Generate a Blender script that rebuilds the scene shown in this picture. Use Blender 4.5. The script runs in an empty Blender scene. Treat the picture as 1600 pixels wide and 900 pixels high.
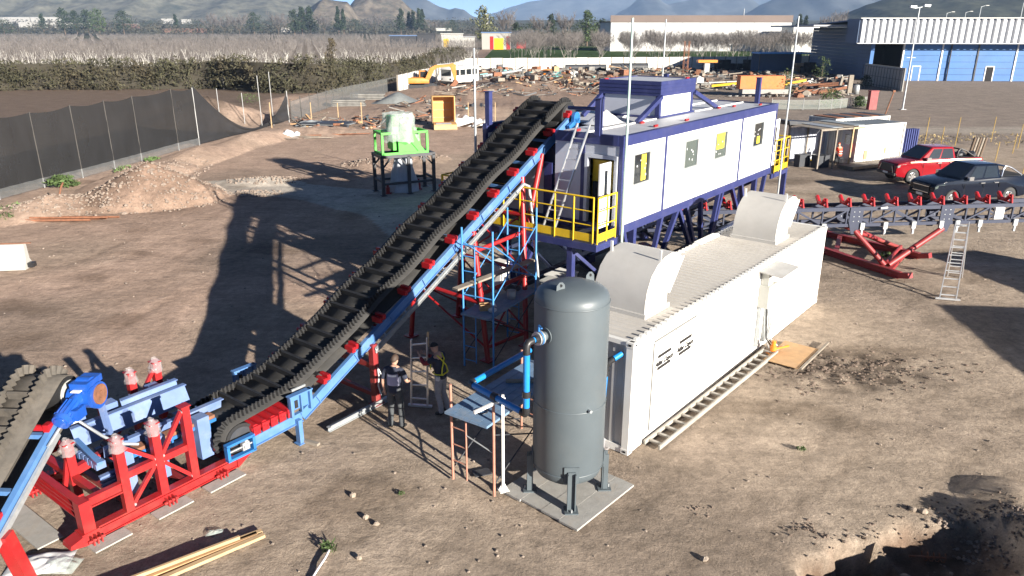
import bpy, math, random
from mathutils import Vector, Matrix, noise
R = math.radians
SC = bpy.context.scene
COL = SC.collection
# ------------------------------------------------------------------ camera
CAM_H, PITCH = 8.572, math.atan(403.4/1158.6)
cd = bpy.data.cameras.new('camera'); cam = bpy.data.objects.new('camera', cd); COL.objects.link(cam)
cam.location = (0, 0, CAM_H); cam.rotation_euler = (R(90)-PITCH, 0, 0)
cd.sensor_width = 36; cd.lens = 36*1158.6/1600; cd.clip_start = .1; cd.clip_end = 40000
SC.camera = cam
# ------------------------------------------------------------------ light
SUN_AZ, SUN_EL = -47.0, 16.0          # compass of the sun measured from +x, counter-clockwise
W = bpy.data.worlds.new('World'); SC.world = W; W.use_nodes = True
nt = W.node_tree; bg = nt.nodes['Background']
sky = nt.nodes.new('ShaderNodeTexSky'); sky.sky_type = 'NISHITA'; sky.sun_disc = False
sky.sun_elevation = R(SUN_EL); sky.sun_rotation = R(90-SUN_AZ); sky.altitude = 100
sky.air_density = .30; sky.dust_density = .05; sky.ozone_density = 1.6
nt.links.new(sky.outputs[0], bg.inputs[0]); bg.inputs[1].default_value = .05
sd = bpy.data.lights.new('sun', 'SUN'); sun = bpy.data.objects.new('sun', sd); COL.objects.link(sun)
sd.energy = 5.0; sd.angle = R(.53); sd.color = (1, .93, .82)
a, e = R(SUN_AZ), R(SUN_EL)
sun.rotation_euler = Vector((math.cos(a)*math.cos(e), math.sin(a)*math.cos(e), math.sin(e))).to_track_quat('Z', 'Y').to_euler()
sun.location = (30, -30, 30)
SC.view_settings.view_transform = 'Standard'; SC.view_settings.look = 'None'
SC.view_settings.exposure = 1.6; SC.view_settings.gamma = 1
# ------------------------------------------------------------------ where a ground point of the photograph lies in the yard
def G(px, py, z=0.0):
    c, s = math.cos(PITCH), math.sin(PITCH)
    A, B = (px-800)/1158.6, (450-py)/1158.6
    d = Vector((A, c+B*s, -s+B*c)); t = (z-CAM_H)/d.z
    return Vector((0, 0, CAM_H))+d*t
def HZ(p, py):
    lo, hi = -2., 120.
    c, s = math.cos(PITCH), math.sin(PITCH)
    for _ in range(40):
        m = (lo+hi)/2; Z = m-CAM_H
        y = 450-1158.6*(p[1]*s+Z*c)/(p[1]*c-Z*s)
        if y < py: hi = m
        else: lo = m
    return lo
# ------------------------------------------------------------------ mesh builder
def mark(fn):                     # remembers where each piece of a builder starts, so that each() can make it an object
    def w(s, *a, **k):
        if s.dep == 0: s.m.append((len(s.v), len(s.f)))
        s.dep += 1; r = fn(s, *a, **k); s.dep -= 1; return r
    return w
class MB:
    def __init__(s): s.v = []; s.f = []; s.s = []; s.m = []; s.dep = 0
    def each(s, name, m, parent=None, label=None):
        r = []; ends = s.m[1:]+[(len(s.v), len(s.f))]
        for (v0, f0), (v1, f1) in zip(s.m, ends):
            q = MB(); q.v = s.v[v0:v1]; q.f = [tuple(i-v0 for i in f) for f in s.f[f0:f1]]; q.s = s.s[f0:f1]; r.append(q.build(name, m, parent, label))
        return r
    def add(s, vs, fs, sm=False):
        n = len(s.v); s.v += [tuple(v) for v in vs]
        for f in fs: s.f.append(tuple(i+n for i in f)); s.s.append(sm)
        return s
    @mark
    def bx(s, x0, x1, y0, y1, z0, z1):
        if x0 > x1: x0, x1 = x1, x0
        if y0 > y1: y0, y1 = y1, y0
        if z0 > z1: z0, z1 = z1, z0
        return s.add([(x0,y0,z0),(x1,y0,z0),(x1,y1,z0),(x0,y1,z0),(x0,y0,z1),(x1,y0,z1),(x1,y1,z1),(x0,y1,z1)],
              [(0,3,2,1),(4,5,6,7),(0,1,5,4),(1,2,6,5),(2,3,7,6),(3,0,4,7)])
    @mark
    def box(s, c, d, rz=0):
        x, y, z = c; a, b, h = d[0]/2, d[1]/2, d[2]/2; ca, sa = math.cos(rz), math.sin(rz)
        v = [(x+i*ca-j*sa, y+i*sa+j*ca, z+k) for k in (-h, h) for i, j in ((-a,-b),(a,-b),(a,b),(-a,b))]
        return s.add(v, [(0,3,2,1),(4,5,6,7),(0,1,5,4),(1,2,6,5),(2,3,7,6),(3,0,4,7)])
    @mark
    def bar(s, p, q, w, h=None, up=(0,0,1)):
        p, q = Vector(p), Vector(q); h = h or w; d = (q-p).normalized(); u = Vector(up)
        if abs(d.dot(u)) > .98: u = Vector((1,0,0)) if abs(d.x) < .9 else Vector((0,1,0))
        a = d.cross(u).normalized()*w/2; b = a.cross(d).normalized()*h/2
        v = [o+i*a+j*b for o in (p, q) for i, j in ((-1,-1),(1,-1),(1,1),(-1,1))]
        return s.add(v, [(0,1,2,3),(7,6,5,4),(0,4,5,1),(1,5,6,2),(2,6,7,3),(3,7,4,0)])
    @mark
    def ibeam(s, p, q, w, h, t=.02, up=(0,0,1)):
        p, q = Vector(p), Vector(q); d = (q-p).normalized(); u = Vector(up)
        if abs(d.dot(u)) > .98: u = Vector((1,0,0))
        b = (u-d*u.dot(d)).normalized()
        s.bar(p+b*(h/2-t/2), q+b*(h/2-t/2), w, t, up); s.bar(p-b*(h/2-t/2), q-b*(h/2-t/2), w, t, up); s.bar(p, q, t, h-2*t, up)
        return s
    @mark
    def tube(s, p, q, r, n=8, r2=None, caps=True):
        p, q = Vector(p), Vector(q); r2 = r if r2 is None else r2; d = (q-p).normalized()
        u = Vector((0,0,1)) if abs(d.z) < .95 else Vector((1,0,0))
        a = d.cross(u).normalized(); b = a.cross(d)
        cs = [(math.cos(2*math.pi*i/n), math.sin(2*math.pi*i/n)) for i in range(n)]
        v = [p+(a*c+b*k)*r for c, k in cs]+[q+(a*c+b*k)*r2 for c, k in cs]
        s.add(v, [(i+n, (i+1) % n+n, (i+1) % n, i) for i in range(n)], True)
        if caps:
            s.add(v[:n], [tuple(range(n))]); s.add(v[n:], [tuple(reversed(range(n)))])
        return s
    @mark
    def path(s, pts, r, n=6, caps=True):
        pts = [Vector(p) for p in pts]; m = len(pts); V = []
        pa = None
        for i, p in enumerate(pts):
            d = (pts[min(i+1, m-1)]-pts[max(i-1, 0)]).normalized()
            if pa is None:
                u = Vector((0,0,1)) if abs(d.z) < .9 else Vector((1,0,0)); a = d.cross(u).normalized()
            else: a = (pa-d*pa.dot(d)).normalized()
            pa = a; b = a.cross(d); rr = r[i] if isinstance(r, (list, tuple)) else r
            V += [p+(a*math.cos(2*math.pi*k/n)+b*math.sin(2*math.pi*k/n))*rr for k in range(n)]
        F = [(i*n+k+n, i*n+(k+1) % n+n, i*n+(k+1) % n, i*n+k) for i in range(m-1) for k in range(n)]
        s.add(V, F, True)
        if caps: s.add(V[:n], [tuple(range(n))]); s.add(V[-n:], [tuple(reversed(range(n)))])
        return s
    @mark
    def prism(s, poly, fn, a0, a1):          # poly: 2-D outline, fn(u, v, a) -> xyz
        n = len(poly)
        v = [fn(x, y, a0) for x, y in poly]+[fn(x, y, a1) for x, y in poly]
        return s.add(v, [tuple(reversed(range(n))), tuple(range(n, 2*n))]+[(i, (i+1) % n, (i+1) % n+n, i+n) for i in range(n)])
    @mark
    def lathe(s, prof, n=16, c=(0,0,0), ax='z'):
        V = []
        for r, z in prof:
            for k in range(n):
                x, y = r*math.cos(2*math.pi*k/n), r*math.sin(2*math.pi*k/n)
                p = (x, y, z) if ax == 'z' else ((z, x, y) if ax == 'x' else (y, z, x))
                V.append((p[0]+c[0], p[1]+c[1], p[2]+c[2]))
        m = len(prof)
        return s.add(V, [(i*n+k, i*n+(k+1) % n, i*n+(k+1) % n+n, i*n+k+n) for i in range(m-1) for k in range(n)], True)
    @mark
    def surf(s, nx, ny, fn, sm=True):
        V = [fn(i/nx, j/ny) for j in range(ny+1) for i in range(nx+1)]
        return s.add(V, [(j*(nx+1)+i, j*(nx+1)+i+1, (j+1)*(nx+1)+i+1, (j+1)*(nx+1)+i) for j in range(ny) for i in range(nx)], sm)
    @mark
    def rock(s, c, r, rnd, fl=.7, n=6):
        pts = []
        rings = [(-.9, .45), (-.25, 1), (.45, .85), (.95, .35)]
        o = rnd.random()*6
        for z, q in rings:
            for k in range(n):
                a = o+2*math.pi*k/n; rr = r*q*rnd.uniform(.75, 1.2)
                pts.append((c[0]+math.cos(a)*rr, c[1]+math.sin(a)*rr*rnd.uniform(.8, 1.1), c[2]+z*r*fl*rnd.uniform(.85, 1.1)))
        m = len(rings)
        F = [(i*n+k, i*n+(k+1) % n, i*n+(k+1) % n+n, i*n+k+n) for i in range(m-1) for k in range(n)]
        F += [tuple(reversed(range(n))), tuple(range((m-1)*n, m*n))]
        return s.add(pts, F)
    def build(s, name, m, parent=None, label=None, kind=None):
        me = bpy.data.meshes.new(name); me.from_pydata(s.v, [], s.f)
        me.polygons.foreach_set('use_smooth', s.s); me.update()
        if m: me.materials.append(m)
        return link(name, me, parent, label, kind)
def link(name, me, parent=None, label=None, kind=None):
    o = bpy.data.objects.new(name, me); COL.objects.link(o)
    if parent is not None: o.parent = parent
    if label: o['label'] = label
    if kind: o['kind'] = kind
    return o
def thing(name, label, cat, loc=(0,0,0), az=0, group=None):
    o = bpy.data.objects.new(name, None); COL.objects.link(o); o.empty_display_size = .2
    o.location = loc; o.rotation_euler = (0, 0, R(az)); o['label'] = label; o['category'] = cat
    if group: o['group'] = group
    return o
def one(name, mb, m, label, cat, loc=(0,0,0), az=0, group=None):
    o = mb.build(name, m); o.location = loc; o.rotation_euler = (0, 0, R(az)); o['label'] = label; o['category'] = cat
    if group: o['group'] = group
    return o
def struct(name, mb, m): return mb.build(name, m, kind='structure')
def dup(o, loc=None, az=None, label=None, scale=None):
    def cp(x, par):
        c = x.copy(); COL.objects.link(c)
        if par is not None: c.parent = par
        for k in list(x.children): cp(k, c)
        return c
    c = cp(o, None)
    if loc is not None: c.location = loc
    if az is not None: c.rotation_euler = (0, 0, R(az))
    if scale is not None: c.scale = scale if hasattr(scale, '__len__') else (scale,)*3
    if label: c['label'] = label
    return c
class Frame:                      # a rotated ground frame: w() gives the yard position of a local point
    def __init__(s, o, az):
        s.o = Vector((o[0], o[1], 0)); s.az = az; a = R(az)
        s.u = Vector((math.cos(a), math.sin(a), 0)); s.v = Vector((-math.sin(a), math.cos(a), 0))
    def w(s, a, b, c=0): return s.o+s.u*a+s.v*b+Vector((0, 0, c))
    def l(s, p): d = Vector(p)-s.o; return Vector((d.dot(s.u), d.dot(s.v), d.z))
    def py(s, px, py, b=0):       # photo point on the upright plane y = b of this frame
        g = G(px, py); o = Vector((0, 0, CAM_H)); d = g-o; n = s.v
        return s.l(o+d*(n.dot(s.w(0, b)-o)/n.dot(d)))
    def px(s, px, py, a=0):
        g = G(px, py); o = Vector((0, 0, CAM_H)); d = g-o; n = s.u
        return s.l(o+d*(n.dot(s.w(a, 0)-o)/n.dot(d)))
# ------------------------------------------------------------------ materials
def M(name, col, rough=.6, metal=0., var=.12, sc=3., bump=0., bsc=40., dirt=0., dcol=(.22,.17,.12), alpha=1., coat=0., spec=.5, stretch=None):
    m = bpy.data.materials.new(name); m.use_nodes = True; t = m.node_tree; N = t.nodes; L = t.links
    b = N['Principled BSDF']; b.inputs['Roughness'].default_value = rough; b.inputs['Metallic'].default_value = metal
    b.inputs['Specular IOR Level'].default_value = spec
    if coat: b.inputs['Coat Weight'].default_value = coat; b.inputs['Coat Roughness'].default_value = .08
    tc = N.new('ShaderNodeTexCoord'); vec = tc.outputs['Object']
    if stretch:
        mp = N.new('ShaderNodeMapping'); mp.inputs['Scale'].default_value = stretch; L.new(vec, mp.inputs[0]); vec = mp.outputs[0]
    n1 = N.new('ShaderNodeTexNoise'); n1.inputs['Scale'].default_value = sc; n1.inputs['Detail'].default_value = 5; n1.inputs['Roughness'].default_value = .65
    L.new(vec, n1.inputs[0])
    mx = N.new('ShaderNodeMix'); mx.data_type = 'RGBA'
    lo = [max(0, c*(1-var)) for c in col]; hi = [min(1, c*(1+var)) for c in col]
    mx.inputs[6].default_value = (*lo, 1); mx.inputs[7].default_value = (*hi, 1)
    mr = N.new('ShaderNodeMapRange'); mr.inputs[1].default_value = .3; mr.inputs[2].default_value = .7; L.new(n1.outputs[0], mr.inputs[0]); L.new(mr.outputs[0], mx.inputs[0])
    out = mx.outputs[2]
    if dirt:
        n2 = N.new('ShaderNodeTexNoise'); n2.inputs['Scale'].default_value = sc*.45; n2.inputs['Detail'].default_value = 7; n2.inputs['Roughness'].default_value = .7
        mp2 = N.new('ShaderNodeMapping'); mp2.inputs['Location'].default_value = (7.3, 2.1, 5.5); L.new(vec, mp2.inputs[0]); L.new(mp2.outputs[0], n2.inputs[0])
        m2 = N.new('ShaderNodeMapRange'); m2.inputs[1].default_value = .5; m2.inputs[2].default_value = .72; m2.inputs[4].default_value = dirt; L.new(n2.outputs[0], m2.inputs[0])
        x2 = N.new('ShaderNodeMix'); x2.data_type = 'RGBA'; L.new(m2.outputs[0], x2.inputs[0]); L.new(out, x2.inputs[6]); x2.inputs[7].default_value = (*dcol, 1); out = x2.outputs[2]
    L.new(out, b.inputs['Base Color'])
    if bump:
        n3 = N.new('ShaderNodeTexNoise'); n3.inputs['Scale'].default_value = bsc; n3.inputs['Detail'].default_value = 3; L.new(vec, n3.inputs[0])
        bp = N.new('ShaderNodeBump'); bp.inputs['Strength'].default_value = bump; bp.inputs['Distance'].default_value = .02
        L.new(n3.outputs[0], bp.inputs['Height']); L.new(bp.outputs[0], b.inputs['Normal'])
    if alpha < 1: b.inputs['Alpha'].default_value = alpha
    return m
m_red = M('red_paint', (.30, .012, .014), .42, dirt=.35, sc=2.5, dcol=(.24,.075,.055), coat=.15)
m_dred = M('dark_red_paint', (.22, .02, .022), .5, dirt=.35, sc=2.5, dcol=(.25,.12,.09))
m_roller = M('red_roller', (.31, .010, .015), .4, coat=.1)
m_lblue = M('light_blue_paint', (.07, .165, .36), .45, dirt=.3, sc=3, dcol=(.30,.33,.36))
m_pblue = M('pale_blue_paint', (.11, .17, .335), .45, dirt=.3, sc=3, dcol=(.38,.38,.38))
m_bblue = M('bright_blue_paint', (.02, .13, .36), .4, dirt=.15)
m_motor = M('motor_blue_paint', (.012, .075, .36), .32, coat=.2, dirt=.15)
m_navy = M('navy_paint', (.023, .030, .112), .48, dirt=.25, dcol=(.12,.12,.22))
m_dnavy = M('slate_navy_paint', (.019, .026, .056), .5, dirt=.15, dcol=(.07,.065,.065))
m_char = M('charcoal_paint', (.035, .038, .045), .5, dirt=.2)
m_rub = M('black_rubber', (.013, .013, .014), .6, var=.3, dirt=.25, sc=4, dcol=(.035,.031,.027))
m_beltf = M('belt_cover_rubber', (.024, .023, .022), .75, var=.35, dirt=.5, sc=3, dcol=(.062,.055,.047))
m_rubd = M('dusty_rubber', (.075, .066, .056), .8, var=.3, dirt=.5, sc=4, dcol=(.16,.13,.10))
m_white = M('white_paint', (.70, .69, .66), .5, var=.03, sc=1.2, dirt=.15, dcol=(.55,.50,.43))
m_roofw = M('dusty_roof_paint', (.47, .445, .41), .6, var=.06, sc=1.2, dirt=.3, dcol=(.33,.285,.23))
m_panel = M('white_panel', (.72, .72, .71), .45, var=.03, sc=.8)
m_lilac = M('grey_and_shaded_panel', (.42, .44, .50), .5, var=.04)  # shade of the white cabin and turret ends put into colour; also grey parts
m_cabroof = M('cabin_roof', (.42, .43, .46), .5, var=.08, sc=2, dirt=.3, dcol=(.42,.37,.32))
m_yel = M('yellow_paint', (.62, .40, .012), .45, dirt=.15, dcol=(.4,.28,.08))
m_galv = M('galvanised_steel', (.40, .42, .43), .45, .5, var=.15, sc=8)
m_alu = M('aluminium', (.66, .67, .68), .35, .7, var=.08)
m_tank = M('grey_blue_tank_paint', (.080, .098, .110), .46, var=.07, sc=1.5, dirt=.2, dcol=(.14,.14,.13))
m_conc = M('concrete', (.30, .29, .27), .85, var=.14, sc=5, bump=.3, dirt=.45, dcol=(.33,.27,.21))
m_pconc = M('pale_concrete', (.34, .33, .31), .85, var=.07, sc=1.0, dirt=.3, dcol=(.45,.42,.36))
m_pipe = M('blue_pipe', (.012, .19, .52), .38, var=.08)
m_blk = M('black_plastic', (.02, .02, .022), .4)
m_dark = M('dark_interior', (.012, .012, .014), .9)
m_wood = M('raw_timber', (.42, .29, .16), .8, var=.25, sc=3, stretch=(1, 8, 8), dirt=.35, dcol=(.30,.20,.11))
m_gwood = M('weathered_timber', (.22, .19, .155), .85, var=.25, sc=4, dirt=.4, dcol=(.18,.14,.10))
m_ply = M('plywood', (.42, .26, .13), .8, var=.15, sc=4, dirt=.4, dcol=(.30,.20,.13))
m_owood = M('orange_plywood', (.48, .26, .09), .8, var=.12, sc=2)
m_rust = M('rusty_steel', (.20, .085, .045), .85, var=.35, sc=5, dirt=.5, dcol=(.11,.06,.04))
m_rpost = M('rusty_red_pole', (.36, .17, .12), .7, var=.2, sc=6)
m_sblue = M('scaffold_blue', (.05, .22, .50), .5, var=.15, sc=6, dirt=.3, dcol=(.22,.24,.27))
m_plank = M('blue_grey_plank', (.13, .21, .32), .6, var=.2, sc=5, dirt=.5, dcol=(.28,.28,.27))
m_green = M('bright_green_paint', (.07, .40, .045), .45)
m_tyre = M('tyre_rubber', (.025, .025, .026), .75)
m_chrome = M('chrome', (.72, .73, .75), .15, .9, var=.03)
m_skin = M('skin', (.42, .24, .17), .6, var=.08)
m_hair = M('dark_hair', (.05, .03, .02), .7)
m_stone = M('stone', (.21, .165, .135), .92, var=.35, sc=3, bump=.3)
m_soil = M('dark_soil', (.13, .085, .06), .95, var=.3, sc=4, bump=.5)
m_beige = M('cream_cabinet', (.40, .40, .37), .5, var=.05)
m_orange = M('orange_paint', (.70, .22, .02), .45, dirt=.25)
m_excav = M('excavator_yellow', (.43, .15, .010), .55, dirt=.3, dcol=(.4,.25,.12))
m_teal = M('teal_plastic', (.16, .36, .35), .6)
m_shed = M('white_corrugated', (.52, .52, .50), .55, var=.05, dirt=.25, dcol=(.50,.36,.22))
def glass(name, col, rough=.06):
    return M(name, col, rough, var=.05, coat=.5, spec=.8)
m_glass = glass('dark_glass', (.016, .02, .022))
m_wglass = glass('grey_green_glass', (.07, .09, .085), .12)
def film(name, col, alpha, rough=.25):
    m = M(name, col, rough, var=.25, sc=6, alpha=alpha, bump=.6, bsc=9); return m
m_film = film('clear_plastic_film', (.50, .57, .54), .40, .22)
m_wrap = film('bubble_wrap', (.60, .58, .60), .24, .15)
m_bag = M('white_plastic_bag', (.55, .55, .56), .5, var=.12, sc=5)
# ================================================================== ground
def sstep(a, b, x):
    t = max(0., min(1., (x-a)/(b-a))); return t*t*(3-2*t)
MOUNDS = []      # x, y, radius along, radius across, azimuth, height, roughness
def mound(x, y, a, b, az, h, r=.25): MOUNDS.append((x, y, a, b, math.cos(R(az)), math.sin(R(az)), h, r))
mound(-19.3, 39.2, 3.9, 3.2, 20, 2.0, .3)           # stone heap beside the shade net
mound(-23.2, 36.5, 3.6, 2.2, 60, .8, .3); mound(-22.6, 45, 6, 2.2, 85, .9, .4); mound(-22.3, 53, 6, 2.5, 85, .8, .4)
mound(-21.0, 60, 8, 2.0, 80, .9, .4); mound(-18.0, 66, 6, 2.2, 20, .8, .4)
mound(-29.5, 74, 7, 4.5, 20, 2.6, .3); mound(-37, 86, 8, 4, 10, 2.2, .3); mound(-27, 92, 5, 4, 10, 2.0, .3)
mound(-10.5, 85, 7, 4, 10, 1.0, .5); mound(-4, 82, 6, 3, 5, .9, .5); mound(-6.0, 101, 3.2, 3.0, 0, 2.2, .3); mound(-10, 108, 9, 4, 0, 1.3, .5)
mound(2, 88, 8, 4, 10, .8, .5); mound(-9.5, 49.5, 2.4, 1.1, -30, .45, .5); mound(-6.6, 52.5, 2.6, 1.5, -20, .5, .5); mound(-14.6, 44, 3, 1.3, 0, .3, .5)
SCRAP = [(9, 131, 17, 6, 8, 1.2, .5), (31, 139, 15, 7, 8, 1.1, .5), (42, 136, 12, 6, 5, .9, .5), (20, 150, 14, 5, 8, 1.0, .5), (1, 121, 8, 5, 10, 1.2, .5)]
for q_ in SCRAP: mound(*q_)
mound(9.3, 10.6, 1.1, 1.9, 0, .55, .5); mound(8.3, 9.2, 2.2, .8, 0, .55, .4); mound(9.6, 12.0, .9, 1.0, 30, .3, .4)
PIT = [(5.35,10.0,.50,.85,.80), (6.0,10.35,.62,.9,.80), (6.5,9.9,.55,.6,.7), (7.35,10.6,.95,.40,.55), (8.3,10.75,.80,.38,.55)]
TRK = []
def tyre(pts, gauge=1.55):
    P = [G(*p) for p in pts]; Q = []
    for i in range(len(P)-1):
        for k in range(4): Q.append(P[i].lerp(P[i+1], k/4))
    Q.append(P[-1]); s = 0
    for a, b in zip(Q, Q[1:]):
        d = b-a; L = d.length
        if L < 1e-4: continue
        n = Vector((-d.y, d.x, 0))/L
        for o in (-gauge/2, gauge/2): TRK.append(((a+n*o).x, (a+n*o).y, d.x/L, d.y/L, L, s))
        s += L
tyre([(1230,905),(1330,800),(1430,700),(1530,620),(1620,575)]); tyre([(1180,700),(1330,640),(1480,600),(1620,590)]); tyre([(1390,760),(1450,700),(1540,660),(1620,650)])
tyre([(-30,520),(120,455),(250,400),(330,352),(420,300)]); tyre([(-30,610),(130,520),(280,440),(380,380),(520,300)]); tyre([(-30,450),(150,410),(300,345),(420,262),(520,232)])
tyre([(430,905),(540,790),(640,735),(700,700)]); tyre([(560,905),(660,810),(760,800),(900,880),(1000,905)]); tyre([(1000,860),(1120,760),(1240,660),(1330,520),(1400,440)]); tyre([(1300,520),(1400,455),(1500,425),(1620,400)]); tyre([(1250,330),(1330,300),(1480,270),(1620,262)])
def track(x, y):
    r = 0.
    for ax, ay, dx, dy, L, s in TRK:
        qx, qy = x-ax, y-ay
        if abs(qx) > L+.4 or abs(qy) > L+.4: continue
        t = qx*dx+qy*dy
        if -.1 < t < L+.1:
            d = abs(qx*dy-qy*dx)
            if d < .22: r = max(r, (1-d/.22)**.5*(.55+.45*math.sin((s+t)*20+d*14)))
    return r*max(0, min(1, .55+1.6*noise.noise((x*.4, y*.4, 51))))
def hgt(x, y):
    z = -.02+.02*noise.noise((x*.5, y*.5, 3))+.016*noise.noise((x*1.6, y*1.6, 1))+.016*noise.noise((x*3.1, y*3.1, 6))
    n2 = noise.noise((x*.9, y*.9, 7))
    for mx, my, a, b, c, s, h, r in MOUNDS:
        dx, dy = x-mx, y-my
        if abs(dx) > a or abs(dy) > a: continue
        u, v = (dx*c+dy*s)/a, (-dx*s+dy*c)/b; d = math.hypot(u, v)*(1+.3*r*n2)
        if d < 1: z = max(z, h*(1-d)**.85*(1-.12*d)+h*r*.12*noise.noise((x*2.2, y*2.2, 2)) if d < .97 else z)
    if 3.5 < x < 10.5 and 8 < y < 13:
        k = 0
        wx = x+.22*noise.noise((x*2.5, y*2.5, 9)); wy = y+.2*noise.noise((x*2.5, y*2.5, 19))
        for px, py, r, d, e_ in PIT:
            q = math.hypot(wx-px, wy-py)/r; k = max(k, d*(1-sstep(e_, 1.0, q)))
        z -= k*(1+.18*noise.noise((x*4, y*4, 5)))+(.05*noise.noise((x*3.5, y*3.5, 8)) if k > .05 else 0)
    # churned mud beside the container
    m = math.exp(-(((x-8.9)/2.2)**2+((y-18.0)/1.1)**2))
    if m > .05: z += m*.11*noise.noise((x*3.2, y*3.2, 4))
    if 9 < y < 46: z -= .022*track(x, y)
    return z
def blend(c, d, k): return tuple(a+(b-a)*k for a, b in zip(c, d))
def inside(poly, x, y):
    r = False; n = len(poly)
    for i in range(n):
        (x1, y1), (x2, y2) = poly[i], poly[(i+1) % n]
        if (y1 > y) != (y2 > y) and x < (x2-x1)*(y-y1)/(y2-y1)+x1: r = not r
    return r
STRIP = [(G(*p).x, G(*p).y) for p in [(300,283),(380,279),(470,286),(585,297),(700,285),(700,330),(690,400),(640,385),(560,335),(470,312),(380,304),(335,300)]]
def tint(x, y):
    w = .8*noise.noise((x*.35, y*.35, 11)); n = noise.noise((x*.12, y*.12, 21))
    c = (.345, .277, .215)                                    # dry tan earth
    k = sstep(-1, -7, x+w*2-(y-20)*.05)*sstep(14, 19, y+w); c = blend(c, (.375, .270, .208), k)   # redder earth on the left
    c = blend(c, (.31, .243, .186), .6*sstep(.15, .6, n))
    c = blend(c, (.21, .165, .13), .6*sstep(.1, .5, -n))
    if y > 20:
        k = sstep(17, 22, x+w)*sstep(56, 62, y+w); c = blend(c, (.24, .197, .165), k)          # warehouse yard
        k = sstep(78, 88, y+w)*(1-sstep(17, 22, x)); c = blend(c, (.30, .215, .165), k)         # scrap yard
    if inside(STRIP, x+w*.4, y+w*.5): c = blend(c, (.46, .425, .37), .85)
    m = math.exp(-(((x-8.9)/2.1)**2+((y-18.0)/1.1)**2)); c = blend(c, (.085, .066, .052), max(0, min(.9, m*2.2*(.45+noise.noise((x*1.9, y*2.6, 31)))))) if m > .05 else c
    m = math.exp(-(((x-9.3)/1.4)**2+((y-15.2)/1.0)**2)); c = blend(c, (.13, .10, .078), .6*m*max(0, .5+noise.noise((x*2.1, y*2.1, 33))))
    if x < -24: 
        k = sstep(-26.5, -28.5, x+w*.4+(y-40)*.06-2*sstep(60,75,y)); c = blend(c, (.150, .110, .085), k)      # ploughed field
    if y > 95:
        if y > 105+.55*max(0, -x-20)-0: c = blend(c, (.13, .11, .075), sstep(100, 112, y)*sstep(-18, -24, x))
        wl = 168+.21*x
        if x > -9 and y > wl+1.5: c = (.045, .085, .018) if y < 420 else (.08, .08, .05)
        elif y > 130 and x < -14: c = blend(c, (.19, .155, .12), sstep(130, 150, y))
        if y > 500: c = blend(c, (.07, .075, .045), sstep(500, 900, y))
    if 8 < y < 46:
        k = track(x, y)
        if k: c = blend(c, (c[0]*.66, c[1]*.65, c[2]*.64), k)
        k = noise.noise((x*.45+9, y*.6, 61)); c = blend(c, (c[0]*.68, c[1]*.66, c[2]*.64), sstep(.22, .5, k)*.8) if k > .22 else blend(c, (c[0]*1.18, c[1]*1.18, c[2]*1.19), sstep(.2, .5, -k)*.8)
    m = math.exp(-(((x+19.3)/4.5)**2+((y-38.8)/4)**2)); c = blend(c, (.20, .135, .10), m*.9)
    q = 8*x-y   # pale access lane crossing the yard
    if x > 30 and 66.5+w < y < 70+w: c = blend(c, (.36, .32, .27), .7)
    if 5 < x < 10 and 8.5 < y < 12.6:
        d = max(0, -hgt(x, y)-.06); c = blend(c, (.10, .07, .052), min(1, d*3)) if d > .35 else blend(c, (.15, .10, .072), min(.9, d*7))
    return c
def axis(a, b, step, far, lo=None):
    r = []; v = a
    while v < b: r.append(v); v += step
    s = step
    while v < far: r.append(v); s *= 1.09; v += s
    r.append(far); v = a; s = step; L = []
    lo = -far if lo is None else lo
    while v > lo:
        s *= 1.09; v -= s
        if v > lo: L.append(v)
    L.append(lo)
    return list(reversed(L))+r
XS = axis(-25, 15, .17, 6900); YS = axis(8.4, 46, .17, 8800, -120)
gb = MB(); gcol = []
for y in YS:
    for x in XS:
        near = -90 < x < 110 and y < 260
        gb.v.append((x, y, hgt(x, y) if near else -.02)); 
nx, ny = len(XS), len(YS)
gb.f = [(j*nx+i, j*nx+i+1, (j+1)*nx+i+1, (j+1)*nx+i) for j in range(ny-1) for i in range(nx-1)]; gb.s = [True]*len(gb.f)
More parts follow.
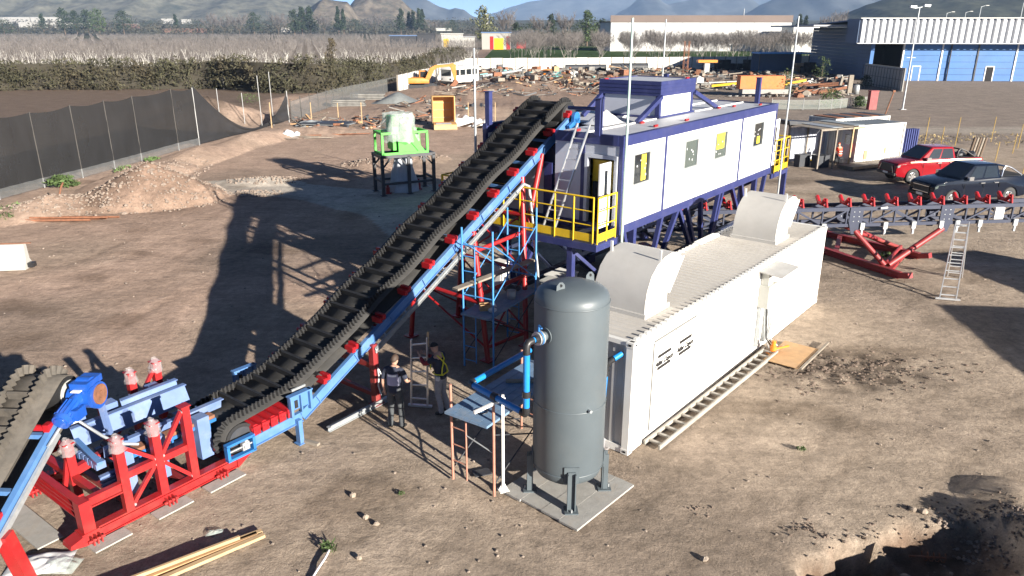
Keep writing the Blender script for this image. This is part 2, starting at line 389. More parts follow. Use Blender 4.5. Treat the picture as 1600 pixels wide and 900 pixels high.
def ground_mat():
    m = bpy.data.materials.new('earth'); m.use_nodes = True; t = m.node_tree; N = t.nodes; L = t.links; b = N['Principled BSDF']
    b.inputs['Roughness'].default_value = .95; b.inputs['Specular IOR Level'].default_value = .15
    at = N.new('ShaderNodeAttribute'); at.attribute_name = 'earth'
    tc = N.new('ShaderNodeTexCoord')
    def nz(sc, det, ro, st=None, rot=0):
        n = N.new('ShaderNodeTexNoise'); n.inputs['Scale'].default_value = sc; n.inputs['Detail'].default_value = det; n.inputs['Roughness'].default_value = ro
        if st:
            mp = N.new('ShaderNodeMapping'); mp.inputs['Scale'].default_value = st; mp.inputs['Rotation'].default_value = (0, 0, R(rot)); L.new(tc.outputs['Object'], mp.inputs[0]); L.new(mp.outputs[0], n.inputs[0])
        else: L.new(tc.outputs['Object'], n.inputs[0])
        return n.outputs[0]
    def rng(v, a, c, lo, hi):
        r = N.new('ShaderNodeMapRange'); r.inputs[1].default_value = a; r.inputs[2].default_value = c; r.inputs[3].default_value = lo; r.inputs[4].default_value = hi; L.new(v, r.inputs[0]); return r.outputs[0]
    def mul(x, y):
        r = N.new('ShaderNodeMath'); r.operation = 'MULTIPLY'; L.new(x, r.inputs[0]); L.new(y, r.inputs[1]); return r.outputs[0]
    f = mul(rng(nz(.55, 8, .7), .3, .7, .78, 1.2), rng(nz(4, 7, .78), .3, .7, .68, 1.28))
    f = mul(f, rng(nz(32, 4, .75), .3, .7, .86, 1.13)); f = mul(f, rng(nz(.8, 6, .7, None), .58, .70, 1, .74))
    f = mul(f, rng(nz(2.0, 6, .7, (.25, 1, 1), -38), .35, .65, .88, 1.1))       # wheel and blade marks
    f = mul(f, rng(nz(9, 4, .6), .68, .76, 1, .66))                             # dark clods
    f = mul(f, rng(nz(16, 3, .5, (.5, 1, 1), 20), .69, .74, 1, .55))
    vo = N.new('ShaderNodeTexVoronoi'); vo.inputs['Scale'].default_value = 7; L.new(tc.outputs['Object'], vo.inputs[0])
    peb = mul(rng(vo.outputs['Distance'], .06, .10, 1, 0), rng(nz(1.7, 4, .6), .5, .62, 0, 1))
    sc = N.new('ShaderNodeVectorMath'); sc.operation = 'SCALE'; L.new(at.outputs['Color'], sc.inputs[0]); L.new(f, sc.inputs[3])
    mx = N.new('ShaderNodeMix'); mx.data_type = 'RGBA'; L.new(peb, mx.inputs[0]); L.new(sc.outputs[0], mx.inputs[6]); mx.inputs[7].default_value = (.29, .24, .19, 1)
    L.new(mx.outputs[2], b.inputs['Base Color'])
    ad = N.new('ShaderNodeMath'); ad.operation = 'ADD'; L.new(rng(nz(6, 8, .78), 0, 1, 0, 1.5), ad.inputs[0]); L.new(rng(nz(2.0, 6, .7, (.25, 1, 1), -38), 0, 1, 0, .7), ad.inputs[1])
    a2 = N.new('ShaderNodeMath'); a2.operation = 'ADD'; L.new(ad.outputs[0], a2.inputs[0]); L.new(rng(peb, 0, 1, 0, .4), a2.inputs[1])
    bp = N.new('ShaderNodeBump'); bp.inputs['Strength'].default_value = .55; bp.inputs['Distance'].default_value = .09
    L.new(a2.outputs[0], bp.inputs['Height']); L.new(bp.outputs[0], b.inputs['Normal'])
    return m
m_earth = ground_mat()
go = struct('ground', gb, m_earth)
ca = go.data.color_attributes.new('earth', 'FLOAT_COLOR', 'POINT')
buf = []
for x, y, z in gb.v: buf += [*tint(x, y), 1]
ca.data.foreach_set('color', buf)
# ================================================================== hills
def hill_mat(name, c1, c2, sc, bump=.0):
    m = M(name, c1, .95, sc=sc, var=.6, dirt=.9, dcol=c2, spec=.1)
    return m
def hill(name, prof, D, thick, m, seed, rough=.12, nxs=110):
    b = MB(); ny = 26
    xs = [p[0] for p in prof]
    def crest(px):
        for (x0, y0), (x1, y1) in zip(prof, prof[1:]):
            if x0 <= px <= x1:
                t = (px-x0)/(x1-x0); t = t*t*(3-2*t)*.5+t*.5; return y0+(y1-y0)*t
        return prof[-1][1]
    def fn(u, v):
        px = xs[0]+(xs[-1]-xs[0])*u; X = (px-800)/1158.6*D*.9443
        zc = CAM_H+(46.57-crest(px))/1158.6*D*1.06
        t = v*2-1; Y = D+t*thick
        prof_ = max(0, 1-abs(t))**(.9 if t < 0 else .8)
        n = noise.fractal((X/thick*2.2+seed, Y/thick*2.2, seed*.3), 1.0, 2.1, 6)
        rid = abs(noise.noise((X/thick*3.1+seed, t*.8, 4)))
        z = zc*prof_*(1+rough*n*min(1, (1-abs(t))*3)*(.25 if abs(t) < .04 else 1))-zc*.22*rid*math.sin(math.pi*min(1, 1-abs(t)))*(1 if abs(t) > .05 else .1)
        return (X, Y, z-4*(abs(t)))
    b.surf(nxs, ny, fn)
    return struct(name, b, m)
mh1 = hill_mat('scrub_hillside', (.11, .105, .078), (.036, .042, .030), .03)
mh2 = hill_mat('dry_hillside', (.12, .10, .075), (.045, .052, .034), .05)
mh3 = hill_mat('far_mountain_rock', (.07, .074, .075), (.035, .042, .045), .006)
mh4 = hill_mat('dark_hillside', (.055, .058, .04), (.022, .028, .018), .05)
hill('hill', [(-420,-40),(-100,-60),(150,-42),(330,-22),(430,-8),(500,6),(560,30),(620,44),(660,50)], 2600, 520, mh1, 3)
hill('hill', [(440,44),(480,20),(510,6),(545,10),(570,40),(590,50)], 1900, 200, mh2, 9)
hill('hill', [(520,46),(540,22),(562,4),(585,-2),(605,-1),(625,6),(648,22),(668,34),(700,46)], 2100, 260, mh2, 17)
hill('mountain', [(560,10),(600,-6),(632,3),(665,7),(690,17),(703,20),(712,18),(724,20),(740,29),(765,38),(800,46)], 4700, 800, mh3, 5)
hill('mountain', [(690,40),(740,33),(775,24),(800,16),(830,9),(868,5),(900,8),(960,2),(1010,-2),(1060,-4),(1120,-2),(1200,4),(1260,10),(1330,6),(1400,-6),(1500,-10)], 7600, 1000, mh3, 23, .1)
hill('mountain', [(900,46),(945,34),(975,20),(1000,4),(1018,2),(1040,14),(1062,10),(1085,6),(1105,1),(1135,-2),(1160,2),(1185,16),(1215,30),(1260,44)], 5600, 800, mh3, 31)
hill('mountain', [(1120,42),(1160,26),(1190,12),(1225,-4),(1260,-18),(1310,-20),(1360,-8),(1410,10),(1460,36)], 4200, 650, mh3, 41)
hill('hill', [(1240,46),(1290,36),(1320,27),(1350,13),(1390,2),(1440,-8),(1520,-24),(1640,-40),(1900,-44)], 1500, 330, mh4, 47)
# the plain rises gently far away
def fz(D): return max(0., D-1000.)*.026
rb = MB(); rb.surf(60, 30, lambda u, v: (-2400+4800*u, 900+v*1500, (fz(900+v*1500)-.3)*(1-.0*u)+3*noise.noise((u*14, v*6, 2))*v))
struct('foothill', rb, M('far_fields', (.075, .075, .048), .95, var=.5, sc=.012, dirt=.6, dcol=(.045, .05, .032), spec=.1))
# ================================================================== haze: even, pale air round the whole scene
hz = MB().bx(-7000, 7000, -200, 8900, -3, 430)
hm = bpy.data.materials.new('haze_air'); hm.use_nodes = True; N = hm.node_tree.nodes
N.remove(N['Principled BSDF']); pv = N.new('ShaderNodeVolumePrincipled'); pv.inputs['Color'].default_value = (.42, .63, 1, 1)
pv.inputs['Density'].default_value = .000085; pv.inputs['Anisotropy'].default_value = .0
hm.node_tree.links.new(pv.outputs[0], N['Material Output'].inputs['Volume'])
hzo = hz.build('haze', hm, kind='stuff')
# ================================================================== frames of the big pieces
CV = Frame((-4.56, 14.51), 52.3)      # long conveyor
KB = Frame((2.97, 19.94), 52.3)       # cabin on stilts
CT = Frame((2.459, 13.74), 50.84)     # white machine container
SK = Frame((-7.4, 10.88), 53.9)       # red hopper skid
# ================================================================== sidewall conveyor
def resample(pts, step):
    out = [Vector(pts[0])]; acc = 0
    for a, b in zip(pts, pts[1:]):
        a, b = Vector(a), Vector(b); L = (b-a).length; t = step-acc
        while t <= L: out.append(a+(b-a)*(t/L)); t += step
        acc = L-(t-step)
    return out
def belt_path(line, r_head, r_tail):      # line: list of (x, z) of the carrying run from tail to head
    a, b = Vector(line[0]), Vector(line[1]); d = (b-a).normalized(); n = Vector((-d.y, d.x))
    ct = a-n*r_tail; tail = [ct+Vector((math.cos(t), math.sin(t)))*r_tail for t in [math.atan2(n.y, n.x)+math.pi*k/10 for k in range(11)]]
    a, b = Vector(line[-2]), Vector(line[-1]); d = (b-a).normalized(); n = Vector((-d.y, d.x))
    ch = b-n*r_head; head = [ch+Vector((math.cos(t), math.sin(t)))*r_head for t in [math.atan2(n.y, n.x)-math.pi*k/10 for k in range(11)]]
    return tail, head, ct, ch
def sidewall(mb, P, Nn, y, h, wave, amp, th):
    # P: points (x, z) along the run with normals Nn, corrugated rubber wall standing on the belt
    V = []; F = []; n = len(P)
    for i, (p, q) in enumerate(zip(P, Nn)):
        ph = i % 4; o = amp*(-1, 1, 1, -1)[ph]
        hh = h*(1 if True else 1)
        for yy in (y+o-th, y+o+th):
            V.append((p.x, yy, p.y)); V.append((p.x+q.x*hh, yy, p.y+q.y*hh))
    for i in range(n-1):
        a, b = i*4, i*4+4
        F += [(a, b, b+1, a+1), (a+3, b+3, b+2, a+2), (a+1, b+1, b+3, a+3)]
    mb.add(V, F)
def normals(P):
    r = []
    for i in range(len(P)):
        d = (P[min(i+1, len(P)-1)]-P[max(i-1, 0)]).normalized(); r.append(Vector((-d.y, d.x)))
    return r
def conveyor_belt(root, line, rh, rt, y0, y1, ys, h, cleat_step, mb_belt, mb_wall, mb_cleat, drum_m, wave=.034, ch_=.12):
    tail, head, ct, ch = belt_path(line, rh, rt)
    top = [Vector(p) for p in line]
    loop = list(reversed(tail))+top[1:-1]+head; loop.append(loop[0])
    b = MB(); V = []
    for p, q in zip(loop, normals(loop)):
        V += [(p.x, y0, p.y), (p.x, y1, p.y), (p.x-q.x*.02, y0, p.y-q.y*.02), (p.x-q.x*.02, y1, p.y-q.y*.02)]
    n = len(loop); F = []
    for i in range(n-1):
        a = i*4; c = a+4; F += [(a, a+1, c+1, c), (a+2, c+2, c+3, a+3), (a, c, c+2, a+2), (a+1, a+3, c+3, c+1)]
    b.add(V, F, True); b.build('belt', mb_belt if mb_belt is not m_rub else m_beltf, root)
    fwd = list(reversed(tail))[4:]+top[1:-1]+head[:8]
    P = resample(fwd, wave); Nn = normals(P)
    for y in ys:
        w = MB(); sidewall(w, P, Nn, y, h, wave, .026, .007); w.build('sidewall', mb_wall, root)
    P2 = resample(top, cleat_step); N2 = normals(P2)
    for p, q in list(zip(P2, N2))[1:]:
        c = MB(); d = Vector((q.y, -q.x))
        poly = [(-.05, 0), (.06, 0), (.025, ch_*.8), (.045, ch_*.9), (.03, ch_), (-.02, ch_)]
        c.prism(poly, lambda u, v, a: (p.x+d.x*u+q.x*v, a, p.y+d.y*u+q.y*v), ys[0]+.05, ys[1]-.05); c.build('cleat', mb_cleat, root)
    for nm, cc, r in (('tail_drum', ct, rt-.02), ('head_drum', ch, rh-.02)):
        t = MB().tube((cc.x, y0-.02, cc.y), (cc.x, y1+.02, cc.y), r, 24); d = t.build(nm, m_rub, root); MB().tube((cc.x, y0-.035, cc.y), (cc.x, y0-.021, cc.y), r*.8, 20).build('drum_disc', drum_m, d)
        MB().tube((cc.x, y0-.22, cc.y), (cc.x, y1+.22, cc.y), .05, 10).build('shaft', m_galv, d)
    return ct, ch
conv = thing('belt_conveyor', 'long black cleated sidewall belt conveyor on light blue frame climbing to the cabin roof', 'conveyor', CV.w(0, 0, 0), CV.az)
def zr(x): return .50+.05*(x+1.9) if x < -.1 else .59+.5236*(x+.1)
def zb(x):
    l1 = .98+.06*(x+1.5); l2 = 1.08+.5236*(x+.1); k = .28
    return max(l1, l2)+k*math.log(1+math.exp(-abs(l1-l2)/k))*.55
line = []
x = -1.55
while x < 10.35:
    sag = .04*math.sin(x*2*math.pi/2.1)*min(1, max(0, (x-.6)/1.5))*(1 if x < 9.6 else 0)
    line.append((x, zb(x)+sag)); x += .25
YB0, YB1 = .12, 1.66
ct, ch = conveyor_belt(conv, line, .42, .36, YB0, YB1, (.28, 1.42), .145, .43, m_rub, m_rub, m_rub, m_char, .024)
for y, lab in ((-.02, None), (1.92, None)):
    f = MB()
    f.ibeam((-1.32, y, zr(-1.32)), (-.1, y, zr(-.1)), .10, .24, .018); f.ibeam((-.1, y, zr(-.1)), (10.2, y, zr(10.2)), .10, .25, .018)
    fr = f.build('side_frame', m_lblue, conv)
    s = MB()
    for k in range(9):
        xx = .35+k*1.15; s.bar((xx-.06, y, zr(xx)+.11), (xx+.06, y, zr(xx)-.11), .115, .02, (1, 0, .5))
    s.each('stiffener_rib', m_lblue, fr)
for k in range(11):
    xx = .3+k*1.0; MB().bar((xx, 0, zr(xx)-.02), (xx, 1.9, zr(xx)-.02), .08, .07).build('cross_member', m_lblue, conv)
for k in range(12):
    xx = .62+k*.868; z = zr(xx)+.24
    i = MB().tube((xx, .2, z+.02), (xx, 1.7, z+.02), .055, 10)
    r = i.build('idler_roller', m_blk, conv)
    for y in (.06, 1.84):
        q = MB()
        for dx in (-.06, .06):
            q.box((xx+dx*.9, y, z+dx*.5), (.09, .26, .13)); q.tube((xx+dx*.9, y-.15, z+dx*.5+.02), (xx+dx*.9, y+.15, z+dx*.5+.02), .045, 8)
        q.box((xx, y, z-.07), (.18, .10, .08)); q.build('bracket', m_roller, r)
for k in range(5):
    xx = -1.22+k*.21; z = zr(xx)+.24
    r = MB().tube((xx, 0, z), (xx, 1.9, z), .095, 14).build('impact_roller', m_roller, conv)
    for y in (-.02, 1.92): MB().box((xx, y, z-.03), (.16, .06, .2)).tube((xx-.03, y-.05, z), (xx-.03, y+.05, z), .022, 6).tube((xx+.04, y-.05, z-.03), (xx+.04, y+.05, z-.03), .022, 6).build('bracket', m_roller, r)
for k in range(5):
    xx = .9+k*1.6; z = zr(xx)-.16
    MB().tube((xx, .0, z), (xx, 1.9, z), .05, 8).build('return_roller', m_roller, conv)
# take-up frame round the tail drum
for y in (-.08, 1.98):
    t = MB(); x0, x1, z0, z1 = -1.98, -1.34, .40, .73
    t.bar((x0, y, z0), (x1, y, z0), .12, .05); t.bar((x0, y, z1), (x1, y, z1), .12, .05); t.bar((x0+.03, y, z0), (x0+.03, y, z1), .12, .06); t.bar((x1-.03, y, z0), (x1-.03, y, z1), .12, .06)
    tk = t.build('take_up_frame', m_bblue, conv)
    MB().tube((-1.9, y, .56), (-1.4, y, .56), .022, 6).box((-1.55, y, .565), (.16, .09, .17)).tube((-1.55, y-.08, .565), (-1.55, y+.08, .565), .06, 10).build('bearing', m_galv, tk)
    hp = MB(); hp.bx(-.42, .10, y+.02, y+.05, .82, 1.16); hp.bx(-.42, -.36, y-.06, y+.06, .70, 1.18); hp.bx(.08, .14, y-.06, y+.06, .72, 1.20); hp.bx(-.44, .16, y-.07, y+.07, 1.17, 1.20); hp.bx(-.15, -.12, y-.05, y+.02, .74, 1.16)
    o = hp.build('hold_down_plate', m_lblue, conv); MB().bx(-.28, -.20, y-.0, y+.015, .86, 1.04).build('slot', m_dark, o)
    MB().bar((-.24, y, 0), (-.24, y, zr(-.24)), .14, .10).bx(-.34, -.14, y-.1, y+.1, 0, .02).build('leg', m_lblue, conv)
MB().bx(-.20, .16, YB0-.02, YB0+.02, 1.13, 1.22).build('scraper_plate', m_galv, conv)
# red posts
for y in (-.05, 1.95):
    MB().bar((2.02, y, 0), (2.02, y, zr(2.02)-.12), .16, .16).bx(1.88, 2.16, y-.14, y+.14, 0, .03).build('leg', m_dred, conv)
MB().bar((2.02, -.05, 1.02), (2.02, 1.95, 1.02), .12, .14).bar((2.02, -.05, .25), (2.02, 1.95, .25), .1, .1).each('cross_tie', m_dred, conv)
# red tower below the upper half
T = {}
for x, y, x2, y2 in ((7.05,-.83,7.9,-.02), (7.62,2.3,7.75,1.92), (5.6,-.6,5.75,-.02), (5.55,2.3,5.65,1.92)):
    MB().tube((x, y, 0), (x2, y2, zr(x2)-.12), .075, 10).bx(x-.16, x+.16, y-.16, y+.16, 0, .03).build('tower_leg', m_red, conv)
MB().tube((7.55, -.3, 2.6), (8.85, -.02, zr(8.85)-.1), .085, 10).build('tower_strut', m_red, conv)
MB().tube((7.7, 1.6, 2.6), (8.85, 1.92, zr(8.85)-.1), .085, 10).build('tower_strut', m_red, conv)
def tl(i, t):
    a, b, c, d = ((7.05,-.83,7.9,-.02), (7.62,2.3,7.75,1.92), (5.6,-.6,5.75,-.02), (5.55,2.3,5.65,1.92))[i]
    return Vector((a+(c-a)*t, b+(d-b)*t, (zr(c)-.12)*t))
for p, q, r in ((tl(0,.45),tl(1,.45),.06), (tl(2,.45),tl(3,.5),.06), (tl(0,.42),tl(2,.52),.06), (tl(1,.42),tl(3,.52),.06), (tl(0,.78),tl(1,.78),.07), (tl(2,.85),tl(0,.68),.06), (tl(0,.08),tl(1,.08),.05), (tl(0,.08),tl(2,.1),.05)):
    MB().tube(p, q, r, 8).build('tower_tie', m_red, conv)
for p, q in ((tl(0,.45),tl(1,.78)), (tl(1,.45),tl(0,.78)), (tl(2,.1),tl(3,.48)), (tl(0,.1),tl(1,.43)), (tl(1,.1),tl(3,.5)), (tl(2,.1),tl(0,.44))):
    MB().tube(p, q, .03, 6).build('tower_brace', m_red, conv)
# cable tray under the near rail, ending in a bend
tr = MB()
for dz, dy in ((-.20, -.16), (-.30, -.16)): tr.bar((2.0, dy, zr(2.0)+dz), (7.6, dy, zr(7.6)+dz), .03, .05)
tr.bar((2.0, -.17, zr(2.0)-.25), (7.6, -.17, zr(7.6)-.25), .01, .13)
for k in range(8): xx = 2.4+k*.7; tr.bar((xx, -.02, zr(xx)-.14), (xx, -.2, zr(xx)-.30), .03, .03)
tr.path([(7.4, -.19, zr(7.4)-.2), (7.7, -.22, zr(7.7)-.16), (7.9, -.25, zr(7.8)-.3), (7.95, -.3, 3.9), (7.9, -.6, 2.0), (7.85, -.7, .4)], .05, 8)
tr.build('cable_tray', m_galv, conv)
# head end: bearing stand and cover
for y in (-.14, 2.04):
    h = MB().tube((ch.x, y-.05, ch.y), (ch.x, y+.05, ch.y), .16, 14).box((ch.x, y, ch.y-.10), (.34, .10, .14)).bar((ch.x-.1, y, ch.y-.15), (10.0, y, zr(10.0)-.05), .10, .12).bar((ch.x+.02, y, ch.y-.15), (ch.x-.02, y, ch.y-.80), .14, .10).bar((ch.x+.3, y, ch.y-.7), (ch.x, y, ch.y-.2), .06, .06).bx(ch.x-.2, ch.x+.3, y-.07, y+.07, ch.y-.74, ch.y-.70)
    h.build('head_bearing', m_bblue, conv)
MB().tube((10.0, .2, zr(10)-.05), (10.0, 1.2, zr(10)-.05), .15, 16).build('snub_drum', m_dark, conv)
w = MB()
for k in range(2):
    MB().bar((.55+k*1.7, -.28, zr(.55+k*1.7)-.24), (1.25+k*1.7, -.28, zr(1.25+k*1.7)-.24), .02, .02)
# ================================================================== red hopper skid with pale blue skirt boards
sk = thing('hopper_skid', 'red steel skid frame with wrapped posts and pale blue skirt boards feeding the long conveyor', 'hopper frame', SK.w(0, 0, 0), SK.az)
for y, x0 in ((.12, -.05), (2.55, .05)):
    r = MB(); r.ibeam((x0, y, .13), (2.95, y, .13), .18, .24, .03); r.bx(x0, 2.95, y-.09, y+.09, .06, .20)
    r.prism([(x0, .02), (x0, .25), (x0-.30, .17), (x0-.32, .10)], lambda u, v, a: (u, a, v), y-.15, y+.15)
    r.prism([(2.95, .02), (2.95, .25), (3.30, .34), (3.34, .24)], lambda u, v, a: (u, a, v), y-.13, y+.13)
    sr = r.build('skid_runner', m_red, sk)
    for xx in (.05, 1.45, 2.55):
        q = MB()
        for d in (-.07, 0, .07): q.bx(xx+d-.012, xx+d+.012, y-.26, y-.09, .02, .17)
        q.tube((xx-.14, y-.19, .10), (xx+.14, y-.19, .10), .03, 8); q.build('anchor_lug', m_red, sr)
for y in (-.12, 2.8):
    pass
post = [(.75,.1,1.70,0), (1.42,.1,1.72,1), (2.06,.1,1.80,2), (1.62,2.5,1.72,0), (2.28,2.5,1.74,0), (2.84,2.5,1.78,3), (.36,1.2,1.42,0)]
for x, y, zt, kind in post:
    p = MB().bar((x, y, .24), (x, y, zt), .15, .15).bx(x-.1, x+.1, y-.1, y+.1, zt, zt+.02)
    po = p.build('post', m_red, sk)
    if kind != 2:      # crumpled plastic wrap tied over the post head
        rn = random.Random(int(x*100)+int(y*10)); q = MB()
        def fw(u, v, x=x, y=y, zt=zt, rn=rn):
            a = u*2*math.pi; rr = (.105+.03*(1-v))*(1+.45*noise.noise((math.cos(a)*2+x, math.sin(a)*2+y, v*4)))*(1 if v < .85 else .55)
            return (x+math.cos(a)*rr, y+math.sin(a)*rr, zt-.22+.32*v+.03*noise.noise((u*9, v*9, x)))
        q.surf(16, 8, fw); q.build('plastic_wrap', m_wrap, po)
r = MB()
for (a, b) in (((.75,.1,.95), (2.06,.1,.95)),): r.bar(a, b, .12, .13)
r.build('rail', m_red, sk)
for a, b in (((.78,.1,1.55),(1.36,.1,1.02)), ((1.5,.1,1.02),(2.0,.1,1.72)), ((.84,.1,.32),(1.36,.1,.90)), ((1.48,.1,.90),(2.0,.1,.32)), ((2.28,2.5,.9),(2.78,2.5,1.62)), ((.36,1.2,1.3),(.15,1.25,.35)), ((1.62,2.5,.3),(2.2,2.5,.9))):
    br = MB().bar(a, b, .07, .07, (0, 1, 0)).build('brace', m_red, sk)
    q = MB()
    for c in (a, b):
        q.tube((c[0], c[1]-.07, c[2]), (c[0], c[1]+.07, c[2]), .028, 6)
    q.build('bolt', m_galv, br, kind='stuff')
MB().bar((1.62,2.5,.95), (2.84,2.5,.95), .12, .13).build('rail', m_red, sk)
# end beams and corner posts
for z in (.78, .56): MB().ibeam((-.03, .0, z), (-.03, 2.7, z), .12, .15, .025).build('end_beam', m_red, sk)
for y in (.1, 2.55):
    MB().bar((.0, y, .24), (.0, y, .86), .24, .2).bx(-.15, .15, y-.14, y+.14, .24, .27).build('corner_post', m_red, sk)
    MB().ibeam((.08, y, .76), (.72, y, .76), .12, .2, .025).build('edge_beam', m_red, sk)
MB().bar((.36, 1.2, .82), (.98, 1.2, .92), .12, .16).bar((.36, .1, .72), (.36, 2.5, .72), .12, .12).each('inner_beam', m_red, sk)
for xx in (.9, 1.9, 2.9): MB().bar((xx, .12, .18), (xx, 2.55, .18), .12, .10).build('floor_beam', m_dred, sk)
# skirt boards
def board(y, x0, x1, z0, z1, lean, nm='skirt_board'):
    b = MB(); b.prism([(y, z0), (y+.02, z0), (y+.02+lean, z1), (y+lean, z1)], lambda u, v, a: (a, u, v), x0, x1)
    b.bx(x0, x1, y+lean-.09, y+lean+.03, z1, z1+.02)
    o = b.build(nm, m_pblue, sk)
    q = MB()
    k = x0+.25
    while k < x1: q.prism([(y+.022, z0), (y+.022+lean, z1), (y+.13+lean, z1), (y+.06, z0)], lambda u, v, a: (a, u, v), k-.012, k+.012); k += .42
    q.each('rib', m_pblue, o)
board(1.66, .70, 3.05, .98, 1.36, .16); board(1.90, 1.75, 2.95, 1.34, 1.48, .05); board(.78, .78, 3.22, 1.06, 1.28, -.05)
for xx in (.98, 1.62, 2.55):
    MB().bx(xx-.13, xx+.13, .36, .40, .34, 1.22).bx(xx-.13, xx-.11, .40, .62, .34, 1.22).bx(xx+.11, xx+.13, .40, .62, .34, 1.22).bx(xx-.13, xx+.13, .36, .62, 1.221, 1.24).build('skirt_post', m_pblue, sk)
    MB().bx(xx-.12, xx+.12, 2.05, 2.3, 1.22, 1.44).build('wear_box', m_pblue, sk)
for xx in (1.3, 1.95, 2.3, 2.75):
    MB().bx(xx-.15, xx+.15, .48, .66, .98, 1.05).bx(xx-.02, xx+.02, .5, .55, .8, 1.0).build('skirt_bracket', m_bblue, sk)
    MB().bx(xx-.14, xx+.14, .5, .7, 1.05, 1.12).build('rubber_block', m_rust, sk)
MB().ibeam((.62, .72, .62), (1.02, .72, .62), .16, .2, .02).build('channel_piece', m_pblue, sk)
for k in range(5):
    yy = .82+k*.16; MB().bx(.60, .78, yy-.055, yy+.055, .88, 1.02).build('impact_bar', m_pblue, sk)
MB().bar((.62, .62, 1.08), (.72, 1.72, 1.14), .10, .06).build('front_lip', m_lblue, sk)
for k in range(8):
    xx = .9+k*.28; MB().tube((xx, .8, .84), (xx, 1.7, .84), .07, 10).build('idler_roller', m_blk, sk)
for y in (.7, 1.75): MB().ibeam((.6, y, .70), (3.1, y, .70), .1, .16, .02).build('inner_rail', m_pblue, sk)
MB().bx(3.0, 3.25, .36, .40, .36, .60).bx(3.0, 3.3, .3, .5, .60, .66).tube((2.95, .42, .68), (3.4, .42, .72), .05, 10).build('chute_lip', m_pblue, sk)
MB().bx(2.95, 2.99, .12, .5, .3, .75).build('tie_plate', m_red, sk)
for i, (x0, x1, y0, y1) in enumerate(((-.1,.55,-.22,-.02), (1.05,1.75,-.22,-.02), (2.1,2.9,-.24,-.04), (-.65,-.22,.7,2.2))):
    one('concrete_plank', MB().bx(x0, x1, y0-.1, y1, 0, .03), m_conc, ['grey packing slab under the front corner of the red skid', 'grey packing slab under the middle foot of the red skid', 'grey packing slab under the far foot of the red skid', 'large grey slab lying flat left of the red skid'][i], 'slab', SK.w(0, 0, .005), SK.az)
# ================================================================== left conveyor, cut by the photo edge
LF = Frame((-8.1, 9.9), 87)
lc = thing('belt_conveyor', 'dusty black cleated belt conveyor at the left edge with blue gearmotor at its head', 'conveyor', LF.w(0, 0, 0), LF.az)
def lz(x): return 1.20+.515*x
line2 = [(x*.3-3.0, lz(x*.3-3.0)+.32) for x in range(0, 18)]
ct2, ch2 = conveyor_belt(lc, line2, .34, .3, .12, 1.12, (.40, .92), .17, .36, m_rubd, m_rubd, m_rubd, m_beige, .03)
for y in (0, 1.24):
    MB().bar((-3.2, y, lz(-3.2)), (1.75, y, lz(1.75)), .10, .16).build('side_frame', m_lblue, lc)
for k in range(5): xx = -2.4+k*.95; MB().bar((xx, 0, lz(xx)), (xx, 1.24, lz(xx)), .10, .08).build('cross_member', m_lblue, lc)
for xx in (-1.7, -.05, 1.45):
    r = MB().tube((xx, .02, lz(xx)+.10), (xx, 1.22, lz(xx)+.10), .06, 10).build('idler_roller', m_roller, lc)
    MB().box((xx, .02, lz(xx)+.12), (.14, .1, .14)).box((xx, 1.22, lz(xx)+.12), (.14, .1, .14)).each('bracket', m_roller, r)
MB().bar((-3.2, -.10, lz(-3.2)-.06), (1.5, -.10, lz(1.5)-.06), .05, .10).path([(1.2, -.1, lz(1.2)+.02), (1.55, -.1, lz(1.5)+.02), (1.8, -.3, 2.0), (1.75, -.7, 1.75), (1.7, -1.0, 1.62), (1.9, -1.25, 1.5)], .03, 6).build('cable_tray', m_galv, lc)
lp = G(52, 905); ll = LF.l(lp)
MB().bar((-.15, -.1, lz(-.15)-.05), (ll.x-.1, ll.y, 0), .20, .20).bar((-.15, 1.3, lz(-.15)-.05), (ll.x-.1, 2.0, 0), .2, .2).each('leg', m_red, lc)
MB().bar((-.9, -.02, .50), (-.9, 1.3, .5), .14, .14).build('leg_tie', m_red, lc)
# gear motor on the head shaft
gm = MB(); hx, hzz = ch2.x, ch2.y
gm.tube((hx-.10, -.02, hzz), (hx-.10, -.42, hzz), .20, 18); gm.box((hx, -.24, hzz+.04), (.42, .30, .40)); gm.tube((hx, -.12, hzz+.2), (hx, -.36, hzz+.2), .14, 14)
gm.bx(hx-.22, hx+.26, -.40, -.08, hzz+.18, hzz+.30); gm.tube((hx+.05, -.43, hzz-.04), (hx+.05, -.37, hzz-.04), .25, 20)
g_ = gm.build('gearbox', m_motor, lc)
MB().lathe([(0, -.455), (.11, -.455), (.12, -.44), (.21, -.44), (.21, -.43)], 18, (hx+.05, 0, hzz-.04), 'y').build('flange', m_rust, g_) if False else MB().tube((hx+.05, -.46, hzz-.02), (hx+.05, -.431, hzz-.02), .19, 18).tube((hx+.05, -.475, hzz-.02), (hx+.05, -.461, hzz-.02), .07, 10).build('flange', m_rust, g_)
mo = MB(); c0 = Vector((hx-.15, -.22, hzz+.05)); c1 = Vector((hx-.78, -.20, hzz-.16))
mo.tube(c0, c0.lerp(c1, .35), .13, 16); mo.tube(c0.lerp(c1, .35), c0.lerp(c1, .9), .155, 18); mo.tube(c0.lerp(c1, .88), c1, .165, 18, .15); mo.tube(c1, c1+(c1-c0)*.03, .11, 12)
mo.box(c0.lerp(c1, .6)+Vector((0, -.17, -.02)), (.26, .12, .2)); m__ = mo.build('motor', m_motor, lc)
q = MB()
for k in range(16):
    a = 2*math.pi*k/16; d = (c1-c0).normalized(); s_ = d.cross(Vector((0, 1, 0))).normalized(); o = (s_*math.cos(a)+Vector((0, 1, 0))*math.sin(a))*.16
    q.bar(c0.lerp(c1, .37)+o, c0.lerp(c1, .86)+o, .012, .03, o)
q.each('cooling_fin', m_motor, m__)
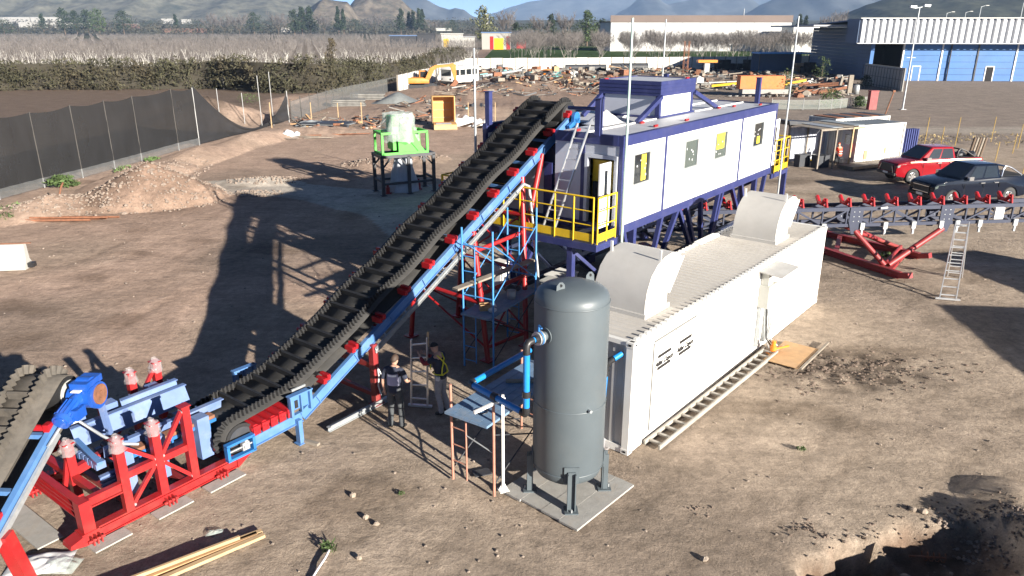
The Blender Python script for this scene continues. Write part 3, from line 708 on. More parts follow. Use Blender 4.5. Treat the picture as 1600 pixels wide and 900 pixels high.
MB().bx(hx-.30, hx-.20, -.3, -.14, hzz+.17, hzz+.19).build('label_plate', m_white, g_)
MB().bar((hx+.2, -.3, hzz-.15), (hx+.3, -.3, 1.3), .09, .09).build('torque_arm', m_pblue, lc)
# ================================================================== white machine container
ctn = thing('machine_container', 'long white compressor container with two curved hoods on its ribbed roof', 'container', CT.w(0, 0, 0), CT.az)
L_, W_, H_ = 12.19, 2.44, 2.59
for x in (.09, L_-.09):
    for y in (.09, W_-.09):
        p = MB().bx(x-.08, x+.08, y-.08, y+.08, .12, H_-.12).build('corner_post', m_white, ctn)
        q = MB()
        for z in (.0, H_-.12): q.bx(x-.09, x+.09, y-.09, y+.09, z, z+.12)
        c = q.build('corner_casting', m_white, p)
        d = MB()
        for z in (.06, H_-.06):
            d.box((x+(-.091 if x < 1 else .091), y, z), (.01, .07, .045)).box((x, y+(-.091 if y < 1 else .091), z), (.06, .01, .045))
        d.box((x, y, H_+.001), (.06, .09, .006)); d.each('casting_hole', m_dark, p)
s = MB(); s.bx(.17, L_-.17, .04, .07, .16, H_-.1); s.build('side_wall', m_white, ctn)
MB().bx(.17, L_-.17, W_-.07, W_-.04, .16, H_-.1).build('side_wall', m_white, ctn)
for y in (.02, W_-.14):
    MB().bx(.18, L_-.18, y, y+.12, H_-.10, H_-.005).build('top_rail', m_white, ctn); MB().bx(.18, L_-.18, y, y+.12, .0, .16).build('bottom_rail', m_white, ctn)
for x in (.02, L_-.14):
    MB().bx(x, x+.12, .18, W_-.18, H_-.10, H_-.005).build('end_rail', m_white, ctn); MB().bx(x, x+.12, .18, W_-.18, 0, .16).build('end_rail', m_white, ctn)
def corrug(n, y0, y1, d):            # trapezoid profile along y, depth d
    P = []; w = (y1-y0)/n
    for k in range(n):
        a = y0+k*w; P += [(a, 0), (a+w*.3, 0), (a+w*.42, d), (a+w*.88, d)]
    P.append((y1, 0)); return P
def corr_sheet(P, fn, t0, t1):
    b = MB(); V = []; F = []
    for (a, d) in P: V += [fn(a, d, t0), fn(a, d, t1)]
    for i in range(len(P)-1): F.append((2*i, 2*i+1, 2*i+3, 2*i+2))
    return b.add(V, F)
m_endw = M('shaded_container_end', (.42, .42, .41), .5, var=.05, dirt=.3, dcol=(.3,.26,.22))  # greyer than the white sides: shade of the near end put into its colour
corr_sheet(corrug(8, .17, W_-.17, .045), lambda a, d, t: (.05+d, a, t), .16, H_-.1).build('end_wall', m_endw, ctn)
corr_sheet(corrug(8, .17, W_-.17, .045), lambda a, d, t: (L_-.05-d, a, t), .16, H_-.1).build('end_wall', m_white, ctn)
rf = corr_sheet(corrug(54, .14, L_-.14, -.022), lambda a, d, t: (a, t, H_-.004+d*1.6), .14, W_-.14).build('roof_sheet', m_roofw, ctn)
q = MB()
for k in range(54):
    x = .2+k*.2195
    for y in (.085, W_-.085): q.bx(x, x+.11, y-.03, y+.05, H_-.004, H_+.03)
o = q.build('roof_edge_weld', m_white, ctn, kind='stuff')
# panels and doors in the long side
m_seam = M('panel_seam', (.16, .16, .155), .7); m_hood2 = M('canopy_paint', (.42, .41, .39), .55, dirt=.2)
for x0, x1 in ((.94, 1.92), (1.94, 2.92)):
    d = MB().bx(x0, x1, .022, .039, .20, 2.28).build('door', m_white, ctn)
    MB().bx(x0-.024, x0-.002, .016, .039, .2, 2.28).build('hinge_gap', m_seam, d)
    MB().bx(x0+(.86 if x0 < 1.5 else .04), x0+(.89 if x0 < 1.5 else .07), .0, .022, 1.0, 1.2).build('handle', m_galv, d)
    cx = x0+.48
    for z in (1.86, 1.575): MB().bx(cx-.30, cx+.30, .016, .022, z, z+.075).build('logo_bar', m_blk, d)
    tcv = bpy.data.curves.new('logo_text', 'FONT'); tcv.body = 'Atlas Copco'; tcv.size = .16; tcv.shear = .25; tcv.extrude = .003; tcv.align_x = 'CENTER'; tcv.offset = .009
    to = bpy.data.objects.new('tmp', tcv); COL.objects.link(to); dg = bpy.context.evaluated_depsgraph_get(); dg.update()
    me = bpy.data.meshes.new_from_object(to.evaluated_get(dg)); bpy.data.objects.remove(to)
    me.materials.clear(); me.materials.append(m_blk); me.name = 'logo_text'
    t = link('logo_text', me, d); t.location = (cx, .018, 1.68); t.rotation_euler = (R(90), 0, 0)
MB().bx(.94, 2.92, .014, .039, 2.30, 2.33).build('door_header', m_seam, ctn)
for x in (.86, 3.6, 6.3, 8.9): MB().bx(x, x+.02, .030, .039, .18, 2.48).build('panel_seam', m_seam, ctn)
for x, z in ((1.0, .9), (2.85, 1.92), (2.85, .55), (2.0, 2.0), (11.9, .45)): MB().bx(x, x+.09, .0, .03, z, z+.03).build('latch', m_galv, ctn)
MB().prism([(.02, 2.46), (-.60, 2.40), (-.60, 2.375), (.02, 2.43)], lambda u, v, a: (a, u, v), 6.65, 7.95).build('canopy', m_hood2, ctn)
e_ = MB().bx(6.78, 7.40, -.24, .03, 1.40, 2.02).build('electric_cabinet', m_beige, ctn); MB().bx(6.80, 7.38, -.26, -.24, 1.42, 2.0).build('door', m_white, e_)
MB().bx(6.85, 7.2, -.18, .02, 2.02, 2.36).build('cable_box', m_beige, ctn)
for k in range(4):
    MB().path([(6.95+k*.09, -.12, 1.4), (6.93+k*.1, -.16-.03*k, .9), (7.0+k*.08, -.2, .45), (7.1+k*.1, -.35-.05*k, .12), (7.5+k*.1, -.5, .04)], .022, 6).build('cable', [m_galv, m_blk, m_galv, m_beige][k], ctn)
for xx in (6.84, 7.36): MB().bx(xx, xx+.05, -.06, .02, .2, 1.4).build('cable_channel', m_galv, ctn)
# hoods: a bent duct with an open mouth looking along the roof
def hood(x0):
    y0, y1 = .55, 1.86; zb_ = H_-.01
    out = [(0,0),(0,.32),(.06,.62),(.22,.92),(.48,1.13),(.80,1.24),(1.12,1.27),(1.42,1.20),(1.62,1.06)]
    inn = [(1.02,.34),(.98,.0)]
    poly = [(x0+a, zb_+b) for a, b in out+inn]
    h = MB()
    n = len(out)
    V = [(x0+a, y, zb_+b) for y in (y0, y1) for a, b in out]; h.add(V, [(i, i+1, i+1+n, i+n) for i in range(n-1)], True)
    side = [(x0+a, zb_+b) for a, b in out+inn]
    for y in (y0, y1):
        h.prism(side, lambda u, v, a: (u, a, v), y-.006, y+.006)
    h.bx(x0+.98, x0+1.02, y0, y1, zb_, zb_+.34)
    ho = h.build('hood', m_roofw if False else m_hood, ctn)
    mo = MB()
    a, b = Vector((x0+1.02, 0, zb_+.34)), Vector((x0+1.62, 0, zb_+1.06))
    for y in (y0-.03, y1+.03): mo.bar((a.x, y, a.z), (b.x, y, b.z), .05, .04)
    mo.bar((a.x, y0, a.z), (a.x, y1, a.z), .05, .05); mo.bar((b.x, y0-.05, b.z), (b.x, y1+.05, b.z), .05, .05); mo.build('mouth_frame', m_white, ho)
    g = MB().add([(a.x-.1, y0+.02, a.z), (a.x-.1, y1-.02, a.z), (b.x-.14, y1-.02, b.z), (b.x-.14, y0+.02, b.z)], [(0, 1, 2, 3)]).build('grille', m_dark, ho)  # plain dark sheet across the mouth, standing in for its shaded inside
    MB().bx(x0-.05, x0+1.08, y0-.05, y1+.05, H_-.02, H_+.09).build('curb', m_hood, ho)
    for y in (y0+.0, y1-.06):
        MB().bx(x0+.62, x0+.645, y+.0, y+.06, zb_+1.16, zb_+1.42).build('lifting_lug', m_white, ho)
m_hood = M('hood_paint', (.46, .445, .42), .5, var=.05, dirt=.12, dcol=(.48,.42,.36))
hood(1.36); hood(9.05)
MB().bx(7.6, 8.9, W_-.24, W_-.02, H_, H_+.06).build('roof_strip', m_white, ctn)
# pipe from the end wall
ep = thing('air_pipe', 'short blue pipe with black elbows dropping down the shaded end of the white container', 'pipe', CT.w(0, 0, 0), CT.az)
MB().tube((.04, .30, 2.28), (-.16, .36, 2.22), .06, 12).build('pipe_section', m_pipe, ep)
MB().path([(-.16, .36, 2.22), (-.24, .42, 2.17), (-.28, .46, 2.06), (-.28, .47, 1.95)], .072, 10).tube((-.28, .47, 1.98), (-.28, .47, 1.86), .085, 12).build('elbow', m_blk, ep)
MB().tube((-.28, .47, 1.9), (-.28, .5, 1.25), .06, 12).build('pipe_section', m_pipe, ep)
MB().tube((-.28, .5, 1.28), (-.28, .5, 1.12), .082, 12).path([(-.28, .5, 1.15), (-.29, .55, 1.0), (-.34, .68, .92), (-.42, .8, .9)], .07, 10).build('elbow', m_blk, ep)
one('plastic_wrapped_valve', MB().rock((0, 0, .26), .2, random.Random(3), 1.1, 9).rock((.18, .1, .16), .15, random.Random(4), 1, 8).bx(-.35, .35, -.1, .4, 0, .05), m_wrap, 'valve bundled in clear plastic at the foot of the shaded container end', 'valve', CT.w(-.35, .55, 0), CT.az)
# cable ladder on the ground, plywood board, jack
m_trunkgrey = M('muddy_galvanised', (.30, .28, .25), .7, var=.15, dirt=.5, dcol=(.2,.16,.12))
cl = thing('cable_ladder', 'long grey cable ladder lying on the ground along the white container', 'cable ladder', CT.w(.6, -.42, 0), CT.az-1)
for y in (0, .36): MB().bx(0, 6.6, y-.02, y+.02, .02, .12).build('rail', m_trunkgrey, cl)
for k in range(18): x = .14+k*.37; MB().bx(x, x+.07, .02, .34, .05, .09).build('rung', m_trunkgrey, cl)
pw = thing('plywood_board', 'muddy plywood board lying beyond the end of the cable ladder', 'board', CT.w(6.5, -1.35, .04), CT.az)
MB().bx(0, 1.65, .0, .95, 0, .02).build('sheet', m_ply, pw); MB().bx(0, 2.3, -.1, -.04, 0, .05).build('edge_batten', m_gwood, pw)
one('red_jack', MB().tube((0, 0, 0), (0, 0, .22), .09, 12).tube((0, 0, .22), (0, 0, .38), .06, 10).bx(-.16, .16, -.12, .12, 0, .03).bar((.05, 0, .12), (.45, -.1, .2), .05), m_orange, 'small orange red jack at the foot of the container cables', 'jack', CT.w(7.15, -.42, .02), 20)
# ================================================================== air receiver on its slab
tk = thing('air_receiver', 'tall grey blue pressure tank with domed top on four steel legs', 'tank', (1.08, 12.50, 0), 0)
prof = [(.0, .34), (.25, .36), (.48, .44), (.62, .55), (.68, .70), (.68, 4.02), (.672, 4.10), (.635, 4.18), (.55, 4.245), (.40, 4.30), (.2, 4.335), (0, 4.345)]
MB().lathe(prof, 48).build('shell', m_tank, tk)
for z in (.72, 2.05, 4.02): MB().lathe([(.684, z-.012), (.690, z-.006), (.690, z+.006), (.684, z+.012)], 48).build('weld_seam', m_tank, tk)
for az in (-90, 0, 90, 180):
    a = R(az+2); c, s_ = math.cos(a), math.sin(a)
    l = MB()
    l.bar((c*.70, s_*.70, .02), (c*.70, s_*.70, .86), .14, .05, (c, s_, 0)); l.bar((c*.745-s_*.07, s_*.745+c*.07, .02), (c*.745-s_*.07, s_*.745+c*.07, .84), .02, .09, (c, s_, 0)); l.bar((c*.745+s_*.07, s_*.745-c*.07, .02), (c*.745+s_*.07, s_*.745-c*.07, .84), .02, .09, (c, s_, 0))
    lo = l.build('leg', m_tank, tk); MB().box((c*.73, s_*.73, .055), (.26, .26, .025), a).build('base_plate', m_tank, lo)
    MB().tube((c*.82, s_*.82, .06), (c*.82, s_*.82, .13), .02, 6).build('anchor_bolt', m_galv, lo)
    MB().box((c*.685, s_*.685, .78), (.02, .28, .34), a).build('wear_plate', m_tank, lo)
for x, y, az in ((-.23, -.30, 20), (.34, .30, 20)):
    b = MB(); b.prism([(-.09, 0), (.09, 0), (.08, .2), (.03, .27), (-.03, .27), (-.08, .2)], lambda u, v, a: (x+u*.9, y+a+u*.3, 4.20+v*.85), -.015, .015); lg = b.build('lifting_lug', m_tank, tk)
    MB().tube((x, y-.02, 4.37), (x, y+.02, 4.37), .03, 8).build('lug_hole', m_dark, lg)
dr = Vector((-.72, -.69, 0)); n0 = dr*.66+Vector((0, 0, 3.50))
v = MB().tube(n0, n0+dr*.16, .085, 14).tube(n0+dr*.02, n0+dr*.04, .15, 16); v.build('nozzle', m_tank, tk)
vv = MB().tube(n0+dr*.14, n0+dr*.17, .13, 16).tube(n0+dr*.18, n0+dr*.21, .13, 16).tube(n0+dr*.22, n0+dr*.25, .12, 16).build('valve_flange', m_galv, tk)
MB().tube(n0+dr*.175, n0+dr*.205, .135, 16).tube(n0+dr*.19+Vector((0, 0, .1)), n0+dr*.19+Vector((0, 0, .24)), .022, 8).bar(n0+dr*.19+Vector((0, 0, .24)), n0+dr*.30+Vector((.12, -.1, .25)), .03, .02).build('valve_handle', m_bblue, tk)
MB().tube((.30, -.60, 2.10), (.34, -.68, 2.10), .03, 8).build('drain_plug', m_galv, tk)
ap = thing('air_pipe', 'blue air pipe with black elbows running from the tank valve out over the small scaffold', 'pipe', (0, 0, 0), 0)
e0 = Vector((1.08, 12.50, 0))+n0+dr*.25; down = e0+dr*.14+Vector((0, 0, -.10))
def elbow(p, q, r_, n=5):
    pass
MB().tube(e0, e0+dr*.06, .07, 12).build('coupling', m_blk, ap); MB().tube(e0+dr*.05, e0+dr*.10, .055, 12).build('pipe_section', m_pipe, ap)
c_ = e0+dr*.20
MB().path([e0+dr*.09, c_+Vector((0, 0, -.01)), c_+dr*.035+Vector((0, 0, -.05)), c_+dr*.04+Vector((0, 0, -.22))], .065, 10).build('elbow', m_blk, ap)
dp = c_+dr*.04; zl = 2.12
MB().tube(dp+Vector((0, 0, -.2)), Vector((dp.x, dp.y, zl+.42)), .06, 12).build('pipe_section', m_pipe, ap)
MB().tube(Vector((dp.x, dp.y, zl+.46)), Vector((dp.x, dp.y, zl+.34)), .075, 12).build('coupling', m_blk, ap)
MB().tube(Vector((dp.x, dp.y, zl+.35)), Vector((dp.x, dp.y, zl+.12)), .06, 12).build('pipe_section', m_pipe, ap)
P1 = Vector((dp.x, dp.y, zl)); P2 = Vector((-.80, 12.92, zl)); P3 = Vector((.38, 14.50, zl)); d1 = (P2-P1).normalized(); d2 = (P3-P2).normalized()
MB().path([P1+Vector((0, 0, .14)), P1+Vector((0, 0, .03)), P1+d1*.03, P1+d1*.12], .072, 10).build('elbow', m_blk, ap)
MB().tube(P1+d1*.1, P1.lerp(P2, .52), .06, 12).build('pipe_section', m_pipe, ap); MB().tube(P1.lerp(P2, .50), P1.lerp(P2, .58), .078, 12).build('coupling', m_blk, ap)
MB().tube(P1.lerp(P2, .56), P2-d1*.08, .06, 12).build('pipe_section', m_pipe, ap)
MB().path([P2-d1*.1, P2-d1*.02, P2+d2*.02, P2+d2*.1], .075, 10).build('elbow', m_blk, ap)
MB().tube(P2+d2*.08, P3, .06, 12).build('pipe_section', m_pipe, ap)
PD = Frame((1.19, 11.23), 48.5)
pad = thing('concrete_pad', 'square grey concrete pad of long slabs under the pressure tank', 'slab', PD.w(0, 0, 0), 48.5)
for k, (y0, y1, x0, x1) in enumerate(((0, .42, -.02, 1.86), (.425, .86, 0, 1.85), (.865, 1.36, .01, 1.84), (1.365, 1.86, -.03, 1.87))):
    MB().bx(x0, x1, y0, y1, 0, .042+.004*(k % 2)).build('slab', m_conc, pad)
# white pipe stand
ws = thing('pipe_stand', 'white steel pipe stand with a top arm between scaffold and tank', 'pipe stand', (-.17, 12.45, 0), 0)
MB().bar((0, 0, .02), (0, 0, 2.12), .05, .05).build('post', m_white, ws); MB().bar((.03, .05, 2.02), (-.52, -.50, 2.02), .05, .05).build('arm', m_white, ws)
MB().box((0, 0, .045), (.2, .2, .012), .4).prism([(-.09, .05), (.09, .05), (.02, .2), (-.02, .2)], lambda u, v, a: (u, a, v), -.006, .006).build('foot', m_white, ws)
# ================================================================== small scaffold with planks
F2 = Frame((-1.19, 12.89), -35)
s2 = thing('scaffold', 'low scaffold with rusty red posts and a blue plank deck beside the tank', 'scaffold', F2.w(0, 0, 0), -35)
for x, y, zt in ((0, 0, 2.12), (1.03, 0, 2.0), (0, 2.45, 1.95), (1.03, 2.45, 1.95)): MB().tube((x, y, 0), (x, y, zt), .028, 8).build('post', m_rpost, s2)
for y in (0, 2.45): MB().tube((.36, y, .1), (.36, y, 1.55), .018, 6).build('ladder_post', m_rpost, s2)
for y in (0, 2.45):
    for z in (.45, .82, 1.2): MB().tube((0, y, z), (.36, y, z), .014, 6).build('rung', m_rpost, s2)
    MB().tube((0, y, 1.56), (1.03, y, 1.56), .022, 6).build('ledger', m_rpost, s2); MB().tube((.36, y, 1.12), (1.03, y, .95), .014, 6).build('brace', m_galv, s2)
for x in (0, 1.03): MB().tube((x, 0, .25), (x, 2.45, 1.35), .016, 6).build('brace', m_char, s2); MB().tube((x, 0, 1.35), (x, 2.45, .25), .016, 6).build('brace', m_char, s2)
for k in range(5):
    x = .02+k*.205; pl = MB().bx(x, x+.195, -.22, 2.7, 1.585, 1.635).build('plank', m_plank, s2)
MB().lathe([(.11, -.01), (.125, 0), (.11, .01), (.1, 0), (.11, -.01)], 12, (.62, .18, 1.65)).build('cable_coil', m_blk, s2)
one('offcut_board', MB().bx(-.45, .45, -.06, .06, 0, .04), m_gwood, 'short weathered board lying on the blue plank deck', 'board', F2.w(.62, 1.75, 1.637), 0)
one('offcut_board', MB().bx(-.16, .2, -.10, .14, 0, .02), m_char, 'dark flat offcut on the ground beside the scaffold foot', 'board', G(752, 740, .012), 20)
# ================================================================== blue scaffold tower
F1 = Frame((-1.28, 18.25), -30)
s1 = thing('scaffold', 'tall blue scaffold tower with a plank deck in front of the red conveyor legs', 'scaffold', F1.w(0, 0, 0), -30)
for x, y, zt in ((0, 0, 3.85), (.92, 0, 3.85), (0, 2.3, 3.9), (.92, 2.3, 4.0)): MB().tube((x, y, 0), (x, y, zt), .027, 8).build('post', m_sblue, s1)
for y in (0, 2.3):
    MB().tube((.38, y, .15), (.38, y, 1.5), .018, 6).build('ladder_post', m_sblue, s1); MB().tube((.38, y, 2.0), (.38, y, 3.4), .018, 6).build('ladder_post', m_sblue, s1)
    for z in (.2, .6, 1.0, 2.3, 2.7, 3.1): MB().tube((0, y, z), (.38, y, z), .014, 6).build('rung', m_sblue, s1)
    for z in (1.5, 2.05, 3.4): MB().tube((0, y, z), (.92, y, z), .02, 6).build('ledger', m_sblue, s1)
for x in (0, .92):
    for z0, z1 in ((.3, 1.5), (1.5, .3), (2.0, 3.5), (3.5, 2.0)): MB().tube((x, 0, z0), (x, 2.3, z1), .016, 6).build('brace', m_sblue if z0 > 1.6 else m_char, s1)
for k in range(4): MB().bx(.03+k*.22, .24+k*.22, -.18, 2.55, 1.53, 1.58).build('plank', m_plank, s1)
MB().bar((.1, -.5, 2.35), (.75, 2.45, 2.45), .20, .05).build('guard_plank', m_gwood, s1)
b = thing('cardboard_box', 'torn open cardboard box on the near end of the tower deck', 'box', F1.w(.45, .35, 1.58), 10)
MB().bx(-.14, .14, -.11, -.10, .01, .18).bx(-.14, .14, .10, .11, .01, .16).bx(-.14, -.13, -.1, .1, .01, .16).bx(.13, .14, -.1, .1, .01, .16).bx(-.14, .14, -.11, .11, 0, .01).build('carton', m_ply, b); MB().prism([(.14, .16), (.30, .1), (.30, .11), (.14, .17)], lambda u, v, a: (u, a, v), -.1, .1).build('flap', m_bag, b)
one('paint_bucket', MB().lathe([(0, 0), (.11, 0), (.13, .24), (.12, .24), (.10, .02)], 14), m_beige, 'pale bucket near the far end of the tower deck', 'bucket', F1.w(.62, 1.45, 1.58))
one('tool_bag', MB().rock((0, 0, .12), .2, random.Random(8), .6, 8).rock((.2, .12, .1), .14, random.Random(9), .6, 8), m_char, 'dark tool bag slumped on the tower deck behind the bucket', 'bag', F1.w(.35, 1.85, 1.58))
one('white_rag', MB().rock((0, 0, .06), .13, random.Random(5), .5, 8), m_bag, 'white rag beside the cardboard box on the tower deck', 'rag', F1.w(.7, .3, 1.58))
# ================================================================== ladders
def ladder(root, a0, a1, b0, b1, n, m, r=.022):
    a0, a1, b0, b1 = map(Vector, (a0, a1, b0, b1)); d = (a1-a0).cross(b0-a0).normalized()
    for p, q in ((a0, a1), (b0, b1)): MB().bar(p, q, .028, .075, d).build('stile', m, root)
    for k in range(n):
        t = (k+.6)/n; MB().bar(a0.lerp(a1, t), b0.lerp(b1, t), .03, .03).build('rung', m, root)
l1 = thing('extension_ladder', 'aluminium ladder leaning on the near end of the cabin from the balcony', 'ladder', KB.w(0, 0, 0), KB.az)
ladder(l1, (-.62, 2.12, 3.27), (-.06, 1.42, 6.15), (-.62, 1.72, 3.27), (-.06, 1.02, 6.15), 10, m_alu)
a = G(1470, 468); b = G(1493, 470)
l2 = thing('step_ladder', 'tall aluminium A ladder standing open beside the dark blue conveyor', 'ladder', (0, 0, 0), 0)
A0 = Vector((14.40, 23.48, 0)); B0 = Vector((14.88, 23.34, 0)); t = Vector((15.95, 25.55, 2.15)); 
ladder(l2, A0, t+Vector((-.20, .06, 0)), B0, t+Vector((.20, -.06, 0)), 10, m_alu)
ladder(l2, Vector((16.05, 25.95, 0)), t+Vector((-.16, .10, -.05)), Vector((16.5, 25.8, 0)), t+Vector((.22, -.02, -.05)), 8, m_alu, .018)
MB().bar(A0+Vector((-.12, .03, .03)), B0+Vector((.12, -.03, .03)), .07, .05).build('foot_bar', m_alu, l2)
l3 = thing('step_ladder', 'small upright aluminium ladder held by the worker with the yellow harness', 'ladder', (0, 0, 0), 0)
ladder(l3, (-2.43, 15.98, 0), (-2.36, 16.02, 1.72), (-2.03, 15.90, 0), (-1.98, 15.94, 1.80), 5, m_alu)
MB().bar((-2.5, 15.98, .03), (-1.92, 15.88, .03), .07, .05).build('foot_bar', m_alu, l3)
MB().bar((-1.98, 15.99, 1.55), (-1.96, 15.99, 1.93), .05, .05).build('wooden_end', m_wood, l3)
# ================================================================== cabin on stilts
cab = thing('site_cabin', 'long white and navy modular cabin raised on stilts with a boxy roof turret', 'cabin', KB.w(0, 0, 0), KB.az)
LC, WC, ZB, ZT = 12.0, 4.88, 3.18, 5.87
seams = (0, 2.58, 8.5, 12.0)
# right long wall: panels between navy posts, windows let into them
wins = ((.67,1.62),(3.92,4.86),(6.24,7.20),(9.73,10.70)); WZ0, WZ1 = 4.46, 5.33
def wallrun(y, yo, holes):
    for a, b in zip(seams, seams[1:]):
        hs = [h for h in holes if a < h[0] < b]
        x = a+.05
        m = MB(); y0, y1 = y, y+yo
        for h0, h1 in hs:
            m.bx(x, h0, y0, y1, ZB+.24, ZT-.26); m.bx(h0, h1, y0, y1, ZB+.24, WZ0); m.bx(h0, h1, y0, y1, WZ1, ZT-.26); x = h1
        m.bx(x, b-.05, y0, y1, ZB+.24, ZT-.26); m.build('wall_panel', m_panel, cab)
wallrun(.02, .08, wins); wallrun(WC-.10, .08, ())
for x in seams:
    for y in (0, WC-.11):
        MB().bx(max(x-.06, 0) if x < 11 else x-.12, x+.06 if 0 < x < 11 else (x+.12 if x == 0 else x), y, y+.11, ZB+.235, ZT-.255).build('wall_post', m_navy, cab)
m_stick = M('yellow_sticker_print', (.70, .55, .05), .5)
for i, (x0, x1) in enumerate(wins):
    w = MB(); w.bx(x0-.03, x0+.03, .005, .09, WZ0-.03, WZ1+.03).bx(x1-.03, x1+.03, .005, .09, WZ0-.03, WZ1+.03).bx(x0+.03, x1-.03, .005, .09, WZ0-.03, WZ0+.03).bx(x0+.03, x1-.03, .005, .09, WZ1-.03, WZ1+.03)
    wo = w.build('window_frame', M('window_frame_grey', (.25,.26,.26), .5) if i == 0 else bpy.data.materials['window_frame_grey'], cab)
    MB().bx(x0+.03, x1-.03, .045, .06, WZ0+.03, WZ1-.03).build('pane', [m_glass, m_wglass, m_wglass, m_glass][i], wo)
    if i in (0, 2, 3):
        u0, u1, v0, v1 = ((.52,.80,.08,.92), (), (.2,.85,.35,.95), (.45,.75,.1,.4))[i]
        MB().bx(x0+u0*.95, x0+u1*.95, .036, .044, WZ0+v0*.87, WZ0+v1*.87).build('yellow_sheet', m_stick, wo)
    rn = random.Random(40+i)
    for k in range(6):
        u, v_ = rn.uniform(.15, .85), rn.uniform(.12, .88); MB().bx(x0+u*.9, x0+u*.9+rn.uniform(.03, .07), .034, .042, WZ0+v_*.8, WZ0+v_*.8+rn.uniform(.03, .07)).build('paper_tag', m_bag, wo)
# base and roof beams
for y in (-.01, WC-.15): 
    MB().bx(0, LC, y, y+.16, ZB, ZB+.235).build('base_beam', m_navy, cab); MB().bx(0, LC, y, y+.16, ZT-.255, ZT+.02).build('roof_beam', m_navy, cab)
for x in (-.01, LC-.15):
    MB().bx(x, x+.16, .155, WC-.155, ZB, ZB+.235).build('base_beam', m_navy, cab); MB().bx(x, x+.16, .155, 2.2 if x < 1 else WC-.155, ZT-.255, ZT+.02).build('roof_beam', m_navy, cab)
MB().bx(.15, LC-.15, .15, WC-.15, ZB+.05, ZB+.12).build('floor', m_char, cab)
for y0, y1, xa in ((.155, 2.2, .155), (2.2, 2.42, 2.35), (2.50, WC-.155, 2.35)): MB().bx(xa, LC-.155, y0, y1, ZT-.10, ZT-.01).build('roof_panel', m_cabroof, cab)
MB().bx(2.36, LC-.155, 2.425, 2.495, ZT-.05, ZT+.035).build('roof_joint', m_white, cab)
MB().bx(.3, 4.4, 1.30, 1.34, ZT-.005, ZT+.03).bx(7.3, 11.8, 1.30, 1.34, ZT-.005, ZT+.03).each('roof_seam', m_white, cab)
# near end wall
e = MB()
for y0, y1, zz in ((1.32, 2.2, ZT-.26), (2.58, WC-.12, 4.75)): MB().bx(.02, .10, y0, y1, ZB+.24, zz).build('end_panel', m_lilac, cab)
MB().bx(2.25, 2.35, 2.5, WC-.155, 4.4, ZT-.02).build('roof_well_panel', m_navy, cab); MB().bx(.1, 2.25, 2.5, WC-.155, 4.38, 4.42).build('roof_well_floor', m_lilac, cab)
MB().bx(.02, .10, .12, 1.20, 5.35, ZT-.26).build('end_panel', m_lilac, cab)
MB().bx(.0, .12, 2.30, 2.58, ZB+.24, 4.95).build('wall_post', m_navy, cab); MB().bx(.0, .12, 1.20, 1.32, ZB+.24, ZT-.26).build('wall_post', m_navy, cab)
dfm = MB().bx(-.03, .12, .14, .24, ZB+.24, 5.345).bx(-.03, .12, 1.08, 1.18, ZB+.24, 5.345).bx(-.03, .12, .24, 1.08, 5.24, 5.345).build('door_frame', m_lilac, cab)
dl = MB().bx(-.62, -.04, .30, .35, ZB+.26, 5.2).build('door', m_panel, cab); MB().bx(-.40, -.25, .352, .36, 4.3, 5.0).bx(-.40, -.25, .29, .298, 4.3, 5.0).build('door_pane', m_glass, dl); MB().bx(-.55, -.5, .27, .30, 4.15, 4.3).build('handle', m_galv, dl)
MB().bx(.25, .85, .42, 1.06, 4.35, 5.15).bx(.3, .6, .5, .8, ZB+.2, 4.3).bx(.9, 1.8, .5, 1.3, ZB+.2, 4.3).bx(1.0, 1.5, .6, 1.1, 4.3, 5.0).bx(.6, .9, .9, 1.3, 4.0, 5.1).tube((.7, .75, 3.5), (.7, .75, 4.6), .14, 10).build('indoor_machine', m_yel, cab)
MB().bx(.14, .24, .80, 1.0, 3.5, 4.55).bx(.14, .24, .42, .62, 3.5, 4.3).build('hanging_jacket', m_dark, cab)
for y in (.5,): pass
# far end wall, open door and balcony
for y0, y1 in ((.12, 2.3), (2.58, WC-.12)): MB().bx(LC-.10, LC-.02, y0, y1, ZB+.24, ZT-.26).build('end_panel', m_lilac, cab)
d2 = MB().bx(LC+.02, LC+.62, .06, .11, ZB+.26, 5.25).build('door', m_panel, cab); MB().bx(LC+.2, LC+.34, .05, .058, 4.25, 4.95).build('door_pane', m_glass, d2)
# turret
TX0, TX1, TY0, TY1 = 4.62, 7.12, 1.34, 3.55; TZ = ZT
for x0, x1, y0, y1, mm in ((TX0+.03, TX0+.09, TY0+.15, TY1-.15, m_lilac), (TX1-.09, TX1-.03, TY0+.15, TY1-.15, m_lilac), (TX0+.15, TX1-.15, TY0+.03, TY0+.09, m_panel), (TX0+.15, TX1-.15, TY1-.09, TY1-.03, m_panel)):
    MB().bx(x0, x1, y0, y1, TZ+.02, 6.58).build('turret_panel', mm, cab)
for x in (TX0, TX1-.15):
    for y in (TY0, TY1-.15): MB().bx(x, x+.15, y, y+.15, TZ-.02, 6.58).build('turret_post', m_navy, cab)
tc = MB(); tc.bx(TX0-.04, TX1+.04, TY0-.04, TY0+.0, 6.56, 7.02); tc.bx(TX0-.04, TX1+.04, TY1, TY1+.04, 6.56, 7.02); tc.bx(TX0-.04, TX0, TY0, TY1, 6.56, 7.02); tc.bx(TX1, TX1+.04, TY0, TY1, 6.56, 7.02)
for z in (6.66, 6.78, 6.90): tc.bx(TX0-.055, TX1+.055, TY0-.055, TY0-.04, z, z+.02); tc.bx(TX0-.055, TX0-.04, TY0-.04, TY1+.04, z, z+.02)
tc.build('turret_cap', m_navy, cab)
MB().bx(TX0, TX1, TY0, TY1, 6.95, 6.99).build('turret_roof', m_cabroof, cab)
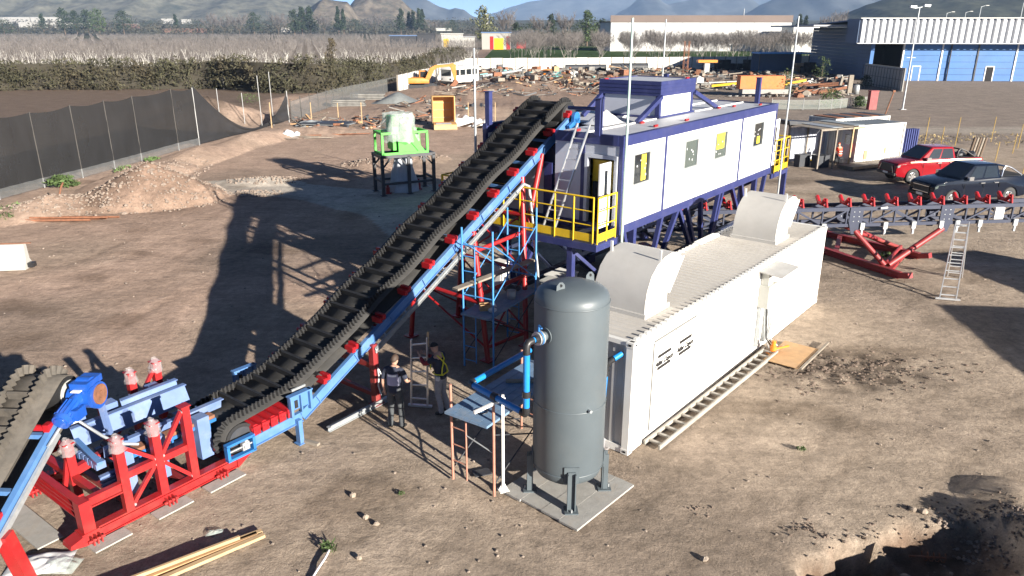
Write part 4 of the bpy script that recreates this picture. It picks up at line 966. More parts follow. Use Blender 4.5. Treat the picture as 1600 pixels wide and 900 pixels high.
MB().bx(TX0-.05, TX1+.05, TY0-.05, TY0+.0, TZ-.0, TZ+.06).bx(TX0-.05, TX0, TY0, TY1, TZ, TZ+.06).build('turret_base', m_navy, cab)
for p, q in (((3.0,1.25,TZ+.02),(4.66,1.30,6.55)), ((9.0,1.25,TZ+.02),(7.1,1.30,6.55)), ((3.6,3.6,TZ+.02),(4.66,3.5,6.55)), ((8.6,3.6,TZ+.02),(7.1,3.5,6.55))):
    MB().bar(p, q, .13, .13).build('roof_brace', m_navy, cab)
for x, y in ((.02, .80), (11.75, .76), (.1, 4.72), (11.75, 4.7)): MB().bx(x-.08, x+.08, y-.08, y+.08, TZ-.02, 6.82).bx(x-.11, x+.11, y-.11, y+.11, 6.82, 6.84).build('roof_post', m_navy, cab)
MB().tube((.06, .9, 6.55), (.35, 2.0, 6.5), .05, 8).build('post_tie', m_navy, cab)
for k, (x, y) in enumerate(((.4,1.7),(3.1,1.12),(4.6,.35),(8.9,1.1),(9.8,.9),(11.0,.35),(2.6,.4),(4.7,3.4),(6.9,1.5),(5.2,1.45))):
    MB().bx(x-.10, x+.10, y-.03, y+.03, (TZ if (k < 7 or k > 8) else 6.99)+.0, (TZ if (k < 7 or k > 8) else 6.99)+.06).build('red_lug', m_red, cab)
# balconies
def railing(root, pts, n, ztop, zfl, toe=True, m=m_yel):
    for a, b in zip(pts, pts[1:]):
        a, b = Vector(a), Vector(b)
        q = MB(); q.tube((a.x, a.y, ztop), (b.x, b.y, ztop), .026, 8); q.tube((a.x, a.y, zfl+.85), (b.x, b.y, zfl+.85), .018, 6); q.tube((a.x, a.y, zfl+.47), (b.x, b.y, zfl+.47), .018, 6)
        ro = q.build('rail', m, root)
        k = max(1, round((b-a).length/.62))
        for i in range(k+1):
            p = a.lerp(b, i/k); MB().tube((p.x, p.y, zfl-.16), (p.x, p.y, ztop), .024, 8).build('baluster', m, root)
        if toe:
            d = (b-a).normalized(); MB().bar((a.x, a.y, zfl+.13), (b.x, b.y, zfl+.13), .012, .22).build('toe_board', m, root)
bal = cab
MB().bx(-1.22, -.03, .02, 5.5, 3.16, 3.20).build('balcony_floor', m_char, cab)
MB().bx(-1.26, -1.18, -.04, 5.5, 2.98, 3.17).bx(-1.18, -.05, -.04, .04, 2.98, 3.17).bx(-1.18, -.05, 5.42, 5.5, 2.98, 3.17).bx(-1.18, -.05, 2.4, 2.5, 2.98, 3.16).build('balcony_beam', m_navy, cab)
railing(cab, [(-1.2, 5.48), (-1.2, 3.72), (-1.2, 1.96), (-1.2, .12)], 0, 4.42, 3.2)
railing(cab, [(-1.16, .0), (-.22, .0)], 0, 4.42, 3.2); railing(cab, [(-1.2, 5.52), (-.2, 5.52)], 0, 4.42, 3.2)
MB().bx(LC+.03, LC+1.95, .02, 1.9, 3.10, 3.14).build('balcony_floor', m_char, cab)
MB().bx(LC+.02, LC+1.98, -.04, .03, 2.94, 3.12).bx(LC+1.9, LC+1.98, .03, 1.95, 2.94, 3.12).build('balcony_beam', m_navy, cab)
railing(cab, [(LC+.35, .0), (LC+1.95, .0), (LC+1.95, 1.9)], 0, 4.42, 3.14)
# stilts
def col(x, y, z1=ZB, w=.17): MB().bx(x-w/2, x+w/2, y-w/2, y+w/2, 0, z1).bx(x-.16, x+.16, y-.16, y+.16, 0, .02).build('column', m_navy, cab)
for x, y in ((-1.1, .85), (-1.1, 4.9), (1.0, .12), (1.0, 4.7), (10.6, .12), (10.6, 4.7), (13.88, .05), (13.88, 1.85)): col(x, y, 2.97 if x < 0 or x > 13 else ZB)
for y in (.08, 4.78):
    for f, tops in ((6.15, (3.9, 4.45, 5.55, 7.05, 7.35)), (1.6, (.35, 2.7, 3.8)), (10.6, (8.2, 9.1, 11.6))):
        for t in tops: MB().bar((f+(t-f)*.04, y, .3), (t, y, ZB+.02), .13, .13, (0, 1, 0)).build('strut', m_navy, cab)
        MB().bx(f-.25, f+.25, y-.2, y+.2, 0, .32).build('foot_block', m_navy, cab)
    MB().bar((1.2, y, 1.75), (11, y, 1.75), .12, .14).build('tie_beam', m_dnavy, cab); MB().bar((1.2, y, .2), (11, y, .2), .14, .16).build('ground_beam', m_dnavy, cab)
for x in (.3, 1.6, 3.9, 6.15, 8.3, 10.6):
    MB().bar((x, .1, ZB+.06), (x, 4.78, ZB+.06), .14, .16).build('floor_beam', m_navy, cab); MB().bar((x, .1, .3), (x, 4.78, ZB-.1), .09, .09).build('cross_brace', m_dnavy, cab); MB().bar((x, 4.78, .3), (x, .1, ZB-.1), .09, .09).build('cross_brace', m_dnavy, cab)
MB().bar((-1.1, .9, 2.0), (1.0, .2, .4), .1, .1).bar((-1.1, .9, 2.9), (.9, .1, 1.0), .09, .09).each('cross_brace', m_navy, cab)
# cabinets and plant under the cabin
def cabinet(loc, d, m, label, nm='equipment_cabinet', lid=True):
    t = thing(nm, label, 'cabinet', loc, KB.az); a, b, h = d
    MB().bx(0, a, 0, b, .08, h).build('body', m, t); MB().bx(-.03, a+.03, -.03, b+.03, h, h+.04).build('lid', m, t)
    MB().bx(-.012, -.001, .06, b-.06, .16, h-.08).build('door', m, t); MB().bx(-.03, -.013, .1, .15, h*.5, h*.6).build('handle', m_blk, t)
    MB().bx(.05, a-.05, .05, b-.05, 0, .08).build('plinth', m_char, t)
    MB().bx(.08, a-.08, -.012, -.002, h*.55, h*.8).build('vent', m_char, t)
    return t
cabinet(KB.w(-1.6, 1.0, 0), (.45, .5, 1.95), m_beige, 'pale grey upright cabinet beside the navy balcony post')
cabinet(KB.w(-.5, .1, 0), (1.3, .9, 1.45), m_white, 'wide white generator cabinet under the near end of the cabin')
cabinet(KB.w(-.6, 1.45, 0), (.8, .6, 1.75), m_white, 'taller white cabinet between the grey one and the generator')
cabinet(KB.w(-1.2, 3.2, 0), (.4, .4, 2.0), m_white, 'white cabinet with round latches behind the red conveyor leg')
one('tarp_heap', MB().surf(14, 10, lambda u, v: ((u-.5)*1.25, (v-.5)*.8, .02+.34*max(0, 1-((u-.5)*2)**2)*max(0, 1-((v-.5)*2)**2)*(1+.5*noise.noise((u*6, v*6, 2))))), m_bag, 'crumpled white sheet lying on the cabin roof beside the conveyor head', 'sheet', KB.w(2.3, 2.0, ZT+.0), KB.az)
# masts at the corners
for i, (x, y, ty, lab) in enumerate(((-.12, -.16, 28, 'thin pale green lightning mast at the near right corner of the cabin'), (-.15, 5.05, 75, 'thin mast with a dark lower half at the near left corner of the cabin'), (12.25, -.3, 25, 'thin mast at the far right corner beside the balcony'), (12.1, 5.05, 30, 'thin mast rising behind the roof turret'))):
    p = KB.w(x, y, 0); h = HZ(p, ty); t = thing('lightning_mast', lab, 'mast', p, 0, None)
    MB().tube((0, 0, h*.6 if i == 1 else 0), (0, 0, h), .042, 8, .03).build('upper_tube', m_galv if i else M('pale_green_mast', (.42,.55,.50), .4, .2), t)
    if i == 1: MB().tube((0, 0, 0), (0, 0, h*.6), .05, 8).build('lower_tube', m_char, t)
    MB().bx(-.12, .12, -.12, .12, 0, .02).build('base_plate', m_galv, t)
# ================================================================== dark blue conveyor running out under the cabin
HC = Frame((11.84, 26.95), 5.8)
hcv = thing('truss_conveyor', 'dark blue truss conveyor frame with red troughing rollers and red V support', 'conveyor', HC.w(0, 0, 0), 5.8)
x0, x1 = -8.2, 9.6; zt = 2.28
for y in (0, .72):
    MB().bar((x0, y, zt), (x1, y, zt), .10, .14).build('top_chord', m_dnavy, hcv); MB().bar((x0, y, zt-.62), (x1, y, zt-.62), .10, .12).build('bottom_chord', m_dnavy, hcv)
    k = x0+.3; i = 0
    while k < x1-.8:
        MB().bar((k, y, zt-.06), (k, y, zt-.58), .07, .05).build('web_post', m_dnavy, hcv)
        a, b = ((k, y, zt-.08), (k+.9, y, zt-.56)) if i % 2 else ((k, y, zt-.56), (k+.9, y, zt-.08))
        MB().bar(a, b, .06, .06, (0, 1, 0)).build('web_diagonal', m_dnavy, hcv); k += .95; i += 1
k = x0+.2
while k < x1: MB().bar((k, 0, zt-.6), (k, .72, zt-.6), .06, .06).build('cross_member', m_dnavy, hcv); MB().bar((k, 0, zt), (k, .72, zt), .06, .06).build('cross_member', m_dnavy, hcv); k += 1.9
ids = [G(p, q, zt+.2) for p, q in ((1257,322),(1290,322),(1322,321),(1355,320),(1391,319),(1425,318),(1463,317),(1502,316),(1543,315),(1585,314))]
xs_ = [HC.l(p).x for p in ids]; stp = (xs_[-1]-xs_[0])/9
for k in range(-7, 10):
    xx = xs_[0]+k*stp
    if not x0 < xx < x1: continue
    r = MB().tube((xx, .04, zt+.36), (xx, .23, zt+.17), .075, 10).tube((xx, .25, zt+.16), (xx, .46, zt+.16), .075, 10).tube((xx, .48, zt+.17), (xx, .68, zt+.36), .075, 10)
    ro = r.build('troughing_roller', m_roller, hcv)
    b = MB().bar((xx+.09, 0, zt+.09), (xx+.09, .72, zt+.09), .08, .05)
    for y in (.02, .24, .47, .70): b.bar((xx+.08, y, zt+.08), (xx+.02, y, zt+(.40 if y in (.02, .70) else .2)), .10, .05)
    b.build('roller_bracket', m_roller, ro)
for px_, m in ((1368,1),(1474,1)):
    pass
def hx_(px, py): return HC.py(px, py, -.08)
pl1, pl2 = hx_(1337, 345).x, hx_(1478, 345).x
for p in (pl1, pl2):
    for y in (-.07, .79):
        g = MB().prism([(p-.26, zt+.06), (p+.26, zt+.06), (p+.26, zt-.5), (p+.12, zt-.95), (p-.12, zt-.95), (p-.26, zt-.5)], lambda u, v, a: (u, a, v), y-.015, y+.015).build('gusset_plate', m_dnavy, hcv)
        q = MB()
        for i in range(3):
            for j in range(2): q.tube((p-.1+j*.2, y-.03, zt-.1-i*.18), (p-.1+j*.2, y+.03, zt-.1-i*.18), .02, 6)
        q.build('bolt', m_galv, g, kind='stuff')
ap1 = HC.l(G(1382, 424)); ap2 = HC.l(G(1405, 398))
MB().tube((pl1+.05, -.02, zt-.85), (ap1.x-.05, ap1.y, .25), .10, 12).build('support_leg', m_dred, hcv)
MB().tube((pl2-.05, -.02, zt-.85), (ap1.x+.1, ap1.y, .25), .11, 12).build('support_leg', m_dred, hcv)
MB().tube((pl1+.1, .8, zt-.85), (ap2.x, ap2.y, .25), .10, 12).build('support_leg', m_dred, hcv)
MB().tube((pl1+.15, .1, zt-.9), (ap2.x, ap2.y, .3), .07, 10).build('support_leg', m_dred, hcv)
MB().tube((ap1.x, ap1.y, .35), (ap2.x, ap2.y, .35), .07, 10).build('support_tie', m_dred, hcv)
for a, b, px0 in ((G(1405, 436), G(1275, 392), 1), (G(1435, 405), G(1275, 366), 2)):
    a, b = HC.l(a), HC.l(b); a.z = b.z = .14; d = (b-a).normalized()
    MB().ibeam(a, b, .22, .24, .03).build('skid_runner', m_dred, hcv); MB().bar(a-d*.42+Vector((0, 0, .12)), a, .24, .20).build('skid_nose', m_dred, hcv)
for t in (.12, .75):
    a1, b1 = HC.l(G(1405, 436)), HC.l(G(1275, 392)); a2, b2 = HC.l(G(1435, 405)), HC.l(G(1275, 366)); p, q = a1.lerp(b1, t), a2.lerp(b2, t); p.z = q.z = .16
    MB().bar(p, q, .18, .14).build('skid_tie', m_dred, hcv)
for px in (1250, 1287, 1347, 1383, 1427, 1470, 1495, 1530, 1585):
    p = hx_(px, 350); MB().bx(p.x-.08, p.x+.08, -.14, -.05, zt-.78, zt-.52).bx(p.x-.02, p.x+.05, -.12, -.06, zt-1.0, zt-.78).build('galvanised_clip', m_galv, hcv)
p = hx_(1558, 340); MB().bx(p.x-.18, p.x+.18, -.16, -.06, zt-.50, zt-.05).build('junction_box', m_white, hcv)
p = hx_(1380, 325); MB().tube((p.x-.12, -.12, zt+.02), (p.x+.14, -.12, zt+.05), .04, 8).build('rope_switch', m_bag, hcv)
MB().bx(x1-.05, x1+.02, -.06, .78, zt-.7, zt+.3).build('end_plate', m_dnavy, hcv)
pb = Frame(KB.w(5.2, 2.6)[:2], 20)
one('red_skid_block', MB().bx(0, 1.6, 0, .9, 0, .5).bx(.2, .5, .2, .7, .5, 1.3).bx(.9, 1.2, .2, .7, .5, 1.1), m_red, 'red machine frame standing in the shade under the cabin', 'machine', pb.w(0, 0, 0), 20)
# ================================================================== people
def skinned(name, verts, edges, m, parent, sub=2, label=None):
    me = bpy.data.meshes.new(name); me.from_pydata([v[:3] for v in verts], edges, []); ob = bpy.data.objects.new(name, me); COL.objects.link(ob)
    sk_ = ob.modifiers.new('s', 'SKIN'); sk_.use_smooth_shade = True
    lay = me.skin_vertices[0].data
    for i, v in enumerate(verts):
        r = v[3]; lay[i].radius = r if isinstance(r, tuple) else (r, r); lay[i].use_root = (i == 0)
    sb = ob.modifiers.new('b', 'SUBSURF'); sb.levels = sb.render_levels = sub
    dg = bpy.context.evaluated_depsgraph_get(); dg.update()
    m2 = bpy.data.meshes.new_from_object(ob.evaluated_get(dg)); bpy.data.objects.remove(ob); m2.name = name
    m2.materials.clear(); m2.materials.append(m); m2.polygons.foreach_set('use_smooth', [True]*len(m2.polygons))
    return link(name, m2, parent, label)
class Body:
    """figure facing +y; J holds joint positions"""
    def __init__(s, J): s.J = {k: Vector(v) for k, v in J.items()}
def figure(name, label, loc, az, J, shirt_m, trouser_m, shoe_m, hair_m, sleeve_m=None, long_sleeve=False, cat='person', cap=None):
    J = {k: Vector(v) for k, v in J.items()}
    root = thing('person', label, cat, loc, az)
    V = []; E = []
    def add(p, r, par=None):
        V.append((p[0], p[1], p[2], r)); i = len(V)-1
        if par is not None: E.append((par, i))
        return i
    pel = add(J['pelvis'], (.15, .115))
    wst = add(J['waist'], (.135, .10), pel); ch = add(J['chest'], (.165, .115), wst); sh = add(J['neckbase'], (.10, .08), ch)
    nk = add(J['neckbase'].lerp(J['head'], .42), .052, sh); hd = J['head']; up = (hd-J['neckbase']).normalized(); fw = Vector(J['look']).normalized()
    h1 = add(hd-up*.055+fw*.012, (.066, .074), nk); h2 = add(hd+up*.03, (.076, .094), h1); add(hd+up*.105-fw*.005, (.052, .062), h2)
    no = add(hd-up*.012+fw*.098, .013, h2); 
    sd = fw.cross(up).normalized()
    for q in (-1, 1): add(hd-up*.01+sd*q*.083, (.012, .022), h2)
    for sfx in ('L', 'R'):
        a = add(J['sho'+sfx], .064, ch if False else sh); b = add(J['elb'+sfx], .043, a); c = add(J['wri'+sfx], .028, b)
        dirh = (J['wri'+sfx]-J['elb'+sfx]).normalized(); sdh = dirh.cross(fw); sdh = (sdh if sdh.length > .2 else dirh.cross(up)).normalized()
        palm = add(J['wri'+sfx]+dirh*.055, (.040, .018), c)
        kn = dirh.cross(sdh)
        for k, (o, L) in enumerate(((-.032, .062), (-.011, .075), (.011, .07), (.032, .055))):
            p0 = J['wri'+sfx]+dirh*.09+sdh*o; i0 = add(p0, .0095, palm); i1 = add(p0+dirh*L*.5+kn*.006, .009, i0); add(p0+dirh*L*.85+kn*.026, .0075, i1)
        t0 = add(J['wri'+sfx]+dirh*.045-sdh*.042+kn*.012, .011, palm); add(J['wri'+sfx]+dirh*.095-sdh*.052+kn*.03, .0085, t0)
        hip = add(J['hip'+sfx], .088, pel); kne = add(J['kne'+sfx], .056, hip); ank = add(J['ank'+sfx], .036, kne); add(J['ank'+sfx]+Vector(J.get('toe'+sfx, fw))*.0+Vector((0, 0, -.05)), .036, ank)
    skinned('body', V, E, m_skin, root)
    # trousers
    V = []; E = []
    pel = add(J['pelvis']+Vector((0, 0, .02)), (.165, .125)); add(J['waist'].lerp(J['chest'], .2), (.15, .115), pel)
    for sfx in ('L', 'R'):
        hip = add(J['hip'+sfx], .105, pel); m1 = add(J['hip'+sfx].lerp(J['kne'+sfx], .55), .088, hip); kne = add(J['kne'+sfx], .074, m1); m2 = add(J['kne'+sfx].lerp(J['ank'+sfx], .5)+Vector((.01, -.012, 0)), .070, kne); add(J['ank'+sfx]+Vector((0, 0, .02)), .068, m2); add(J['ank'+sfx]+Vector((0, 0, -.045)), .066, len(V)-1)
    skinned('trousers', V, E, trouser_m, root)
    # shirt with sleeves
    V = []; E = []
    w00 = add(J['pelvis']+Vector((0, 0, -.07)), (.18, .14)); w0 = add(J['pelvis']+Vector((0, 0, .03)), (.176, .138), w00); w1 = add(J['waist'], (.165, .126), w0); c1 = add(J['chest'], (.185, .133), w1); s1 = add(J['neckbase']-up*.02, (.125, .11), c1); add(J['neckbase']+up*.045, .074, s1)
    for sfx in ('L', 'R'):
        a = add(J['sho'+sfx], .078, s1); b = add(J['sho'+sfx].lerp(J['elb'+sfx], .55), .068, a)
        if not long_sleeve: b2 = add(J['sho'+sfx].lerp(J['elb'+sfx], .8), .062, b)
    skinned('shirt', V, E, shirt_m, root)
    if long_sleeve:
        for sfx in ('L', 'R'):
            V = []; E = []
            a = add(J['sho'+sfx].lerp(J['elb'+sfx], .3), .066); b = add(J['elb'+sfx], .058, a); add(J['wri'+sfx]+(J['elb'+sfx]-J['wri'+sfx])*.08, .042, b); skinned('sleeve', V, E, sleeve_m, root)
    for sfx in ('L', 'R'):
        V = []; E = []; t = Vector(J.get('toe'+sfx, (0, 1, 0))).normalized(); a_ = J['ank'+sfx]
        a = add(a_+Vector((0, 0, -.01)), .055); h = add(a_+Vector((0, 0, -.055))-t*.03, (.05, .042), a); b = add(a_+Vector((0, 0, -.06))+t*.08, (.052, .040), a); add(a_+Vector((0, 0, -.07))+t*.17, (.045, .03), b)
        skinned('shoe', V, E, shoe_m, root)
    # hair: a close cap of hair over the back and top of the head
    hb = MB(); M3 = Matrix((sd, fw, up)).transposed()
    def fh(u, v):
        a = u*2*math.pi; low = .28+.36*(.5+.5*math.sin(a)) if cap is None else .56; ph = v*(math.pi*(1-low)); 
        r = 1.0+.03*noise.noise((math.cos(a)*4, math.sin(a)*4, v*5)); p = Vector((math.cos(a)*math.sin(ph)*.088*r, math.sin(a)*math.sin(ph)*.106*r-.004, math.cos(ph)*.112*r+.035))
        return tuple(hd+M3 @ p)
    hb.surf(20, 8, fh)
    if cap is not None:
        hb.surf(8, 2, lambda u, v: tuple(hd+M3 @ Vector(((u-.5)*.15, .085+v*.075*math.sin(u*math.pi), .055-v*.02))))
    hb.build('cap' if cap is not None else 'hair', cap or hair_m, root)
    return root, J
m_navycl = M('navy_cloth', (.022, .026, .045), .9, var=.2, sc=9, bump=.4, bsc=14)
m_greycl = M('grey_trouser_cloth', (.26, .255, .27), .9, var=.15, sc=9, bump=.5, bsc=12)
m_darkcl = M('dark_trouser_cloth', (.055, .06, .065), .9, var=.2, sc=9, bump=.5, bsc=12)
m_lav = M('lavender_vest_panel', (.27, .26, .36), .8, var=.08)
m_refl = M('reflective_band', (.72, .74, .76), .3)
m_boot = M('black_boot', (.018, .018, .018), .6)
m_redcl = M('dark_red_sleeve', (.22, .025, .03), .9)
J1 = dict(pelvis=(0,0,.94), waist=(0,.01,1.10), chest=(0,.0,1.32), neckbase=(0,.01,1.49), head=(.01,.055,1.655), look=(.25,.95,-.18),
     shoL=(-.20,.0,1.44), elbL=(-.265,-.03,1.15), wriL=(-.27,.06,.90), shoR=(.20,.0,1.44), elbR=(.28,.04,1.17), wriR=(.26,.27,1.08),
     hipL=(-.09,0,.90), kneL=(-.12,.02,.50), ankL=(-.14,-.03,.09), hipR=(.09,0,.90), kneR=(.11,.03,.50), ankR=(.13,-.0,.09), toeL=(-.25,1,0), toeR=(.2,1,0))
p1, J = figure('person', 'person seen from behind in dark navy vest with pale lavender back panel and dark trousers', (-2.63, 14.95, -.005), -12, J1, m_navycl, m_darkcl, m_boot, m_hair)
def torso_patch(z0, z1, w, d0, m, nm, root, sgn=-1):
    b = MB()
    b.surf(8, 8, lambda u, v: ((u-.5)*w, sgn*(d0-.06*abs(2*u-1)**2.4), z0+(z1-z0)*v)); b.build(nm, m, root)
torso_patch(1.12, 1.40, .27, .150, m_lav, 'back_panel', p1); torso_patch(1.34, 1.385, .26, .1535, m_refl, 'reflective_band', p1)
J2 = dict(pelvis=(0,0,.94), waist=(0,.02,1.10), chest=(0,.05,1.31), neckbase=(0,.08,1.47), head=(0,.14,1.63), look=(0,.96,-.25),
     shoL=(-.19,.08,1.42), elbL=(-.22,.30,1.27), wriL=(-.13,.47,1.40), shoR=(.19,.08,1.42), elbR=(.22,.30,1.25), wriR=(.12,.48,1.36),
     hipL=(-.09,0,.90), kneL=(-.10,.04,.50), ankL=(-.12,-.06,.09), hipR=(.09,0,.90), kneR=(.10,.02,.50), ankR=(.11,-.10,.09), toeL=(-.1,1,0), toeR=(.15,1,0))
m_cap = M('black_cap', (.015, .015, .016), .8)
p2, J = figure('person', 'person in black cap and yellow harness straps facing the small ladder with dark red sleeves', (-1.66, 15.66, -.005), 62, J2, m_navycl, m_greycl, m_boot, m_hair, m_redcl, True, cap=m_cap)
hs = MB()
for q in (-1, 1):
    hs.path([(q*.11, .20, 1.12), (q*.10, .205, 1.3), (q*.10, .15, 1.455), (q*.09, .02, 1.50), (q*.05, -.075, 1.40), (-q*.08, -.105, 1.22), (-q*.13, -.115, 1.05)], .016, 6)
hs.path([(-.17, .02, 1.05), (-.11, -.125, 1.05), (.11, -.125, 1.05), (.17, .02, 1.05), (.11, .15, 1.06), (-.11, .15, 1.06), (-.17, .02, 1.05)], .018, 6)
hs.build('harness', M('yellow_webbing', (.62, .56, .04), .8), p2)
MB().box((-.20, -.05, .98), (.06, .08, .10)).build('hanging_rag', m_bag, p2)
# ================================================================== site shed: white containers, canopy, deck
SA = Frame((22.75, 49.4), 25)
def corrugated_container(name, label, fr, L, W, H, m_, roofm, az):
    t = thing(name, label, 'container', fr, az)
    n = int(L/.30)
    corr_sheet(corrug(n, .1, L-.1, .04), lambda a, d, k: (a, .03+d, k), .14, H-.1).build('side_wall', m_, t)
    corr_sheet(corrug(n, .1, L-.1, .04), lambda a, d, k: (a, W-.03-d, k), .14, H-.1).build('side_wall', m_, t)
    corr_sheet(corrug(8, .1, W-.1, .04), lambda a, d, k: (.03+d, a, k), .14, H-.1).build('end_wall', m_, t)
    corr_sheet(corrug(8, .1, W-.1, .04), lambda a, d, k: (L-.03-d, a, k), .14, H-.1).build('end_wall', m_, t)
    for x in (0, L-.12):
        for y in (0, W-.12): MB().bx(x, x+.12, y, y+.12, 0, H).build('corner_post', m_, t)
    for y in (.002, W-.102):
        MB().bx(.12, L-.12, y, y+.1, 0, .15).build('bottom_rail', m_, t); MB().bx(.12, L-.12, y, y+.1, H-.1, H-.002).build('top_rail', m_, t)
    for x in (.002, L-.102): MB().bx(x, x+.1, .12, W-.12, H-.1, H-.002).build('end_rail', m_, t); MB().bx(x, x+.1, .12, W-.12, 0, .15).build('end_rail', m_, t)
    corr_sheet(corrug(n, .1, L-.1, -.02), lambda a, d, k: (a, k, H-.01+d), .1, W-.1).build('roof_sheet', roofm, t)
    return t
m_greyroof = M('grey_sheet_roof', (.22, .25, .27), .6, dirt=.3)
ca_ = corrugated_container('site_container', 'white corrugated container with grey roof and rust patches behind the red pickup', SA.w(0, 0, .05), 4.5, 2.44, 2.59, m_shed, m_greyroof, 25)
MB().bx(-.012, -.002, .35, 1.2, .3, 2.2).build('door', m_lilac, ca_); MB().bx(-.02, -.013, .5, .95, 1.3, 1.95).build('door_pane', m_glass, ca_)
MB().bx(.9, 1.15, .018, .026, .3, .9).bx(2.8, 2.9, .018, .026, .6, 1.0).each('rust_patch', m_yel if False else m_ply, ca_)
MB().bx(.28, .40, .012, .026, 1.35, 1.62).bx(.28, .44, .012, .026, 1.66, 1.7).build('marking', m_galv, ca_)
cb_ = corrugated_container('site_container', 'white corrugated container farther back with dark brown roof boards', SA.w(1.2, 3.0, .05), 5.4, 2.44, 2.65, m_shed, M('brown_roof', (.12,.075,.07), .8, dirt=.3), 25)
for k in range(6):
    MB().bx(.3+k*.85, 1.0+k*.85, .2, 2.3, 2.67+.01*(k % 2), 2.70+.01*(k % 2)).build('roof_board', [m_rust, m_char][k % 2], cb_)
bs = thing('corrugated_panel', 'dark blue corrugated panel standing between the white container and the red pickup', 'panel', SA.w(4.6, -.05, .05), 25)
m_bluesh = M('dark_blue_sheet', (.028, .04, .15), .5)
corr_sheet(corrug(6, 0, 1.3, .09), lambda a, d, k: (a, .1-d, k), 0, 2.1).build('sheet', m_bluesh, bs); MB().bx(0, 1.3, .12, .5, 0, 2.08).build('frame', m_bluesh, bs)
cn = thing('canopy', 'lean to canopy of grey roof sheets on timber posts left of the white container', 'canopy', SA.w(0, 0, 0), 25)
for k in range(4): MB().bx(-3.7+k*.95, -2.77+k*.95, -.35, 2.7, 2.62+.015*(k % 2)+.03*k, 2.645+.015*(k % 2)+.03*k).build('roof_sheet', [m_gwood, m_galv, m_gwood, m_greyroof][k], cn)
for x, y in ((-3.5, -.2), (-2.2, -.25), (-.75, -.25), (-3.5, 2.5), (-1.8, 2.5)): MB().bx(x-.05, x+.05, y-.05, y+.05, 0, 2.6).build('post', m_gwood if x < -1 else m_wood, cn)
MB().bx(-3.6, .0, -.30, -.24, 2.5, 2.6).bx(-3.6, 0, 2.5, 2.56, 2.5, 2.6).each('beam', m_gwood, cn); MB().bx(-.8, .2, -.33, -.29, 2.5, 2.62).build('fascia', m_wood, cn)
MB().prism([(-3.9, 2.9), (-2.2, 2.75), (-1.2, 2.66), (-1.4, 2.60), (-3.8, 2.62)], lambda u, v, a: (u, a, v), 2.2, 3.6).build('black_tarp', m_char, cn)
corr_sheet(corrug(14, -3.4, .0, .04), lambda a, d, k: (a, 2.6+d, k), .1, 2.4).build('back_wall', m_lilac, cn)
dk = thing('timber_deck', 'low timber deck in front of the white container and canopy', 'deck', SA.w(-1.6, -1.35, 0), 25)
for k in range(7): MB().bx(0, 5.2, k*.19, k*.19+.18, .20, .25).build('deck_board', m_gwood, dk)
for k in range(6): MB().bx(.1+k*1.0, .2+k*1.0, .0, 1.3, 0, .195).build('bearer', m_gwood, dk)
MB().bx(0, 5.2, -.04, 0, .08, .24).build('edge_board', m_wood, dk)
for i, (x, y, w, l) in enumerate(((-2.4, .6, 1.0, .6), (-3.2, 1.4, .9, .5))): one('tool_box', MB().bx(-w/2, w/2, -l/2, l/2, 0, .75).bx(-w/2-.02, w/2+.02, -l/2-.02, l/2+.02, .75, .8), m_char, ['dark tool box under the canopy nearest the deck', 'dark tool box at the back corner of the canopy'][i], 'box', SA.w(x, y, 0), 25)
one('yellow_sign', MB().prism([(-.3, 0), (.3, 0), (.3, .75), (-.3, .75)], lambda u, v, a: (u, a+v*.45, v), -.015, .015), m_yel, 'yellow board leaning by the canopy post', 'board', G(1266, 252), 50)
one('traffic_cone', MB().bx(-.18, .18, -.18, .18, 0, .03).tube((0, 0, .03), (0, 0, .55), .14, 12, .03), m_orange, 'orange traffic cone beside the yellow board', 'cone', G(1273, 249), 0)
one('concrete_block', MB().bx(-.42, .42, -.22, .22, 0, .38), m_pconc, 'pale concrete block left of the timber deck', 'block', G(1254, 257), 8)
one('fire_extinguisher', MB().tube((0, 0, .05), (0, 0, .5), .09, 10).tube((0, 0, .5), (0, 0, .6), .03, 6), m_red, 'red fire extinguisher hanging by the container door', 'extinguisher', SA.w(-.15, .25, .9), 0)
one('white_barrel', MB().tube((0, 0, 0), (0, 0, .6), .2, 12), m_white, 'white drum standing inside the canopy', 'drum', SA.w(-1.5, 1.9, 0))
m_hivis = M('orange_hi_vis_cloth', (.75, .075, .03), .8)
J3 = dict(pelvis=(0,0,.55), waist=(0,.03,.71), chest=(0,.07,.92), neckbase=(0,.10,1.08), head=(0,.16,1.235), look=(0,.95,-.3),
     shoL=(-.19,.10,1.03), elbL=(-.25,.22,.78), wriL=(-.14,.42,.70), shoR=(.19,.10,1.03), elbR=(.25,.22,.78), wriR=(.14,.42,.70),
     hipL=(-.09,.02,.53), kneL=(-.13,.44,.52), ankL=(-.14,.42,.09), hipR=(.09,.02,.53), kneR=(.13,.44,.52), ankR=(.14,.42,.09))
p3, J = figure('person', 'person sitting under the canopy in an orange vest with pale reflective bands', SA.w(-.75, .55, .12), 25, J3, m_hivis, m_darkcl, m_boot, m_hair, cap=M('orange_helmet', (.75,.10,.03), .4))
torso_patch(.80, .85, .28, .125, m_refl, 'reflective_band', p3); torso_patch(.66, .70, .29, .115, m_refl, 'reflective_band', p3)
st = thing('stool', 'small dark stool under the seated person', 'stool', SA.w(-.75, .55, .05), 25)
MB().bx(-.2, .2, -.17, .2, .44, .48).build('seat', m_char, st)
for x in (-.17, .17):
    for y in (-.14, .17): MB().bar((x, y, 0), (x, y, .44), .03, .03).build('leg', m_char, st)
